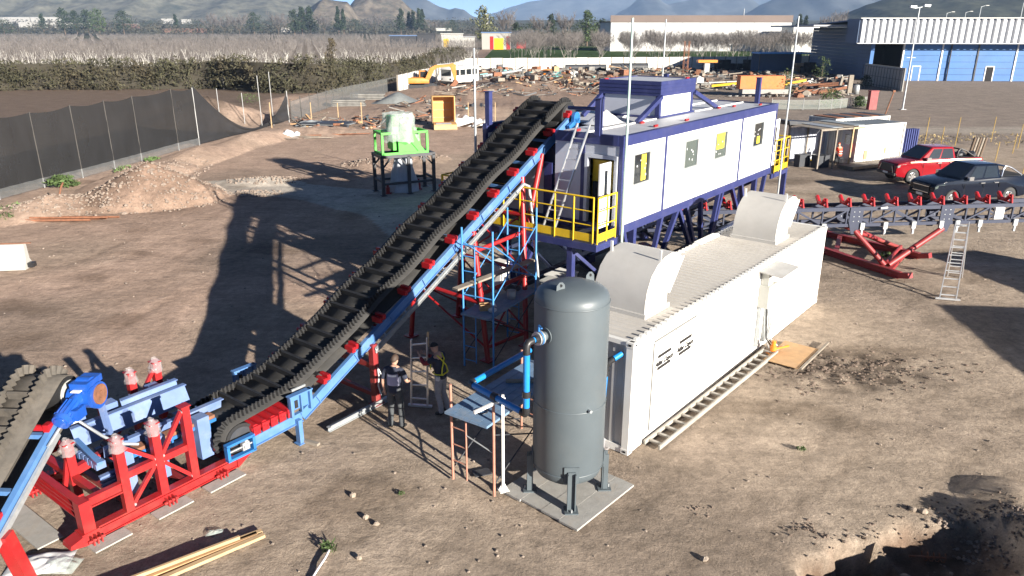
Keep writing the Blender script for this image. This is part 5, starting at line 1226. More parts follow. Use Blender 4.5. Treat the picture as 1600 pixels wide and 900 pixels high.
# ================================================================== pickups
import bmesh
def bevel(o, w, ang=30, seg=2):
    b = bmesh.new(); b.from_mesh(o.data); bmesh.ops.remove_doubles(b, verts=b.verts, dist=.0004)
    b.normal_update(); es = [e for e in b.edges if len(e.link_faces) == 2 and e.calc_face_angle(0) > R(ang)]
    bmesh.ops.bevel(b, geom=es, offset=w, segments=seg, profile=.6, affect='EDGES', clamp_overlap=True)
    for f in b.faces: f.smooth = True
    b.to_mesh(o.data); b.free()
    return o
def pickup(label, loc, az, paint, dark, sc_, stripe=None, bars='black'):
    t = thing('pickup_truck', label, 'pickup', loc, az); t.scale = (sc_, sc_, sc_*1.06)
    def arch(cx, r=.47, n=9): return [(cx+r*math.cos(math.pi*k/n), .36+r*math.sin(math.pi*k/n)) for k in range(n+1)]
    prof = [(.06, .42), (.0, .62), (.03, .95), (.12, 1.06), (.50, 1.14), (1.25, 1.22), (1.42, 1.24), (3.55, 1.24), (3.56, 1.26), (5.22, 1.28), (5.28, 1.24), (5.30, .60), (5.22, .44)]
    low = list(reversed(arch(.98)[::-1])) 
    bottom = [(5.22-.0, .44)]+[(x, z) for x, z in arch(4.20)]+[(3.7, .40), (1.5, .40)]+[(x, z) for x, z in arch(.98)]
    poly = prof[:-1]+bottom
    b = MB(); n = len(poly)
    lay = [(-.84, .985, .0), (-.90, 1.0, 0), (-.90, 1., 0), (-.84, .985, .0)]
    def ring(y, inset):
        R_ = []
        for x, z in poly:
            zz = z if z < .8 else .8+(z-.8)*(1-inset*.25); R_.append((x, y, zz))
        return R_
    ys = [(-.80, 0.), (-.885, .12), (-.915, .5), (.915, .5), (.885, .12), (.80, 0.)]
    V = []
    # side skins: outer face pulled in at the top edge
    def pt(x, z, sgn):
        f = 0 if z < .80 else (z-.80)/.46
        nose = .16*max(0, 1-x/.9)**2
        return (x, sgn*(.925-.075*f*f-nose), z)
    for sgn in (-1, 1): V += [pt(x, z, sgn) for x, z in poly]
    b.add(V, [tuple(range(n)), tuple(reversed(range(n, 2*n)))]+[(i, i+n, (i+1) % n+n, (i+1) % n) for i in range(n)])
    body = b.build('body', paint, t); bevel(body, .035)
    # flat dark sheet on top standing in for the shaded open bed
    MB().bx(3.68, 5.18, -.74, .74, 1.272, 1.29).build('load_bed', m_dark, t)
    gh = MB(); bt = [(1.30, -.83), (3.62, -.83), (3.62, .83), (1.30, .83)]; tp = [(2.16, -.64), (3.46, -.66), (3.46, .66), (2.16, .64)]
    gh.add([(x, y, 1.21) for x, y in bt]+[(x, y, 1.85) for x, y in tp], [(0, 1, 5, 4), (1, 2, 6, 5), (2, 3, 7, 6), (3, 0, 4, 7), (4, 5, 6, 7)])
    bevel(gh.build('cab', paint, t), .07, 25, 3)
    def face(a, b_, c, d, nm, off=.012):
        a, b_, c, d = map(Vector, (a, b_, c, d)); nn = (b_-a).cross(d-a).normalized()*off
        q = MB().add([a+nn, b_+nn, c+nn, d+nn, a-nn, b_-nn, c-nn, d-nn], [(0, 1, 2, 3), (7, 6, 5, 4), (0, 4, 5, 1), (1, 5, 6, 2), (2, 6, 7, 3), (3, 7, 4, 0)])
        return q.build(nm, m_glass, t)
    def sp(u, v, sgn): # point on a side window plane
        x0 = 1.30+(2.16-1.30)*v; x1 = 3.62+(3.46-3.62)*v; return (x0+(x1-x0)*u, sgn*(.83-.18*v), 1.21+.64*v)
    for sgn in (-1, 1):
        for u0, u1, w0, w1 in ((.20, .52, .10, .50), (.56, .93, .54, .93)):
            face(sp(u0, .10, sgn), sp(u1, .10, sgn), sp(w1, .86, sgn), sp(w0 if w0 > .3 else .13, .86, sgn), 'side_window')
    face((1.40, -.74, 1.285), (1.40, .74, 1.285), (2.10, .58, 1.805), (2.10, -.58, 1.805), 'windscreen'); face((3.605, -.66, 1.33), (3.605, .66, 1.33), (3.49, .55, 1.74), (3.49, -.55, 1.74), 'rear_window')
    for x in (.98, 4.20):
        for sgn in (-1, 1):
            w = MB(); prof_ = [(.22, -.11), (.34, -.12), (.375, -.09), (.38, 0), (.375, .09), (.34, .12), (.22, .11)]
            w.lathe([(r*1.06, z) for r, z in prof_], 24, (x, sgn*.80, .40), 'y'); wo = w.build('wheel', m_tyre, t)
            r = MB(); r.tube((x, sgn*.86, .38), (x, sgn*.885, .38), .235, 20)
            ro = r.build('rim', m_blk, wo)
            s_ = MB()
            for k in range(6):
                a = 2*math.pi*k/6; c, s2_ = math.cos(a), math.sin(a); s_.bar((x+c*.04, sgn*.895, .38+s2_*.04), (x+c*.225, sgn*.895, .38+s2_*.225), .085, .02, (0, 1, 0))
            s_.lathe([(.215, -.01), (.24, -.012), (.245, .012), (.215, .01)], 24, (x, sgn*.893, .38), 'y'); s_.tube((x, sgn*.88, .38), (x, sgn*.91, .38), .055, 10); s_.build('spokes', m_chrome, wo)
    for sgn in (-1, 1):
        MB().prism([(.06, .86), (.40, .95), (.60, 1.05), (.20, 1.02), (.04, .96)], lambda u, v, a: (u, a*sgn, v), .66, .905-.10).build('headlight', m_wglass if dark else m_chrome, t)
        MB().bx(1.62, 1.86, sgn*.90, sgn*1.06, 1.22, 1.38).build('mirror', m_chrome, t)
        for hx in (2.55, 3.32): MB().bx(hx-.11, hx+.11, sgn*.89, sgn*.935, 1.04, 1.08).build('door_handle', m_chrome, t)
        for sx in (1.55, 2.62, 3.5): MB().bx(sx-.006, sx+.006, sgn*.900, sgn*.9285, .5, 1.05).build('door_gap', m_dark, t)
        MB().bx(1.5, 3.7, sgn*.80, sgn*.97, .33, .39).build('side_step', m_blk, t)
        MB().bx(5.2, 5.305, sgn*.72, sgn*.88, .82, 1.12).build('tail_light', m_red, t)
        if stripe: 
            q = MB(); q.add([(x, sgn*(.925-.075*((z-.80)/.46)**2+.006), z) for x, z in ((.75, 1.11), (5.2, 1.17), (5.2, 1.23), (.75, 1.16))], [(0, 1, 2, 3)]); q.build('stripe', stripe, t)
    MB().bx(-.015, .06, -.50, .50, .62, 1.0).build('grille', m_blk, t); MB().bx(-.06, .10, -.74, .74, .44, .58).build('front_bumper', paint if dark else m_blk, t)
    if not dark:
        for sgn in (-1, 1): MB().bar((-.03, sgn*.45, .92), (-.03, sgn*.62, .56), .05, .03).bar((-.03, sgn*.62, .56), (.05, sgn*.80, .52), .04, .03).build('chrome_trim', m_chrome, t)
    else: MB().bar((-.03, -.5, .93), (-.03, .5, .93), .03, .03).bar((-.03, -.5, .66), (-.03, .5, .66), .03, .03).build('chrome_trim', m_chrome, t)
    MB().bx(-.075, -.06, -.2, .2, .50, .60).build('number_plate', m_white, t)
    bm_ = m_blk if bars == 'black' else m_chrome
    q = MB()
    for sgn in (-1, 1): q.path([(3.72, sgn*.72, 1.28), (3.78, sgn*.70, 1.63), (3.95, sgn*.66, 1.74), (4.25, sgn*.70, 1.63), (4.85, sgn*.74, 1.31)], .038, 8)
    q.tube((3.88, -.68, 1.72), (3.88, .68, 1.72), .04, 8); q.build('roll_bar', bm_, t)
    return t
m_carred = M('red_car_paint', (.23, .007, .013), .18, coat=.3, var=.04, spec=.3)
m_cardk = M('dark_blue_car_paint', (.005, .008, .017), .14, coat=.3, var=.04, spec=.25)
fa = Frame((23.2, 43.16), 10.8); o = fa.w(-.75*1.06, .86*1.06)
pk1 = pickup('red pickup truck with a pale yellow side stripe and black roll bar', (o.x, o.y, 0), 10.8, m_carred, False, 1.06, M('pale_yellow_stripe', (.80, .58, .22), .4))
for i, (x, y) in enumerate(((4.2, -.3), (4.6, .1), (4.9, -.4))): one('bed_load', MB().rock((0, 0, .15), .28, random.Random(60+i), .7, 8), m_char, ['dark bundle in the bed of the red pickup next to its roll bar', 'dark bundle in the middle of the red pickup bed', 'dark bundle by the tailgate of the red pickup'][i], 'bundle', fa.w(-.75*1.06+x*1.06, .86*1.06+y*1.06, 1.42))
fb = Frame((22.3, 37.0), 13); o = fb.w(-.98*1.08, .90*1.08)
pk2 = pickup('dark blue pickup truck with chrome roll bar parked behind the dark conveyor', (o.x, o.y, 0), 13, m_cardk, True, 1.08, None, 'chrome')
# ================================================================== green machine under plastic on a dark stand
GS = Frame((-7.0, 39.94), 27)
st = thing('steel_stand', 'charcoal steel stand carrying the bright green machine', 'stand', GS.w(0, 0, 0), 27)
SL, SW, SH = 2.95, 1.5, 2.1
for x in (0, 1.5, SL):
    for y in (0, SW):
        if x == 1.5 and y > 0: continue
        MB().bx(x-.08, x+.08, y-.08, y+.08, 0, SH).bx(x-.16, x+.16, y-.16, y+.16, 0, .02).build('leg', m_char, st)
for y in (0, SW):
    MB().bar((-.1, y, SH), (SL+.1, y, SH), .16, .16).build('top_beam', m_char, st); MB().bar((0, y, .62), (SL, y, .62), .10, .12).build('low_rail', m_char, st)
    for x, d in ((.08, 1), (SL-.08, -1), (1.42, -1)): MB().bar((x, y, SH-.55), (x+.42*d, y, SH-.08), .08, .08, (0, 1, 0)).build('knee_brace', m_char, st)
for x in (0, 1.5, SL): MB().bar((x, 0, SH), (x, SW, SH), .16, .16).build('cross_beam', m_char, st)
for x in (0, SL): MB().bar((x, 0, .75), (x, SW, .75), .10, .12).build('low_rail', m_char, st)
gmch = thing('green_machine', 'bright green machine frame half wrapped in clear plastic on the charcoal stand', 'machine', GS.w(0, 0, SH+.08), 27)
for y in (.1, SW-.1):
    for x in (.1, 1.05, 2.65): MB().bx(x-.06, x+.06, y-.06, y+.06, 0, 1.12).build('frame_post', m_green, gmch)
    MB().bar((.04, y, 1.14), (1.1, y, 1.14), .12, .12).bar((1.7, y, 1.14), (2.71, y, 1.14), .12, .12).each('frame_rail', m_green, gmch)
    MB().prism([(1.0, 0), (2.5, 0), (2.0, .9), (1.72, 1.95), (1.2, 1.95), (1.1, .9)], lambda u, v, a: (u, a, v), y-.03, y+.03).build('side_plate', m_green, gmch)
    MB().bar((1.55, y-.06, 1.05), (2.35, y-.06, .05), .3, .05, (0, 1, 0)).build('side_arm', m_green, gmch)
for x in (.1, 2.65): MB().bar((x, .1, 1.14), (x, SW-.1, 1.14), .12, .12).bar((x, .1, .06), (x, SW-.1, .06), .1, .1).each('end_rail', m_green, gmch)
MB().bx(.75, 1.55, .25, SW-.25, .2, 2.0).build('hopper', m_green, gmch); MB().bar((.1, .05, .06), (2.7, .05, .06), .1, .12).build('base_rail', m_green, gmch)
def drape(u, v):
    a = u*2*math.pi; rr = .74+.22*v+.09*math.sin(a*5+v*3)+.12*noise.noise((math.cos(a)*2, math.sin(a)*2, v*3))
    return (1.30+math.cos(a)*rr*1.05, .75+math.sin(a)*rr*1.02, 2.14-1.45*v-.25*noise.noise((math.cos(a)*3, math.sin(a)*3, 1))*v)
dp_ = MB(); dp_.surf(36, 14, drape); dp_.surf(24, 6, lambda u, v: (1.3+math.cos(u*6.283)*(.78+.09*math.sin(u*31.4))*v, .75+math.sin(u*6.283)*.75*v, 2.2-.08*v+.06*noise.noise((u*8, v*4, 2))))
one('plastic_sheet', dp_, m_film, 'clear plastic sheet draped over the green machine top', 'plastic sheet', GS.w(0, 0, SH+.08), 27)
def cloth(u, v):
    a = u*2*math.pi; rr = .35+.5*v+.07*math.sin(a*7)+.10*noise.noise((math.cos(a)*2, math.sin(a)*2, v*3))
    return (1.45+math.cos(a)*rr, .75+math.sin(a)*rr*.8, 2.05*(1-v)+.02)
one('hanging_plastic', MB().surf(40, 14, cloth), M('milky_plastic', (.42,.45,.50), .45, alpha=.85, bump=.5, bsc=8), 'milky plastic chute cover hanging under the green machine to the ground', 'plastic cover', GS.w(0, 0, 0), 27)
for i, (x, y) in enumerate(((.4, .5), (2.35, .9))): one('red_hydraulic_jack', MB().tube((0, 0, 0), (0, 0, .35), .12, 10).tube((0, 0, .35), (0, 0, .6), .07, 10).bx(-.2, .2, -.15, .15, 0, .04), m_red, ['red jack at the left leg of the charcoal stand', 'red jack by the right legs of the charcoal stand'][i], 'jack', GS.w(x, y, 0))
# ================================================================== yard edges: shade net, mesh fence, concrete wall
rn = random.Random(7)
m_net = M('black_shade_net', (.010, .010, .011), .85, var=.35, sc=.9, alpha=.90, stretch=(1, 1, .3))
m_net2 = M('grey_mesh', (.15, .155, .155), .8, var=.15, alpha=.45)
m_post = M('grey_fence_post', (.30, .30, .30), .7)
m_dpost = M('dark_fence_post', (.06, .055, .05), .8)
NB = [((0,312),183),((70,293),176),((130,278),165),((180,264),158),((222,252),151),((280,235),140),((312,227),138)]
NP = [(G(*p), HZ(G(*p), t)) for p, t in NB]
# first length runs on beyond the photo edge
d0 = (NP[0][0]-NP[1][0]).normalized(); NP = [(NP[0][0]+d0*9, 4.3), (NP[0][0]+d0*4.5, 4.3)]+NP
net = thing('shade_net_fence', 'tall black shade net fence sagging at its right end along the left of the yard', 'fence', (0, 0, 0))
for (a, ha), (b, hb) in zip(NP, NP[1:]):
    m = MB()
    def fn(u, v, a=a, b=b, ha=ha, hb=hb):
        p = a.lerp(b, u); h = ha+(hb-ha)*u-.14*math.sin(math.pi*u); n = Vector((.95, -.3, 0)); k = .16*math.sin(math.pi*v)*math.sin(math.pi*u)+.05*noise.noise((u*4, v*5, a.x))
        return tuple(p+n*k+Vector((0, 0, .55+(h-.55)*v)))
    m.surf(10, 8, fn); m.build('net_panel', m_net, net)
    MB().surf(8, 2, lambda u, v: tuple(a.lerp(b, u)+Vector((.06+.05*math.sin(u*19), 0, .05+.52*v)))).build('net_skirt', m_net2, net)
    MB().tube((a.x, a.y, 0), (a.x, a.y, .55), .04, 6).build('post', m_post, net); MB().tube((a.x, a.y, .55), (a.x, a.y, ha+.05), .032, 6).build('upper_post', m_dpost, net)
A, hA = NP[-1]; B = G(400, 205); C = G(452, 191)
def sag(u, v):
    if u < .62:
        t = u/.62; p = A.lerp(B, t); top = hA*(1-t)**1.7+.28; 
    else:
        t = (u-.62)/.38; p = B.lerp(C, t); top = .28+2.5*t**2.2
    lo = .10+(.0 if u < .62 else .15*((u-.62)/.38))
    k = .25*math.sin(v*9+u*14)*min(1, u*3)*.5
    return (p.x+k*.5, p.y-k, lo+(top-lo)*v)
MB().surf(40, 12, sag).build('net_panel', M('bunched_shade_net', (.012, .012, .014), .85, var=.35, sc=.9, alpha=.95), net)
MB().tube((A.x, A.y, 0), (A.x, A.y, hA+.05), .04, 6).build('post', m_post, net); MB().tube((C.x, C.y, 0), (C.x, C.y, 3.0), .05, 6).build('post', m_post, net)
for px, py, t in ((345,195,138),(383,196,145),(410,200,118),(428,196,112),(350,140,120)):
    p = G(px, py); h = HZ(p, t); one('stake', MB().tube((0, 0, 0), (0, 0, h), .035, 5), m_post, 'thin grey stake standing in the earth behind the sagging net end', 'stake', p, 0, 'grey stakes behind the sagging net')
def meshfence(name, label, pts, n, h, m, pm, ph=.25, r=.045):
    t = thing(name, label, 'fence', (0, 0, 0)); P = [Vector(p) for p in pts]; L = [0]
    for a, b in zip(P, P[1:]): L.append(L[-1]+(b-a).length)
    def at(s):
        for i in range(len(P)-1):
            if s <= L[i+1]+1e-6: return P[i].lerp(P[i+1], (s-L[i])/(L[i+1]-L[i]))
        return P[-1].copy()
    for k in range(n):
        a, b = at(L[-1]*k/n), at(L[-1]*(k+1)/n)
        MB().surf(4, 3, lambda u, v: tuple(a.lerp(b, u)+Vector((.04*noise.noise((u*3, v*3, k)), 0, .08+(h-.08)*v)))).build('mesh_panel', m, t)
        MB().tube((a.x, a.y, 0), (a.x, a.y, h+ph), r, 6).build('post', pm, t)
        MB().tube((a.x, a.y, h), (b.x, b.y, h), .015, 4).build('wire', pm, t)
    return t
meshfence('mesh_fence', 'grey mesh fence on dark posts running from the net to the white wall', [G(456,190), G(525,165), G(620,141)], 13, 1.95, m_net2, m_dpost)
meshfence('mesh_fence', 'thin wire mesh fence in front of the bushes behind the site containers', [G(1205,172), G(1290,172), G(1355,166)], 8, 1.1, M('wire_mesh_fine', (.30, .33, .30), .7, alpha=.35), m_post, .2, .03)
m_wallc = M('whitewashed_concrete', (.50, .49, .47), .85, var=.05, sc=.6, dirt=.3, dcol=(.52, .49, .44))
def panel_wall(label, a, b, n, h):
    t = thing('panel_wall', label, 'wall', a, math.degrees(math.atan2((b-a).y, (b-a).x))); L = (b-a).length/n
    me = None
    for k in range(n):
        if me is None:
            m = MB()
            for j in range(3): m.bx(.07, L-.07, -.03, .03, j*h/3+.012, (j+1)*h/3-.012)
            o = m.build('wall_panel', m_wallc, t); me = o.data
            po = MB().bx(-.09, .09, -.10, .10, 0, h+.05).build('wall_post', m_gwood, t); mp = po.data
        else:
            o = link('wall_panel', me, t); o.location = (k*L, 0, rn.uniform(-.04, .04)); po = link('wall_post', mp, t); po.location = (k*L, 0, 0)
W1, W2, W3 = G(622, 146), G(727, 112), Vector((82, 186.5, 0))
panel_wall('white concrete panel wall beside the mesh fence and the excavator', W1, W2, 20, 2.5)
panel_wall('long white concrete panel wall across the back of the scrap yard', W2, W3, 34, 2.75)
# ================================================================== vegetation
def leaves(mb, rnd, c, r, n, s, flat=1.0, up=.0):
    for _ in range(n):
        while True:
            p = Vector((rnd.uniform(-1, 1), rnd.uniform(-1, 1), rnd.uniform(-1, 1)))
            if p.length < 1 and p.length > rnd.random()*.75: break
        q = Vector((c[0]+p.x*r[0], c[1]+p.y*r[1], c[2]+p.z*r[2])); k = s*rnd.uniform(.6, 1.5)
        a = Vector((rnd.uniform(-1, 1), rnd.uniform(-1, 1), rnd.uniform(-.6, .9)+up)).normalized()*k; b = Vector((rnd.uniform(-1, 1), rnd.uniform(-1, 1), rnd.uniform(-.7, .7))).normalized()*k*flat
        mb.add([q-a*.5, q+b*.5, q+a*.6, q-b*.4], [(0, 1, 2, 3)])
def leaf_mat(name, c, var=.5):
    return M(name, c, .7, var=var, sc=.9, dirt=.55, dcol=tuple(k*.55 for k in c), spec=.2)
m_hedge = M('olive_scrub_leaves', (.058, .056, .034), .85, var=.5, sc=.35, dirt=.75, dcol=(.088, .066, .046), spec=.15)
m_ever = leaf_mat('dark_evergreen_leaves', (.032, .046, .024))
m_mid = leaf_mat('mid_green_leaves', (.06, .085, .035))
m_euc = leaf_mat('pale_green_leaves', (.12, .125, .065))
m_bush = leaf_mat('bush_leaves', (.065, .10, .035))
m_weed = leaf_mat('weed_leaves', (.11, .17, .06))
m_dryw = leaf_mat('dry_grass', (.30, .23, .11))
m_twig = M('grey_brown_twigs', (.132, .118, .112), .9, var=.25)
m_trunk = M('pale_bark', (.30, .27, .245), .9, var=.2)
m_ltrunk = M('young_bark', (.50, .48, .44), .9, var=.2)
m_brown = M('brown_bark', (.12, .085, .06), .9)
# thick hedgerow: countless leaves
HG = [((-60,146),82),((0,143),85),((90,142),84),((150,142),90),((240,141),90),((330,140),79),((400,147),79),((500,148),83),((560,139),88),((620,125),96),((660,114),82),((700,104),72),((725,98),70)]
HP = [(G(*p), HZ(G(*p), t)) for p, t in HG]
hm_ = MB(); rl = random.Random(11)
def hedge_at(s):
    i = min(int(s), len(HP)-2); t = s-i; return HP[i][0].lerp(HP[i+1][0], t), HP[i][1]+(HP[i+1][1]-HP[i][1])*t
for k in range(760):
    s = rl.uniform(0, len(HP)-1.01); p, h = hedge_at(s); dep = rl.random()**.7*5; h *= .70+.42*noise.noise((p.x*.13, p.y*.13, 3))+.15*rl.random(); h = max(h, 1.2)
    zc = rl.random()**.8*h
    leaves(hm_, rl, (p.x+rl.uniform(-1, 1)-dep*.15, p.y+dep+.4, zc), (1.5, 1.2, .85), 70, .42, .45, .25)
ho = hm_.build('hedgerow', m_hedge); ho['kind'] = 'stuff'
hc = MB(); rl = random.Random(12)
hc.surf(60, 6, lambda u, v: (lambda q: (q[0].x, q[0].y+2.4+1.2*noise.noise((u*40, v*3, 1)), q[1]*.72*v))(hedge_at(u*(len(HP)-1.01))))  # dark sheet behind the leaves, coloured as the hedge's inner shade
hk = hc.build('hedge_shade_sheet', M('hedge_inner_shade', (.035, .03, .02), .95)); hk['kind'] = 'stuff'
def bare_tree(rnd, h, trunk_h, spread, n1=5, n2=4, n3=4, tw=.022, scale_t=1., twigs=3):
    T_ = MB(); C_ = MB()
    T_.tube((0, 0, 0), (.05*h*.2, 0, trunk_h), .045*h*.28*scale_t, 6, .032*h*.28*scale_t)
    for i in range(n1):
        a = 2*math.pi*(i+rnd.random()*.6)/n1; L = (h-trunk_h)*rnd.uniform(.55, .75); p0 = Vector((.01*h, 0, trunk_h*rnd.uniform(.85, 1)))
        el = rnd.uniform(.75, 1.2); d = Vector((math.cos(a)*math.cos(el)*spread, math.sin(a)*math.cos(el)*spread, math.sin(el))); p1 = p0+d*L
        T_.tube(p0, p1, .022*h*.25*scale_t, 4, .010*h*.25*scale_t, False)
        for j in range(n2):
            t = .3+.7*(j+1)/n2; q0 = p0.lerp(p1, t); d2 = (d+Vector((rnd.uniform(-1, 1)*spread, rnd.uniform(-1, 1)*spread, rnd.uniform(.0, .7)))).normalized(); q1 = q0+d2*L*rnd.uniform(.35, .6)
            C_.tube(q0, q1, .010*h*.25*scale_t, 3, .005*h*.25, False)
            for k in range(n3):
                r0 = q0.lerp(q1, .25+.75*rnd.random()); d3 = (d2+Vector((rnd.uniform(-1, 1), rnd.uniform(-1, 1), rnd.uniform(-.3, .9)))).normalized(); r1 = r0+d3*h*rnd.uniform(.10, .2)
                C_.add([r0+Vector((tw, 0, 0)), r0-Vector((tw, 0, 0)), r1], [(0, 1, 2)])
                for w in range(twigs):
                    s0 = r0.lerp(r1, rnd.uniform(.2, .9)); s1 = s0+(d3+Vector((rnd.uniform(-1, 1), rnd.uniform(-1, 1), rnd.uniform(-.3, 1)))).normalized()*h*rnd.uniform(.06, .13); e_ = Vector((0, tw*.8, 0)) if w % 2 else Vector((tw*.8, 0, 0))
                    C_.add([s0+e_, s0-e_, s1], [(0, 1, 2)])
    return T_, C_
# right orchard: big bare trees behind the long wall
rt = random.Random(21); protoR = []
for v in range(4):
    T_, C_ = bare_tree(rt, 8.2, 2.2, .85, 6, 5, 7, .030, .8, 4); t = thing('bare_walnut_tree', '', 'tree', (0, 0, -60)); T_.build('trunk', m_trunk, t); C_.build('crown', m_twig, t); protoR.append(t)
def put(proto, used, loc, label, group, az, s):
    if proto not in used: used.append(proto); o = proto; o.location = loc; o.rotation_euler = (0, 0, R(az)); o.scale = (s, s, s)
    else: o = dup(proto, loc, az, None, s)
    o['label'] = label; o['group'] = group; return o
usedR = []; lab = 'tall bare orchard tree with whitewashed trunk on green grass behind the long white wall'
fx = [829, 876, 925, 974, 1025, 1072, 1128, 1172, 1222, 1262]
front = {}
for r_ in range(11):
    for k in range(-3, 12):
        D = 196+r_*10.5+.18*k*9; X = (fx[0]-800)/1158.6*196*.95+k*9.0-.0*r_+r_*1.2
        px = 800+1158.6*X/(D*.9443+2.8)
        if not 795 < px < 1305: continue
        if D < 168+.21*X+8: continue
        t = put(protoR[rt.randrange(4)], usedR, (X+rt.uniform(-.5, .5), D+rt.uniform(-.5, .5), 0), lab, 'orchard trees behind the long wall', rt.uniform(0, 360), rt.uniform(.88, 1.1))
        if k not in front: front[k] = (X, t)
ORDN = ['first','second','third','fourth','fifth','sixth','seventh','eighth','ninth','tenth','eleventh','twelfth','thirteenth','fourteenth','fifteenth']
for i, (X, t) in enumerate(sorted(front.values(), key=lambda q: q[0])): t['label'] = 'large bare tree in the front row behind the long white wall, %s from the left' % ORDN[i]
# left orchard: pruned young trees with white trunks in rows
protoL = []
for v in range(4):
    T_, C_ = bare_tree(rt, 4.8, 1.1, .62, 5, 3, 4, .020, 1.7, 2); T_.bx(-.075, .075, -.075, .075, 0, 1.15)
    t = thing('orchard_tree', '', 'tree', (0, 0, -60)); T_.build('trunk', m_white if False else m_ltrunk, t); C_.build('crown', m_twig, t); protoL.append(t)
def left_ok(X, D):
    px = 800+1158.6*X/(D*.9443+2.8)
    if not -40 < px < 745: return False
    i = 0
    for (a, _), (b, _) in zip(HP, HP[1:]):
        if a.x <= X <= b.x:
            return D > a.y+(b.y-a.y)*(X-a.x)/(b.x-a.x)+9
    return D > 125
cand = []
for r_ in range(0, 52):
    for k in range(-70, 30):
        X = -40+k*6.6+r_*1.5; D = 118+r_*7.0+k*.35
        if 118 < D < 470 and left_ok(X, D): cand.append((D+abs(X)*.2, X, D))
for r_ in range(46):
    for k in range(-95, 20):
        X = -40+k*8.5+r_*2; D = 472+r_*12.0
        if left_ok(X, D): cand.append((D+abs(X)*.2+400, X, D))
cand.sort(); usedL = []; lab = 'young bare orchard tree with white painted trunk in the rows behind the hedgerow'
for i, (_, X, D) in enumerate(cand[:285]):
    put(protoL[rt.randrange(4)], usedL, (X+rt.uniform(-.4, .4), D+rt.uniform(-.4, .4), 0), lab, 'young orchard trees behind the hedgerow', rt.uniform(0, 360), rt.uniform(.8, 1.12))
fm = MB(); ft = MB()
lows = []
for v in range(5):
    T_, C_ = bare_tree(rt, 4.8, 1.1, .62, 4, 3, 3, .034, 1.3, 1); lows.append((T_, C_))
for _, X, D in cand[285:]:
    T_, C_ = lows[rt.randrange(5)]; s = rt.uniform(.8, 1.1); a = rt.uniform(0, 6.28); c, q = math.cos(a)*s, math.sin(a)*s
    for src, dst in ((T_, ft), (C_, fm)):
        n = len(dst.v); dst.v += [(X+x*c-y*q, D+x*q+y*c, z*s) for x, y, z in src.v]; dst.f += [tuple(i+n for i in f) for f in src.f]; dst.s += src.s
o = fm.build('far_orchard_twigs', m_twig); o['kind'] = 'stuff'; o = ft.build('far_orchard_trunks', M('far_bark', (.20, .18, .165), .9, var=.25)); o['kind'] = 'stuff'
# distant tree line, each tree placed by its top
def crown_tree(kind, h, w, seed):
    r_ = random.Random(seed); t = thing('distant_tree', '', 'tree', (0, 0, 0)); lf = MB()
    if kind == 'bare':
        T_, C_ = bare_tree(r_, h, h*.25, w/h*1.5, 6, 5, 6, h*.008, .9, 4); T_.build('trunk', m_brown, t); C_.build('crown', m_twig, t); return t
    MB().tube((0, 0, 0), (0, 0, h*.75), h*.022+.05, 6, .06).build('trunk', m_brown, t)
    n = 16
    for k in range(n):
        f = k/(n-1); z = h*(.22+.74*f); ww = w*.72*(1-f*.70 if kind == 'cone' else math.sin(math.pi*(.22+.70*f))**.7)
        a = r_.uniform(0, 6.28); o = ww*.45*r_.random()
        leaves(lf, r_, (math.cos(a)*o, math.sin(a)*o, z), (ww*.75, ww*.75, h*.085), 60, h*.062, .7)
    lf.build('crown', {'cone': m_ever, 'round': m_ever, 'mid': m_mid, 'euc': m_euc}[kind], t); return t
DT = [(8,30,'round',34,500),(70,22,'cone',12,560),(103,13,'round',20,520),(122,17,'round',18,520),(140,16,'round',18,530),(157,15,'mid',22,500),(195,17,'round',26,520),(277,23,'cone',9,560),(333,20,'bare',24,480),(352,24,'bare',22,500),(375,18,'bare',26,480),(398,20,'round',24,520),(436,17,'bare',30,480),(461,16,'round',16,500),(473,11,'cone',20,500),(486,11,'cone',22,500),(507,20,'bare',26,490),(530,11,'cone',11,520),(538,15,'cone',10,520),(555,30,'round',22,560),(587,24,'bare',26,520),(627,14,'cone',16,520),(640,19,'cone',11,540),(647,17,'cone',12,540),(656,14,'cone',14,530),(661,15,'cone',10,540),(680,28,'bare',30,520),(706,31,'round',20,560),(756,11,'euc',28,430),(790,18,'bare',28,450),(806,36,'round',20,430),(843,24,'bare',26,470),(861,23,'round',16,480),(882,18,'bare',28,450),(917,17,'mid',22,430),(938,30,'round',24,470),(1246,23,'cone',14,640),(1256,25,'cone',12,640),(1290,20,'bare',22,600),(1308,17,'bare',22,620),(240,32,'round',30,640),(310,32,'round',40,660),(420,32,'round',44,620),(520,34,'round',50,640),(590,34,'round',40,660),(720,36,'round',44,640),(830,36,'round',44,560),(900,36,'round',50,540)]
LB = {'cone': 'dark pointed evergreen on the skyline beyond the orchards', 'round': 'dark round evergreen on the skyline beyond the orchards', 'mid': 'mid green broad tree on the skyline beyond the orchards', 'euc': 'pale green sparse tree standing above the small white tower', 'bare': 'leafless grey tree on the skyline beyond the orchards'}
cnt = {}; ORD = ['first','second','third','fourth','fifth','sixth','seventh','eighth','ninth','tenth','eleventh','twelfth','thirteenth','fourteenth','fifteenth','sixteenth','seventeenth','eighteenth','nineteenth','twentieth','twenty first','twenty second','twenty third','twenty fourth']; DT.sort()
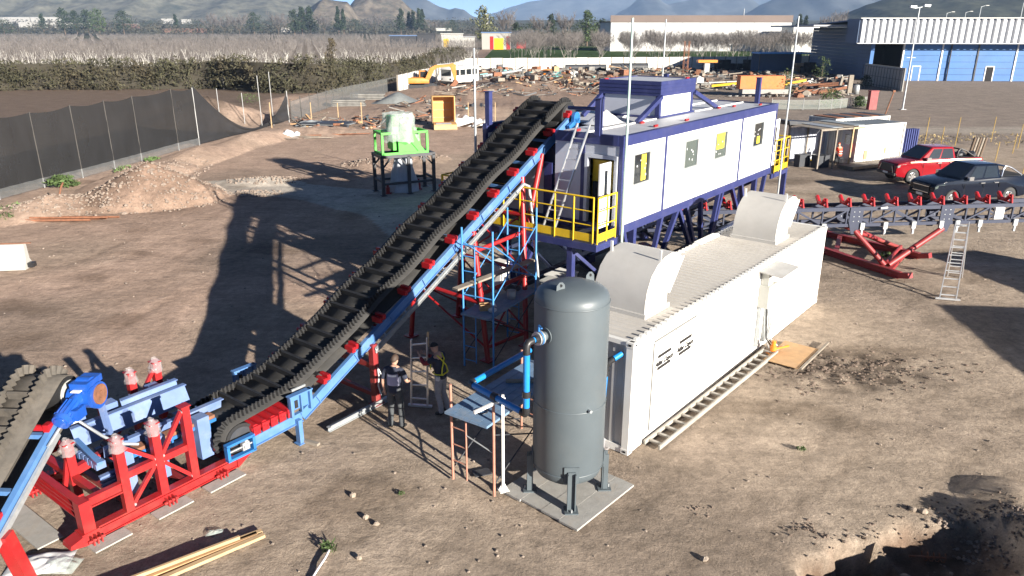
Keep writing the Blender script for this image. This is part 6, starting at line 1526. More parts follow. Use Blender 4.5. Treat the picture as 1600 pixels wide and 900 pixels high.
for i, (px, py, kd, w, D) in enumerate(DT):
    D = D*2.1 if px < 735 else D; X = (px-800)/1158.6*(D*.9443+2.8); zb_ = fz(D) if px < 735 else 0; h = HZ((X, D), py)-zb_; t = crown_tree(kd, h, w/1158.6*D, 100+i); t.location = (X, D, zb_); cnt[kd] = cnt.get(kd, 0)+1; t['label'] = LB[kd] if kd in ('mid', 'euc') and cnt[kd] == 1 else LB[kd].split(' on the')[0]+', %s from the left of its kind on the skyline' % ORD[cnt[kd]-1]; t['group'] = {'cone': 'pointed skyline evergreens', 'round': 'round skyline evergreens', 'mid': 'mid green skyline trees', 'euc': 'pale skyline trees', 'bare': 'leafless skyline trees'}[kd]
# low belt of far scrub and hedges (one mass)
fb_ = MB(); rl = random.Random(31)
for k in range(1000):
    px = rl.uniform(-60, 1330); D = rl.uniform(480, 900) if px < 820 else rl.uniform(430, 800); X = (px-800)/1158.6*D*.9443; h = rl.uniform(3, 8.5)
    if px < 800: D = rl.uniform(1020, 2000); X = (px-800)/1158.6*D*.9443; h = rl.uniform(6, 17)
    leaves(fb_, rl, (X, D, h*.45+(fz(D) if px < 800 else 0)), (rl.uniform(6, 16)*(1.8 if px < 800 else 1), 3, h*.5), 34, 2.2 if px >= 800 else 3.4, .6)
o = fb_.build('far_scrub_belt', M('far_scrub', (.05, .048, .034), .9, var=.45, sc=.05, dirt=.6, dcol=(.085, .066, .055))); o['kind'] = 'stuff'
# conifer standing in the hedge, bushes and yard trees
def stuff_one(name, mb, m, label, cat, p):
    o = mb.build('dry_scrub', m, None, None, 'stuff'); o.location = p; return o
def bush(name, label, p, h, w, m, seed, n=10, ls=.2, trunk=True, cat='bush', group=None):
    r_ = random.Random(seed); t = thing(name, label, cat, p, 0, group); lf = MB()
    if trunk: MB().tube((0, 0, 0), (0, 0, h*.7), .03+h*.015, 6, .02).build('stem', m_brown, t)
    for k in range(n):
        f = (k+.5)/n; ww = w*.5*math.sin(math.pi*(.25+.65*f))**.8; a = r_.uniform(0, 6.28); o = ww*.5*r_.random()
        leaves(lf, r_, (math.cos(a)*o, math.sin(a)*o, h*(.12+.84*f)), (ww*.75, ww*.75, h/n*1.2), 60, ls, .55, .2)
    lf.build('foliage', m, t); return t
p = G(522, 137); bush('dry_conifer', 'tall ragged half dead conifer rising out of the hedgerow', p, HZ(p, 58), 2.6, M('dry_conifer_leaves', (.075,.06,.035), .85, var=.4), 3, 20, .3, True, 'tree')
for i, (px, py, ty, w, lab, m) in enumerate(((1225,150,108,3.4,'leafy green tree right of the thin mast beside the orange box',m_mid),(1283,126,88,3.6,'bluish green young tree in front of the blue warehouse side wall',m_mid),(1300,168,140,3.8,'wide green bush behind the site containers, left of two',m_bush),(1342,168,150,2.2,'smaller green bush behind the site containers, right of two',m_bush),(1352,138,118,2.6,'dark bush growing at the foot of the grille fence',m_ever),(98,292,274,1.9,'low dark green bush at the foot of the shade net',m_bush))):
    p = G(px, py); bush('bush' if ty > 112 else 'young_tree', lab, p, HZ(p, ty), w, m, 50+i, 10, .22, True, 'bush' if ty > 112 else 'tree')
for i, (px, py, w, h, lab) in enumerate(((28,335,2.6,.55,'pale green weed patch at the left edge below the net'),(10,345,1.5,.4,'darker green weeds cut by the left edge of the photo'),(200,268,1.9,.35,'bright green weed strip along the foot of the shade net'),(515,858,.34,.16,'small green weed beside the striped cord'),(1252,703,.2,.08,'tiny green weed on the bare earth right of the container'),(1455,218+5,5,.6,'yellowish scrub patch behind the red pickup'),(1560,222,7,.7,'scrub patch among the yellow stakes at the right edge'),(390,160,3,1.2,'green weeds on the earth bank behind the sagging net'),(240,252,1.2,.3,'short bright green weeds under the net'),(1385,395+6,.5,.2,'dark weed tuft beside the red skid runner'),(627,772,.14,.06,'tiny weed on the earth left of the scaffold'))):
    p = G(px, py); r_ = random.Random(70+i); lf = MB(); leaves(lf, r_, (0, 0, h*.45), (w/2, w/2.6, h*.55), 240 if w > 1 else 60, .16 if w > 1 else w*.3, .5, .3)
    o = (one if i not in (5, 6) else stuff_one)('weed_patch', lf, [m_weed, m_bush, m_weed, m_bush, m_bush, m_dryw, m_dryw, m_bush, m_weed, m_bush, m_bush][i], lab, 'weeds', p)
# ================================================================== blue warehouse on the right
b0, b1 = G(1410, 126), G(1600, 127.2); az_ = math.degrees(math.atan2((b1-b0).y, (b1-b0).x))
WH = Frame(b0[:2], az_); c0 = WH.py(1354, 125, 0).x
wh = thing('warehouse', 'blue panelled warehouse with a white corrugated fascia and dark open doorway', 'warehouse', WH.w(c0, 0, 0), az_)
def wx(px): return WH.py(px, 110, 0).x-c0
m_wblue = M('warehouse_blue_sheet', (.045, .14, .36), .6, var=.12, sc=.3, dirt=.35, dcol=(.10,.17,.30)); m_wdk = M('warehouse_side_sheet', (.07, .11, .19), .6, var=.08, sc=.3)
HB, HF, LW, DP = 6.45, 10.4, 62., 38.
edges = [0, .6, wx(1407), wx(1467), wx(1523), wx(1583), wx(1650), wx(1720), LW]
MB().bx(0, .6, 0, .3, 0, HB).build('wall_panel', m_wblue, wh)
for a, b in zip(edges[2:], edges[3:]):
    p = MB(); n = 6
    for k in range(n): p.bx(a+.12, b-.12, .02*(k % 2), .3, HB*k/n+.02, HB*(k+1)/n-.02)
    p.build('wall_panel', m_wblue, wh)
for i, x in enumerate(edges[2:-1]): MB().bx(x-.12, x+.12, -.12, .3, 0, HB).build('mullion', [m_white, m_white, m_char, m_white, m_white, m_white][i % 6], wh)
MB().tube((wx(1480), -.2, 0), (wx(1480), -.2, HB), .12, 8).build('down_pipe', m_char, wh)
MB().bx(.6, edges[2], 9, 9.2, 0, HB).bx(.6, edges[2], .3, 9, .01, .02).build('dark_bay', m_dark, wh); MB().bx(.55, .65, .3, 9, 0, HB).bx(edges[2]-.05, edges[2]+.05, .3, 9, 0, HB).build('bay_side', m_dark, wh)
for px, dark in ((1431, 0), (1546, 1)):
    x = wx(px); d = MB().bx(x-.75, x-.6, -.06, .1, 0, 2.55).bx(x+.6, x+.75, -.06, .1, 0, 2.55).bx(x-.6, x+.6, -.06, .1, 2.4, 2.55).build('door_frame', m_white, wh)
    MB().bx(x-.6, x+.6, -.03, .0, 0, 2.4).build('door', m_dark if dark else m_wblue, d)  # the dark one stands in for the shade of an open doorway
sd_ = MB(); n = 14
for k in range(n): sd_.bx(-.02*(k % 2)-.02, .1, .3, DP, HB*1.4*k/n, HB*1.4*(k+1)/n-.03)
sd_.build('side_cladding', m_wdk, wh)
P = corrug(60, -3.4, LW, .32)
corr_sheet(P, lambda a, d, t: (a, -2.6-d+.32, t), HB-.05, HF).build('fascia', M('white_fascia_sheet', (.50,.51,.53), .5, var=.04), wh)
MB().bx(-3.4, LW, -2.9, -2.5, HF, HF+.12).bx(-3.4, LW, -2.75, -2.55, HB-.15, HB-.05).build('fascia_trim', m_white, wh)
MB().bx(-3.4, -3.2, -2.3, 4, HB, HF).build('fascia_return', m_wdk, wh)
MB().prism([(-2.3, HF-.25), (DP+2, 9.2), (DP+2, 9.4), (-2.3, HF-.02)], lambda u, v, a: (a, u, v), -3.3, LW).build('roof', m_wdk, wh)
MB().bx(-9.0, .0, 5, DP+2, 9.15, 9.45).build('side_eave', M('eave_grey', (.33,.34,.36), .6), wh)
for i, (px, ty, by) in enumerate(((1287+4,None,None),)): pass
for i, (px, ty, D) in enumerate(((1471,20,215),(1500,19,240),(1522,10,215),(1586,4,200))):
    X = (px-800)/1158.6*D*.95; h = HZ((X, D), ty); t = thing('street_lamp', ['farthest small street lamp above the warehouse roof', 'small street lamp in the middle above the warehouse roof', 'tall street lamp above the warehouse roof, second from the right', 'tallest street lamp above the warehouse roof at the right edge'][i], 'lamp', (X, D, 0))
    MB().tube((0, 0, 0), (0, 0, h), .12, 6, .07).build('pole', m_galv, t); MB().path([(0, 0, h-.2), (.3, 0, h), (1.3, 0, h+.25)], .06, 5).build('arm', m_galv, t); MB().box((1.6, 0, h+.25), (.9, .3, .15)).build('lamp_head', m_beige, t)
p = G(1410, 171); h = HZ(p, 12); t = thing('floodlight_pole', 'tall grey light pole with two floodlights in front of the blue warehouse', 'lamp post', p)
MB().tube((0, 0, 0), (0, 0, h), .11, 8, .07).bx(-.3, .3, -.3, .3, 0, .04).build('pole', m_galv, t); MB().bar((-.7, 0, h-.1), (.7, 0, h+.15), .06, .06).build('cross_arm', m_galv, t)
for x, a in ((-.75, .3), (.75, -.3)): MB().prism([(-.3, -.1), (.3, -.15), (.38, .1), (-.3, .12)], lambda u, v, q: (x+u, q, h+.1+v+.12*(x > 0)), -.2, .2).build('floodlight', m_galv, t)
MB().bar((-.5, 0, h*.52), (.5, 0, h*.52), .04, .04).build('step_bar', m_galv, t)
# grille fence by the warehouse
gf = Frame(G(1345, 131)[:2], math.degrees(math.atan2((G(1406,143)-G(1345,131)).y, (G(1406,143)-G(1345,131)).x))); L = (G(1406,143)-G(1345,131)).length
t = thing('grille_fence', 'grey slab wall with a dark steel grille in front of the warehouse doorway', 'fence', gf.w(0, 0, 0), gf.az)
for k in range(5): MB().bx(k*L/5+.03, (k+1)*L/5-.03, .25, .4, 0, 3.3).build('slab', m_conc, t)
g = MB()
for k in range(15): g.bar((k*L/14, 0, 0), (k*L/14, 0, 3.1), .06, .06)
for z in (.3, 1.6, 3.0): g.bar((0, 0, z), (L, 0, z), .06, .06)
g.build('grille', m_char, t, kind='stuff')
m_sgrey = M('scrap_grey', (.15, .145, .135), .85, var=.4, sc=1.5); m_sbrown = M('scrap_brown', (.11, .075, .055), .9, var=.4, sc=1.5); m_spale = M('scrap_pale', (.33, .32, .30), .8, var=.4, sc=1.5)
# ================================================================== far buildings
def house(name, label, px0, px1, py_top, D, depth, wm, rm, cat='building', flat=True, doors=(), over=.4, hb=None):
    X0, X1 = [(p-800)/1158.6*(D*.9443+2.8) for p in (px0, px1)]; z0 = fz(D) if D > 1000 else 0; h = max(HZ(((X0+X1)/2, D), py_top)-z0, 3.); t = thing(name, label, cat, (X0, D, z0)); w = X1-X0
    MB().bx(0, w, 0, depth, 0, h-.4).build('wall', wm, t)
    if flat: MB().bx(-over, w+over, -over, depth+over, h-.4, h).build('roof', rm, t)
    else: MB().prism([(-over, h*.68), (depth/2, h), (depth+over, h*.68)], lambda u, v, a: (a, u, v), -over, w+over).build('roof', rm, t)
    for a, b, hh, m in doors: MB().bx(a*w, b*w, -.05, .02, 0, hh*h).build('door', m, t)
    return t, w, h
m_broof = M('blue_roof_sheet', (.09, .15, .28), .6); m_brn = M('brown_fascia', (.15, .115, .10), .85, var=.1, sc=.1); m_tile = M('tile_red_roof', (.15, .085, .065), .8)
lw, w, h = house('white_warehouse', 'long white warehouse with a brown roof band behind the bare orchard', 953, 1232, 33, 330, 40, M('white_render', (.48,.475,.47), .85, var=.06, sc=.1), m_brn)
MB().bx(-.3, w+.3, -.25, .0, h-.2, h+2.3).build('roof_band', m_brn, lw)
for k in range(9): MB().bx(w*(k+.95)/10-.06, w*(k+.95)/10+.06, -.06, .02, 0, h-.4).build('wall_joint', m_conc, lw)
for k in (3, 6, 8): MB().bx(w*k/9, w*k/9+3, -.07, .0, h-2.1, h-.9).build('vent_panel', m_beige, lw)
MB().tube((w*.75, 5, h), (w*.75, 5, h+5), .15, 6).build('roof_mast', m_galv, lw)
house('far_shed', 'white block building with a brown roof beside the warehouse mast', 1236, 1276, 40, 310, 14, m_white, m_brn)
house('blue_roof_shed', 'open shed with a long pale blue roof at the orchard edge', 610, 651, 55, 400, 10, m_char, m_broof)
house('dark_box_building', 'dark square box building beside the blue roofed shed', 652, 678, 52, 400, 10, m_char, m_char)
house('white_shop', 'white and yellow low building right of the dark box building', 690, 722, 52, 405, 9, m_spale, m_beige, doors=((.1,.35,.6,m_yel),))
house('white_shop', 'low white shed with pale roof beside the yellow fronted building', 723, 741, 57, 410, 9, m_spale, m_galv)
house('grey_workshop', 'grey workshop with blue panelled roof and red and yellow fronts', 753, 798, 50, 360, 12, m_conc, m_broof, doors=((.28,.40,.75,m_red),(.42,.75,.65,m_yel),(.85,.98,.75,m_red)))
house('dark_roof_barn', 'low barn with a dark roof and red goods under it', 798, 828, 48, 380, 12, m_char, m_char, doors=((.3,.8,.5,m_red),))
t, w, h = house('white_tower', 'small white water tower under the pale green tree', 758, 763, 22, 470, 2, m_spale, m_spale)
for i, (a, b, y, D, lab, wm, rm) in enumerate(((-10,50,26.5,620,'long low pale warehouse on the far left skyline',m_spale,m_galv),(52,98,26.5,620,'pale flat warehouse right of the longest far left one',m_spale,m_galv),(32,60,34.5,500,'white roofed house in the trees at far left',m_white,m_white),(66,112,35.5,490,'large white polytunnel roof between the trees at far left',m_white,m_white),(125,140,36,500,'small white roof right of the polytunnel',m_white,m_white),(196,216,37,470,'house with a red tiled front under the round evergreen',m_tile,m_white),(255,272,29,600,'white house left of the pointed evergreen',m_white,m_white),(286,300,30,600,'white house right of the pointed evergreen',m_white,m_beige),(255,320,44.5,390,'long low red roofed building behind the orchard',m_tile,m_tile),(440,455,43,400,'small white hut at the far edge of the orchard',m_white,m_white),(681,706,43.5,420,'long low pale building under the skyline trees',m_beige,m_galv))):
    house('far_house', lab, a, b, y, D*3.0, 10, m_spale if wm is m_white else wm, m_spale if rm is m_white else rm, flat=(i % 3 != 2))
# ================================================================== scrap yard
exf = Frame(G(668, 139)[:2], 12)
ex = thing('excavator', 'orange yellow excavator with raised boom beside the white bus', 'excavator', exf.w(-1.2, 0, 0), 12); ex.scale = (1.5, 1.3, .92)
for y in (-1.1, 1.1):
    MB().prism([(-1.5, .35), (-1.2, .05), (1.6, .05), (1.95, .4), (1.6, .8), (-1.2, .8)], lambda u, v, a: (u, a, v), y-.28, y+.28).build('track', m_blk, ex)
bo = MB().prism([(-2.0, 1.0), (.9, 1.0), (.9, 1.6), (.3, 1.9), (-1.8, 1.9), (-2.0, 1.7)], lambda u, v, a: (u, a, v), -1.25, 1.25).build('body', m_excav, ex); bevel(bo, .08)
MB().prism([(-2.15, .75), (-1.2, .75), (-1.2, 1.0), (-2.05, 1.0)], lambda u, v, a: (u, a, v), -1.2, 1.2).build('counterweight', m_blk, ex)
cbn = MB().prism([(.0, 1.6), (1.05, 1.6), (1.05, 2.3), (.8, 2.95), (.05, 2.95)], lambda u, v, a: (u, a, v), -.2+.2, 1.15).build('cab', m_excav, ex); MB().prism([(.1, 1.9), (1.07, 1.9), (1.0, 2.35), (.78, 2.8), (.12, 2.8)], lambda u, v, a: (u, a, v), -.02, 1.17).build('cab_window', m_glass, ex)
MB().prism([(.4, 1.2), (.9, 1.4), (1.5, 3.1), (1.8, 3.4), (3.2, 3.6), (3.2, 3.95), (1.6, 3.85), (1.05, 3.4)], lambda u, v, a: (u, a, v), -.75, -.3).build('boom', m_excav, ex)
MB().prism([(2.9, 3.9), (3.4, 4.15), (3.7, 3.8), (3.75, 1.5), (3.5, 1.4), (3.2, 3.3)], lambda u, v, a: (u, a, v), -.7, -.35).build('stick', m_excav, ex)
MB().prism([(3.5, 1.5), (3.8, 1.4), (3.85, .9), (3.5, .4), (3.0, .6), (3.3, 1.0)], lambda u, v, a: (u, a, v), -.95, -.1).build('bucket', m_rust, ex)
MB().tube((.9, -.28, 1.5), (1.5, -.28, 2.9), .08, 8).tube((1.8, -.52, 3.9), (3.0, -.52, 4.05), .08, 8).build('hydraulic_ram', m_galv, ex)
bf = Frame(G(689, 134)[:2], 58)
bu = thing('white_bus', 'old white minibus facing the camera behind the excavator boom', 'bus', bf.w(0, 0, 0), 58)
bb = MB().bx(0, 7.5, -2.3, 0, .45, 3.0).build('body', m_white, bu); bevel(bb, .12)
MB().bx(-.03, .02, -2.1, -.2, 1.55, 2.55).build('windscreen', m_glass, bu); MB().bx(-.12, .02, -2.25, -.05, .4, .75).build('bumper', m_blk, bu)
for k in range(4): MB().bx(.5+k*1.7, 1.9+k*1.7, -2.33, -2.29, 1.6, 2.5).build('side_window', m_glass, bu)
for y in (-2.1, -.35): MB().bx(-.05, .0, y-.05, y+.2, .95, 1.2).build('headlight', m_glass, bu)
for x in (1.2, 6): 
    for y in (-2.2, -.1): MB().tube((x, y-.15, .42), (x, y+.15, .42), .42, 14).build('wheel', m_tyre, bu)
# the heap itself: countless bits of scrap, joined
mats_s = [m_gwood, m_rust, m_sgrey, m_char, m_spale, m_sbrown, m_ply, m_teal]
hp = [MB() for _ in mats_s]; rs = random.Random(77)
zones = [(742,795,112,126,150,1.8),(775,965,112,138,430,2.1),(960,1060,100,122,260,1.6),(1050,1230,100,142,430,1.3),(1200,1330,118,152,300,.9),(690,960,136,150,160,.25),(600,760,150,200,120,.2),(460,600,185,205,90,.15)]
for (xa, xb, ya, yb, n, hh) in zones:
    for k in range(n):
        p = G(rs.uniform(xa, xb), rs.uniform(ya, yb)); p.z = max(0, hgt(p.x, p.y)); z = rs.random()**2*hh*.6; S = rs.choice((.5, .8, 1., 1.5)) if hh > .3 else .4; m = hp[rs.choices(range(8), (5, 4, 5, 4, 1.6, 5, 1, .25))[0]]
        a = rs.uniform(0, 6.28); t_ = rs.random(); d = Vector((math.cos(a), math.sin(a), rs.uniform(-.25, .35))); c = p+Vector((0, 0, z+.1)); L = rs.uniform(.8, 2.2) if t_ < .7 else rs.uniform(2, 5)
        if t_ < .35: m.bar(c-d*L/2, c+d*L/2, rs.uniform(.12, .3), rs.uniform(.06, .2))
        elif t_ < .6: m.box(c, (S*rs.uniform(.4, 1.3), S*rs.uniform(.4, 1.1), S*rs.uniform(.15, .8)), a)
        elif t_ < .8: m.bar(c-d*L/2, c+d*L/2, .08, .08)
        else: m.rock(c, S*rs.uniform(.25, .6), rs, .6)
for m, b in zip(mats_s, hp):
    if b.v: o = b.build('scrap_heap', m); o['kind'] = 'stuff'
def scrap(name, mb, m, label, cat, px, py, az=0, z=0, group=None): 
    p = G(px, py); return one(name, mb, m, label, cat, (p.x, p.y, z), az, group)
for i, (px, py, r_, mm, lab) in enumerate(((803,131,.75,m_conc,'grey concrete pipe ring facing the camera, left of two'),(822,133,.75,m_rust,'reddish pipe ring facing the camera, right of two'))):
    b = MB().lathe([(r_*.62, -.4), (r_, -.4), (r_, .5), (r_*.62, .5), (r_*.62, -.4)], 20, (0, 0, r_), 'y'); scrap('pipe_ring', b, mm, lab, 'pipe ring', px, py, 8)
for i, (px, py, h, mm, lab) in enumerate(((789,122,1.5,m_teal,'pale teal tank standing in the scrap heap, left of the pair'),(797,120,1.3,m_teal,'brighter teal barrel beside the taller teal tank'),(776,131,1.1,m_teal,'teal bin at the front left of the scrap heap'),(817,127,1.0,m_green,'green drum between the two pipe rings'),(851,124,1.0,m_orange,'orange drum lying in the scrap heap'),(891,122,1.1,m_white,'white drum on the right side of the scrap heap'),(897,121,1.2,m_beige,'cream drum beside the white one'),(1337,147,1.25,m_galv,'grey plastic barrel beside the timber post'),(1320,141,.7,m_white,'white round tank on the rusty beams'))):
    scrap('drum', MB().lathe([(0, 0), (.38, 0), (.42, h*.5), (.38, h), (.1, h+.05), (0, h+.05)], 14), mm, lab, 'drum', px, py)
scrap('rubber_tray', MB().bx(-1.2, 1.2, -.6, .6, 0, .75).bx(-1.1, 1.1, -.5, .5, .75, .8), m_blk, 'long black trough at the front of the scrap heap', 'trough', 787, 131, 5); scrap('orange_crate', MB().bx(-.6, .6, -.4, .4, 0, .9).bx(-.65, .65, -.45, .45, .9, .95), m_tile, 'brick red box beside the black trough', 'box', 771, 131, 10)
scrap('grey_pipe', MB().tube((-3.6, 0, .6), (3.6, 0, 1.6), .28, 12), m_galv, 'long grey pipe slanting across the left of the scrap heap', 'pipe', 785, 124, 8); scrap('yellow_beam', MB().ibeam((-1, 0, .4), (1, .2, 1.3), .25, .3, .05), m_yel, 'short yellow steel beam tipped up in the scrap heap', 'beam', 881, 126, -40)
scrap('dark_tank', MB().tube((-4.5, 0, .7), (4.5, 0, .7), .7, 14), m_char, 'long dark cylinder lying in front of the white wall', 'tank', 915, 111, 5); scrap('dark_tank', MB().tube((-4, 0, .9), (4, 0, .9), .9, 14), m_char, 'dark lying cylinder left of the orange topped hut', 'tank', 983, 112, 5)
for i, (px, py, h) in enumerate(((838,104,1.6),(858,104,1.7),(868,104,1.5))):
    b = MB(); b.prism([(-1.2, 0), (1.2, 0), (.5, .9), (.3, h), (0, h*.7), (-.4, .8)], lambda u, v, a: (u, a, v), -.3, .3); scrap('scrap_claw', b, m_dark, ['black hooked scrap part against the white wall, leftmost', 'black hooked scrap part against the white wall, middle', 'black hooked scrap part against the white wall, rightmost'][i], 'scrap', px, py, 5)
ob = thing('orange_container', 'rusty orange skip box behind the cabin roof post', 'skip', G(1186, 150), 0)
MB().bx(-3.0, 3.0, -.9, .9, 1.0, 2.7).build('body', M('faded_orange_paint', (.55,.15,.03), .6, dirt=.3), ob); MB().bx(-2.6, 3.6, -.9, .9, .35, .95).build('concrete_base', m_conc, ob); MB().bar((3.0, -.5, 2.2), (5.5, -.5, 2.3), .2, .2).build('arm', m_rust, ob)
for k in range(12): MB().bar((-4.5+k*.9, -1.6, .12), (-4.2+k*.9, -1.0, .12), .3, .1).build('slat', m_pconc, ob)
lt = thing('lattice_mast', 'rust red lattice mast standing in front of the long white wall', 'mast', G(1070, 117)); hh = HZ(G(1070, 117), 64)
for x, y in ((-.45, -.45), (.45, -.45), (.45, .45), (-.45, .45)): MB().bar((x, y, 0), (x, y, hh), .09, .09).build('corner_leg', m_rust, lt)
q = MB(); k = 0
while k*1.0 < hh-1:
    z = k*1.0
    for (a, b) in (((-.45,-.45),(.45,-.45)), ((.45,-.45),(.45,.45)), ((.45,.45),(-.45,.45)), ((-.45,.45),(-.45,-.45))): q.bar((*a, z), (*b, z+1.0), .05, .05)
    k += 1
q.build('lacing', m_rust, lt, kind='stuff')
hu = thing('orange_topped_hut', 'small pale hut with an orange roof in the scrap yard', 'hut', G(1103, 117)); MB().bx(-.5, .5, -.5, .5, 0, 2.4).build('wall', m_beige, hu); MB().bx(-1.9, 1.9, -.9, .9, 2.4, 2.9).build('roof', m_orange, hu)
sh = thing('open_shelter', 'open shelter with a bright blue roof at the wall end', 'shelter', G(1220, 116)); MB().bx(-5.5, 5.0, -2, 3, 4.0, 4.3).build('roof', M('shelter_blue', (.05,.22,.52), .5), sh)
for x in (-5.2, 4.7):
    for y in (-1.8, 2.8): MB().bar((x, y, 0), (x, y, 4), .15, .15).build('post', m_char, sh)
MB().bx(-5.4, 4.8, 2.7, 2.9, .5, 4).build('back_sheet', m_wdk, sh)
for i, (px, py, s) in enumerate(((1133,112,2.2),(1175,112,3.0),(1195,112,2.4),(1265,118,1.6))):
    b = MB().bx(-s, s, -1, 1, .3, 1.7).bx(-s*.6, s*.3, -1, 1, 1.7, 2.5); scrap('derelict_vehicle', b, m_dark, ['dark derelict machine left of the blue roofed shelter', 'largest dark derelict vehicle under the shade by the wall', 'dark derelict vehicle under the blue shelter', 'dark hulk right of the timber stack'][i], 'wreck', px, py, 10)
ts = thing('timber_stack', 'tall tilted stack of pale timber pallets in the scrap yard', 'pallets', G(1247, 117), 8)
for k in range(9): MB().bx(-1.2+.04*k, .9+.04*k, -.7, .7, k*.26, k*.26+.17).build('pallet', m_wood if k % 3 else m_ply, ts)
for i, (px, py, L, az, mm, lab) in enumerate(((1265,146,5.2,14,m_rust,'rusty steel beam at the bottom of the beam pile'),(1280,140,6.0,-12,m_rust,'long rusty beam slanting down across the beam pile'),(1300,148,4.0,4,m_rust,'short rusty beam at the right end of the pile'),(1255,138,4.0,50,m_rust,'rusty beam pointing up at the left of the pile'),(1275,150,5.0,-3,m_rust,'rusty beam lying nearest the mesh fence'),(1288,144,5,-20,m_rust,'rusty plate girder crossing the middle of the pile'),(1120,134,7.0,4,m_beige,'long pale plank lying behind the turret'),(1135,140,4.5,-3,m_yel,'yellow beam lying on the ground beside the orange box'),(1140,120,6,25,m_gwood,'grey timber pointing at the orange topped hut'),(1085,126,5,30,m_gwood,'grey timber leaning over the scrap behind the turret'),(1180,118,6,-8,m_gwood,'weathered timber in front of the dark vehicles'),(1240,138,3.6,0,m_yel,'yellow sheet on the ground left of the rusty beams'),(935,128,4,-14,m_gwood,'grey timber at the right side of the scrap heap'),(945,136,4,20,m_rust,'rusty bar at the front right of the scrap heap'),(870,112,6,2,m_tile,'long reddish pipe along the top of the scrap heap'),(845,116,5,-4,m_orange,'orange bar across the top of the scrap heap'))):
    scrap('steel_beam' if mm in (m_rust, m_yel, m_tile, m_orange) else 'timber', MB().ibeam((-L/2, 0, .3), (L/2, 0, .5+.25*(i % 3)), .28, .34, .05) if mm in (m_rust, m_yel) else MB().bar((-L/2, 0, .4), (L/2, 0, .7), .25, .15), mm, lab, 'beam' if mm in (m_rust, m_yel, m_tile, m_orange) else 'timber', px, py, az, .25*(i % 2))
scrap('timber_post', MB().bx(-.3, .3, -.25, .25, 0, 2.6).bar((-1.4, 0, 1.2), (-1.2, 0, 2.4), .5, .3), m_gwood, 'thick weathered timber post beside the grey barrel', 'post', 1326, 147, 0); scrap('red_post_box', MB().bx(-.45, .45, -.3, .3, 0, 2.0).bx(-.5, .5, -.35, .35, 2.0, 2.1), m_dred, 'dark red steel box post behind the far white container', 'post', 1361, 171, 5); scrap('leaning_pole', MB().tube((0, 0, 0), (.6, 0, 2.6), .06, 6).box((.6, 0, 2.65), (.25, .2, .2)), m_rust, 'leaning rusty pole rising over the container roofs', 'pole', 1381, 184, 0)
scrap('white_sheet', MB().prism([(-1.2, 0), (1.3, 0), (1.1, .9), (.3, .5)], lambda u, v, a: (u, a+v*.6, v), -.02, .02), m_white, 'bent white sheet in front of the young tree', 'sheet', 1262, 131, 10); scrap('white_fridge', MB().bx(-.6, .6, -.5, .5, 0, 1.0).rock((0, 0, .9), .5, rs), m_white, 'white crumpled appliance beside the turret corner', 'scrap', 1092, 131, 10)
# yellow stakes on the right, thin wooden stakes on the left
for i, (px, py, ty) in enumerate(((1443,232,178),(1470,226,195),(1492,228,178),(1548,222,178),(1590,232,190),(1597,275,233),(1555,252,218),(1582,240,205))):
    p = G(px, py); h = max(1.2, HZ(p, ty)); one('yellow_stake', MB().tube((0, 0, 0), (.04, 0, h*.9), .022, 6), M('stake_yellow', (.40,.26,.05), .7) if i == 0 else bpy.data.materials['stake_yellow'], ['leftmost yellow stake beside the far white container', 'second yellow stake from the far white container', 'yellow stake right behind the cab of the red pickup', 'yellow stake rising behind the tail of the red pickup', 'yellow stake at the far right edge, farthest back', 'yellow stake at the right edge, nearest the dark pickup', 'yellow stake above the roll bar of the dark pickup', 'yellow stake between the dark pickup roll bar and the right edge'][i], 'stake', p, 0, 'yellow stakes behind the pickups')
lp_ = thing('log_bundle', 'bundle of short brown logs leaning behind the red pickup', 'logs', G(1524, 246), 0)
for k in range(5): MB().tube((-.5+k*.2, 0, 0), (-.1+k*.2, .3, 1.35), .10, 8).build('log', m_gwood if k % 2 else m_brown, lp_)
for i, (px, py, ty) in enumerate(((425,200,160),(487,187,160),(529,186,161),(566,193,160),(732,188,160),(774,190,160))):
    p = G(px, py); one('wooden_stake', MB().bar((0, 0, 0), (0, 0, HZ(p, ty)), .07, .07), m_wood, ['wooden stake right of the sagging net end', 'wooden stake among the scattered scrap below the mesh fence', 'wooden stake in front of the mesh fence, right of the flat sheets', 'wooden stake just left of the green machine', 'wooden stake between the open crate and the mast', 'wooden stake just right of the dark lower mast'][i], 'stake', p, 0, 'wooden stakes along the scrap yard')
# ================================================================== yard odds and ends
bj = thing('jersey_barrier', 'pale concrete road barrier cut by the left edge', 'barrier', G(-30, 421), 8)
MB().prism([(-.32, 0), (.32, 0), (.32, .10), (.14, .35), (.10, .95), (-.10, .95), (-.14, .35), (-.32, .10)], lambda u, v, a: (a, u, v), 0, 1.72).build('body', m_pconc, bj); MB().bx(-.4, 1.95, -.03, .03, .955, .985).build('steel_bar', m_rust, bj); MB().bx(1.74, 1.95, -.15, .1, .05, .22).build('black_box', m_blk, bj)
lm_ = Frame(G(210, 905)[:2], 37)
for i, (y, z, L, az, m, w, lab) in enumerate(((0, 0, 2.6, 0, m_wood, .09, 'pale timber plank on the left of the bottom pile'), (-.16, .0, 2.5, 3, m_ply, .10, 'brown timber plank in the middle of the bottom pile'), (-.36, 0, 2.6, 5, m_wood, .09, 'pale timber plank nearest the camera in the bottom pile'), (-.10, .075, 2.2, 1.5, m_wood, .05, 'thin batten lying on top of the bottom timber pile'))):
    p = lm_.w(-.5, y, z); one('timber_plank', MB().bx(0, L, -w/2, w/2, .01, .07), m, lab, 'plank', (p.x, p.y, z), 37+az-2)
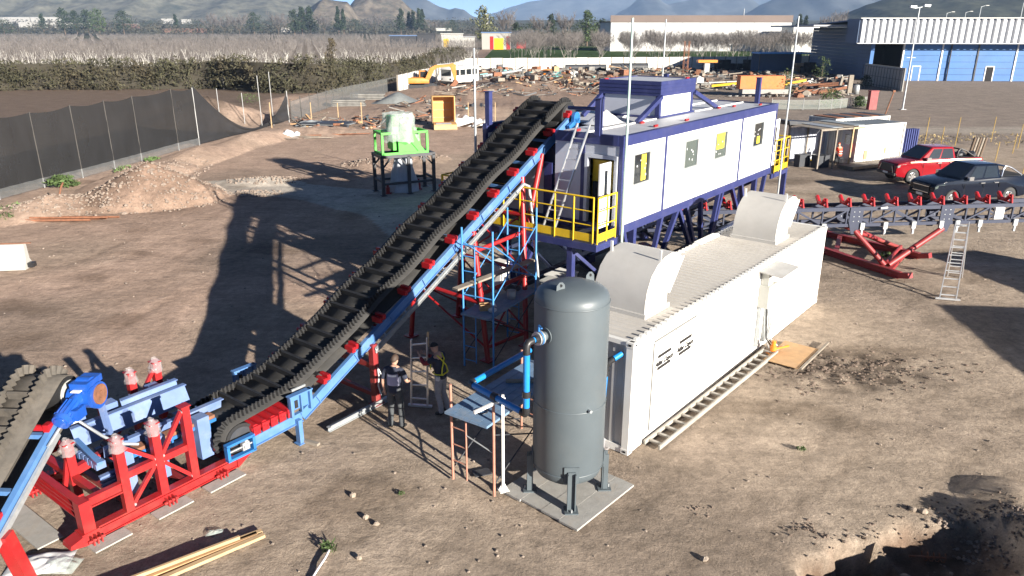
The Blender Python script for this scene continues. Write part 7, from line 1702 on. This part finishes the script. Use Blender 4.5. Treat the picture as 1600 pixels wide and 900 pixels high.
one('striped_cord', MB().path([G(514, 860, .03), G(508, 872, .05), G(500, 884, .04), G(494, 893, .03), G(488, 903, .03), G(484, 915, .03)], .022, 6), M('white_cord', (.62,.58,.60), .7, var=.3, sc=30), 'pale striped cord lying on the earth at the bottom of the photo', 'cord', (0, 0, 0))
rp = Frame(G(32, 347)[:2], 3)
for i, (x, y, z, L, az, r_) in enumerate(((0,.0,.07,3.2,0,.06),(.1,.22,.07,3.4,1,.06),(.6,.45,.06,3.2,-1,.05),(.9,.70,.06,3.4,-2,.05),(.4,.12,.17,3.6,-1,.05))):
    one('rusty_pipe', MB().tube((0, 0, 0), (L, 0, 0), r_, 8), m_rust, ['rusty pipe on the ground nearest the barrier', 'second rusty pipe from the front of the stack', 'middle rusty pipe of the stack by the stone heap', 'rearmost rusty pipe nearest the weeds', 'rusty pipe lying on top of the others'][i], 'pipe', rp.w(x, y, z), 3+az)
one('bent_rusty_bar', MB().path([G(75, 333, .1), G(82, 322, .3), G(92, 308, .55), G(95, 293, 1.0), G(98, 286, 1.1)], .05, 6), m_rust, 'bent dark rusty bar rising behind the rusty pipes', 'bar', (0, 0, 0))
rk = MB(); rs = random.Random(91)
for k in range(620):
    a = rs.uniform(0, 6.28); q = rs.random()**.6; x = -19.2+math.cos(a)*q*3.9; y = 38.9+math.sin(a)*q*3.2
    rk.rock((x, y, hgt(x, y)+.03), rs.uniform(.03, .085) if rs.random() < .93 else rs.uniform(.09, .15), rs, .7, 5)
for (cx, cy, rx, ry, n) in ((-14.3, 40.6, 1.6, .9, 130), (-9.7, 49.6, 1.8, .8, 110), (-6.4, 52.4, 2.3, 1.2, 100), (-22.9, 36.6, 3.2, 2, 250), (-21.5, 46, 2, 5, 200), (-14.6, 44, 2.6, 1.1, 150), (8.6, 11.3, .8, .55, 150), (8.9, 10.2, 1.0, .6, 70)):
    for k in range(n):
        a = rs.uniform(0, 6.28); q = rs.random()**.6; x = cx+math.cos(a)*q*rx; y = cy+math.sin(a)*q*ry; s = .5 if y < 14 else 1
        rk.rock((x, y, hgt(x, y)+.015), rs.uniform(.035, .10)*s, rs, .7, 5)
ck = MB()
for k in range(420):
    x, y = rs.gauss(8.9, 1.5), rs.gauss(18.0, .6); ck.rock((x, y, hgt(x, y)+.0), rs.uniform(.02, .075), rs, .5, 5)
for (cx, cy, sx, sy, n) in ((5.35, 11.35, .16, .10, 45), (8.6, 11.6, .7, .3, 160), (9.3, 10.9, .35, .5, 120), (3.6, 11.9, .14, .08, 14), (6.2, 11.1, .6, .15, 16), (7.5, 10.6, .8, .5, 120)):
    for k in range(n):
        x, y = rs.gauss(cx, sx), rs.gauss(cy, sy); ck.rock((x, y, hgt(x, y)+.005), rs.uniform(.010, .042), rs, .6, 5)
o = ck.build('clods', M('earth_clod', (.135, .10, .078), .95, var=.4, sc=2)); o['kind'] = 'stuff'
o = rk.build('stones', m_stone); o['kind'] = 'stuff'
pb_ = MB(); rs = random.Random(92)
for k in range(650):
    y = 9+rs.random()**1.5*36; x = rs.uniform(-.72, .72)*(y+3); r_ = rs.uniform(.008, .03)*(1+y*.03)
    pb_.rock((x, y, hgt(x, y)+r_*.2), r_, rs, .6, 5)
o = pb_.build('pebbles', M('pebble', (.21, .17, .138), .95, var=.5, sc=1.5)); o['kind'] = 'stuff'
for i, (px, py, r_) in enumerate(((551,775,.07),(571,809,.065),(588,819,.06),(1101,873,.07),(561,873,.06),(1452,882,.10),(1420,878,.11),(1443,801,.08),(1482,888,.1),(1427,797,.07))):
    p = G(px, py); one('stone', MB().rock((0, 0, r_*.5), r_, random.Random(200+i), .75, 7), M('pale_stone', (.27,.22,.175), .9, var=.2) if i == 0 else bpy.data.materials['pale_stone'], ['pale stone above the pair left of the scaffold', 'pale stone below left of the others near the striped cord', 'pale stone just right of its twin near the striped cord', 'lone pale stone in front of the concrete pad at the bottom', 'pale stone right of the striped cord at the bottom', 'pale stone inside the pit, right of its twin', 'pale stone inside the pit, left of its twin', 'pale stone on the rim above the pit, right one', 'pale stone low in the right of the pit', 'pale stone on the rim above the pit, left one'][i], 'stone', (p.x, p.y, hgt(p.x, p.y)), 0, 'loose pale stones')
one('steel_spring', MB().path([(.08*math.cos(k*.9), k*.014, .12+.08*math.sin(k*.9)) for k in range(30)], .008, 5), m_rust, 'rusty coil spring lying in the pit corner', 'spring', (7.75, 10.9, hgt(7.75, 10.9)+.02), 80); one('rusty_rod', MB().tube((0, 0, .05), (.6, -.05, .07), .02, 6), m_rust, 'rusty rod lying beside the coil spring in the pit', 'rod', (7.1, 10.95, hgt(7.4, 10.9)+.05), -3)
# steel channel on the ground by the workers
p, q = G(513, 675), G(606, 626)
one('steel_channel', MB().ibeam((p.x, p.y, .06), (q.x, q.y, .06), .11, .11, .014).bar((p.x+.06, p.y+.03, .125), (q.x+.06, q.y+.03, .125), .02, .02), m_galv, 'galvanised steel channel lying on the ground behind the first worker', 'steel section', (0, 0, 0)); one('timber_offcut', MB().bx(-.28, .28, -.05, .05, 0, .06), m_gwood, 'dark timber offcut at the foot of the blue conveyor leg', 'timber', G(482, 692, .005), -25)
one('white_tape', MB().path([(0, 0, 1.0), (.02, -.03, .8), (.0, -.05, .55), (.05, -.04, .3)], .018, 5).path([(0, 0, 1.0), (.08, -.04, .85), (.14, -.02, .6)], .015, 5), m_bag, 'white tape tied round the red conveyor post', 'tape', CV.w(2.02, -.17, 0), 0)
# crate, bags, tarps
cr = Frame(G(677, 198)[:2], 10)
c_ = thing('wooden_crate', 'open orange plywood crate standing on end behind the green machine', 'crate', cr.w(0, 0, 0), 10)
w, d, h = 2.05, 1.4, 2.75
for k in range(4): MB().bx(0, w, d-.04, d, k*h/4+.01, (k+1)*h/4-.01).build('back_board', m_owood, c_)
for x in (0, w-.05): MB().bx(x, x+.05, 0, d-.04, 0, h).build('side_board', m_owood, c_)
MB().bx(.05, w-.05, .0, d-.04, h-.05, h).build('top_board', m_owood, c_); MB().bx(-.06, .0, .05, .15, 0, h).bx(-.06, 0, d-.3, d-.2, 0, h).bx(w, w+.06, .05, .15, 0, h).build('batten', m_wood, c_)
for z in (.7, 1.4, 2.05): MB().bx(.05, w-.05, d-.10, d-.04, z-.04, z+.04).build('batten', m_wood, c_)
lid = thing('crate_lid', 'plywood crate lid lying on pallets in front of the open crate', 'lid', cr.w(-.1, -2.4, 0), 8)
MB().bx(0, 2.1, 0, 2.0, .42, .47).build('sheet', m_owood, lid); MB().bx(.2, 1.6, .2, 1.2, .472, .49).build('blue_film', m_lilac, lid)
for k in range(3): MB().bx(0, 2.1, k*.85, k*.85+.2, 0, .41).build('bearer', m_wood, lid)
def heap(name, label, cat, px, py, w, d, h, m, seed, az=0):
    p = G(px, py); b = MB()
    b.surf(22, 14, lambda u, v: ((u-.5)*w, (v-.5)*d, .02+h*(max(0, 1-(2*u-1)**2)*max(0, 1-(2*v-1)**2))**.6*(.75+.6*noise.noise((u*5+seed, v*5, seed)))+.0))
    return one(name, b, m, label, cat, (p.x, p.y, -.01), az)
heap('white_bags', 'pile of crumpled white bags right of the open crate', 'bags', 728, 196, 3.6, 1.6, .95, m_bag, 3); heap('white_bags', 'smaller crumpled white bags beside the mast', 'bags', 756, 197, 2.2, 1.3, .75, m_bag, 8)
heap('white_bags', 'crumpled white bags on the earth below the sagging net', 'bags', 450, 213, 2.2, 1.2, .6, m_bag, 12); heap('rag_heap', 'dark and pale rag heap behind the white bags', 'rags', 487, 196, 3, 1.5, .6, m_galv, 15)
heap('plastic_sheet_pile', 'white plastic sheeting crumpled on the ground at the bottom left', 'plastic', 62, 882, 1.0, .55, .10, m_bag, 19, 10); heap('bubble_wrap_pile', 'clear plastic wrap crumpled beside the bottom left sheeting', 'plastic', 95, 885, .6, .4, .12, m_film, 22, 0)
heap('clear_wrap', 'scrap of clear wrap on the shadow of the bottom planks', 'plastic', 335, 833, .3, .12, .06, m_film, 25, 20)
tp_ = thing('tarp_tent', 'grey tarpaulin draped over a pile beside the mesh fence', 'tarpaulin', G(618, 160), 0)
q = MB().surf(16, 10, lambda u, v: ((u-.5)*5.5, (v-.5)*4, 1.3*max(0, 1-abs(2*u-1.1)**1.1)*max(0, 1-abs(2*v-1)**2)**.5+.04*noise.noise((u*7, v*7, 2)))); q.build('sheet', M('grey_tarp', (.15,.16,.16), .6, var=.15), tp_)
fl = thing('flat_panel_stack', 'dark flat sheets lying on the earth below the mesh fence', 'sheets', G(512, 197), -12); MB().bx(-2.3, 2.3, -1.2, 1.2, .32, .36).build('sheet', m_char, fl); MB().bx(-2.0, 2.5, -1.4, .8, .24, .28).build('sheet', m_galv, fl); MB().bx(-1.8, -1.4, -1.1, 1.1, 0, .24).bx(1.4, 1.8, -1.1, 1.1, 0, .24).build('bearer', m_wood, fl)
for i in range(14):
    p = G(rs.uniform(445, 560), rs.uniform(203, 218)); one('scrap_timber', MB().bar((-1.2, 0, .06), (1.2, 0, .12), .1, .07), m_gwood if i % 2 else m_rust, 'weathered stick lying in the loose timber below the white bags', 'timber', p, rs.uniform(-25, 25), 'loose timber below the white bags')
for i, (px, py, w, d, lab) in enumerate(((545,165,4,1.0,'low stack of grey boards behind the mesh fence, left of two'),(575,155,4.5,1.1,'low stack of grey boards behind the mesh fence, right of two'))):
    t = thing('board_stack', lab, 'boards', G(px, py), 8)
    for k in range(4): MB().bx(-w/2+.1*(k % 2), w/2-.1*(k % 3), -1, 1, k*.2, k*.2+.15).build('board', m_sgrey, t)
# unseen containers added outside the right edge, shaped so their shade falls into the yard
m_gcon = M('added_container_paint', (.20, .21, .22), .5)
OF = Frame((20.27, 16.37), -6)
for k, lab in enumerate(('unseen grey container added outside the right edge to cast shade, rear one of three side by side', 'unseen grey container added outside the right edge to cast shade, middle one of three side by side', 'unseen grey container added outside the right edge to cast shade, front one of three side by side')):
    corrugated_container('site_container', lab, OF.w(0, -2.44-2.5*k, 0), 12.0, 2.44, 2.6, m_gcon, m_greyroof, -6)
tip = G(1445, 396); q = G(1600, 456); az_ = math.degrees(math.atan2(q.y-tip.y, q.x-tip.x)); cc = tip+Vector((.682, -.731, 0))*3.487*2.6
corrugated_container('site_container', 'unseen grey container added to cast shade, alone outside the right edge behind the three others', Vector((cc.x, cc.y, 0)), 6.0, 2.44, 2.6, m_gcon, m_greyroof, az_)
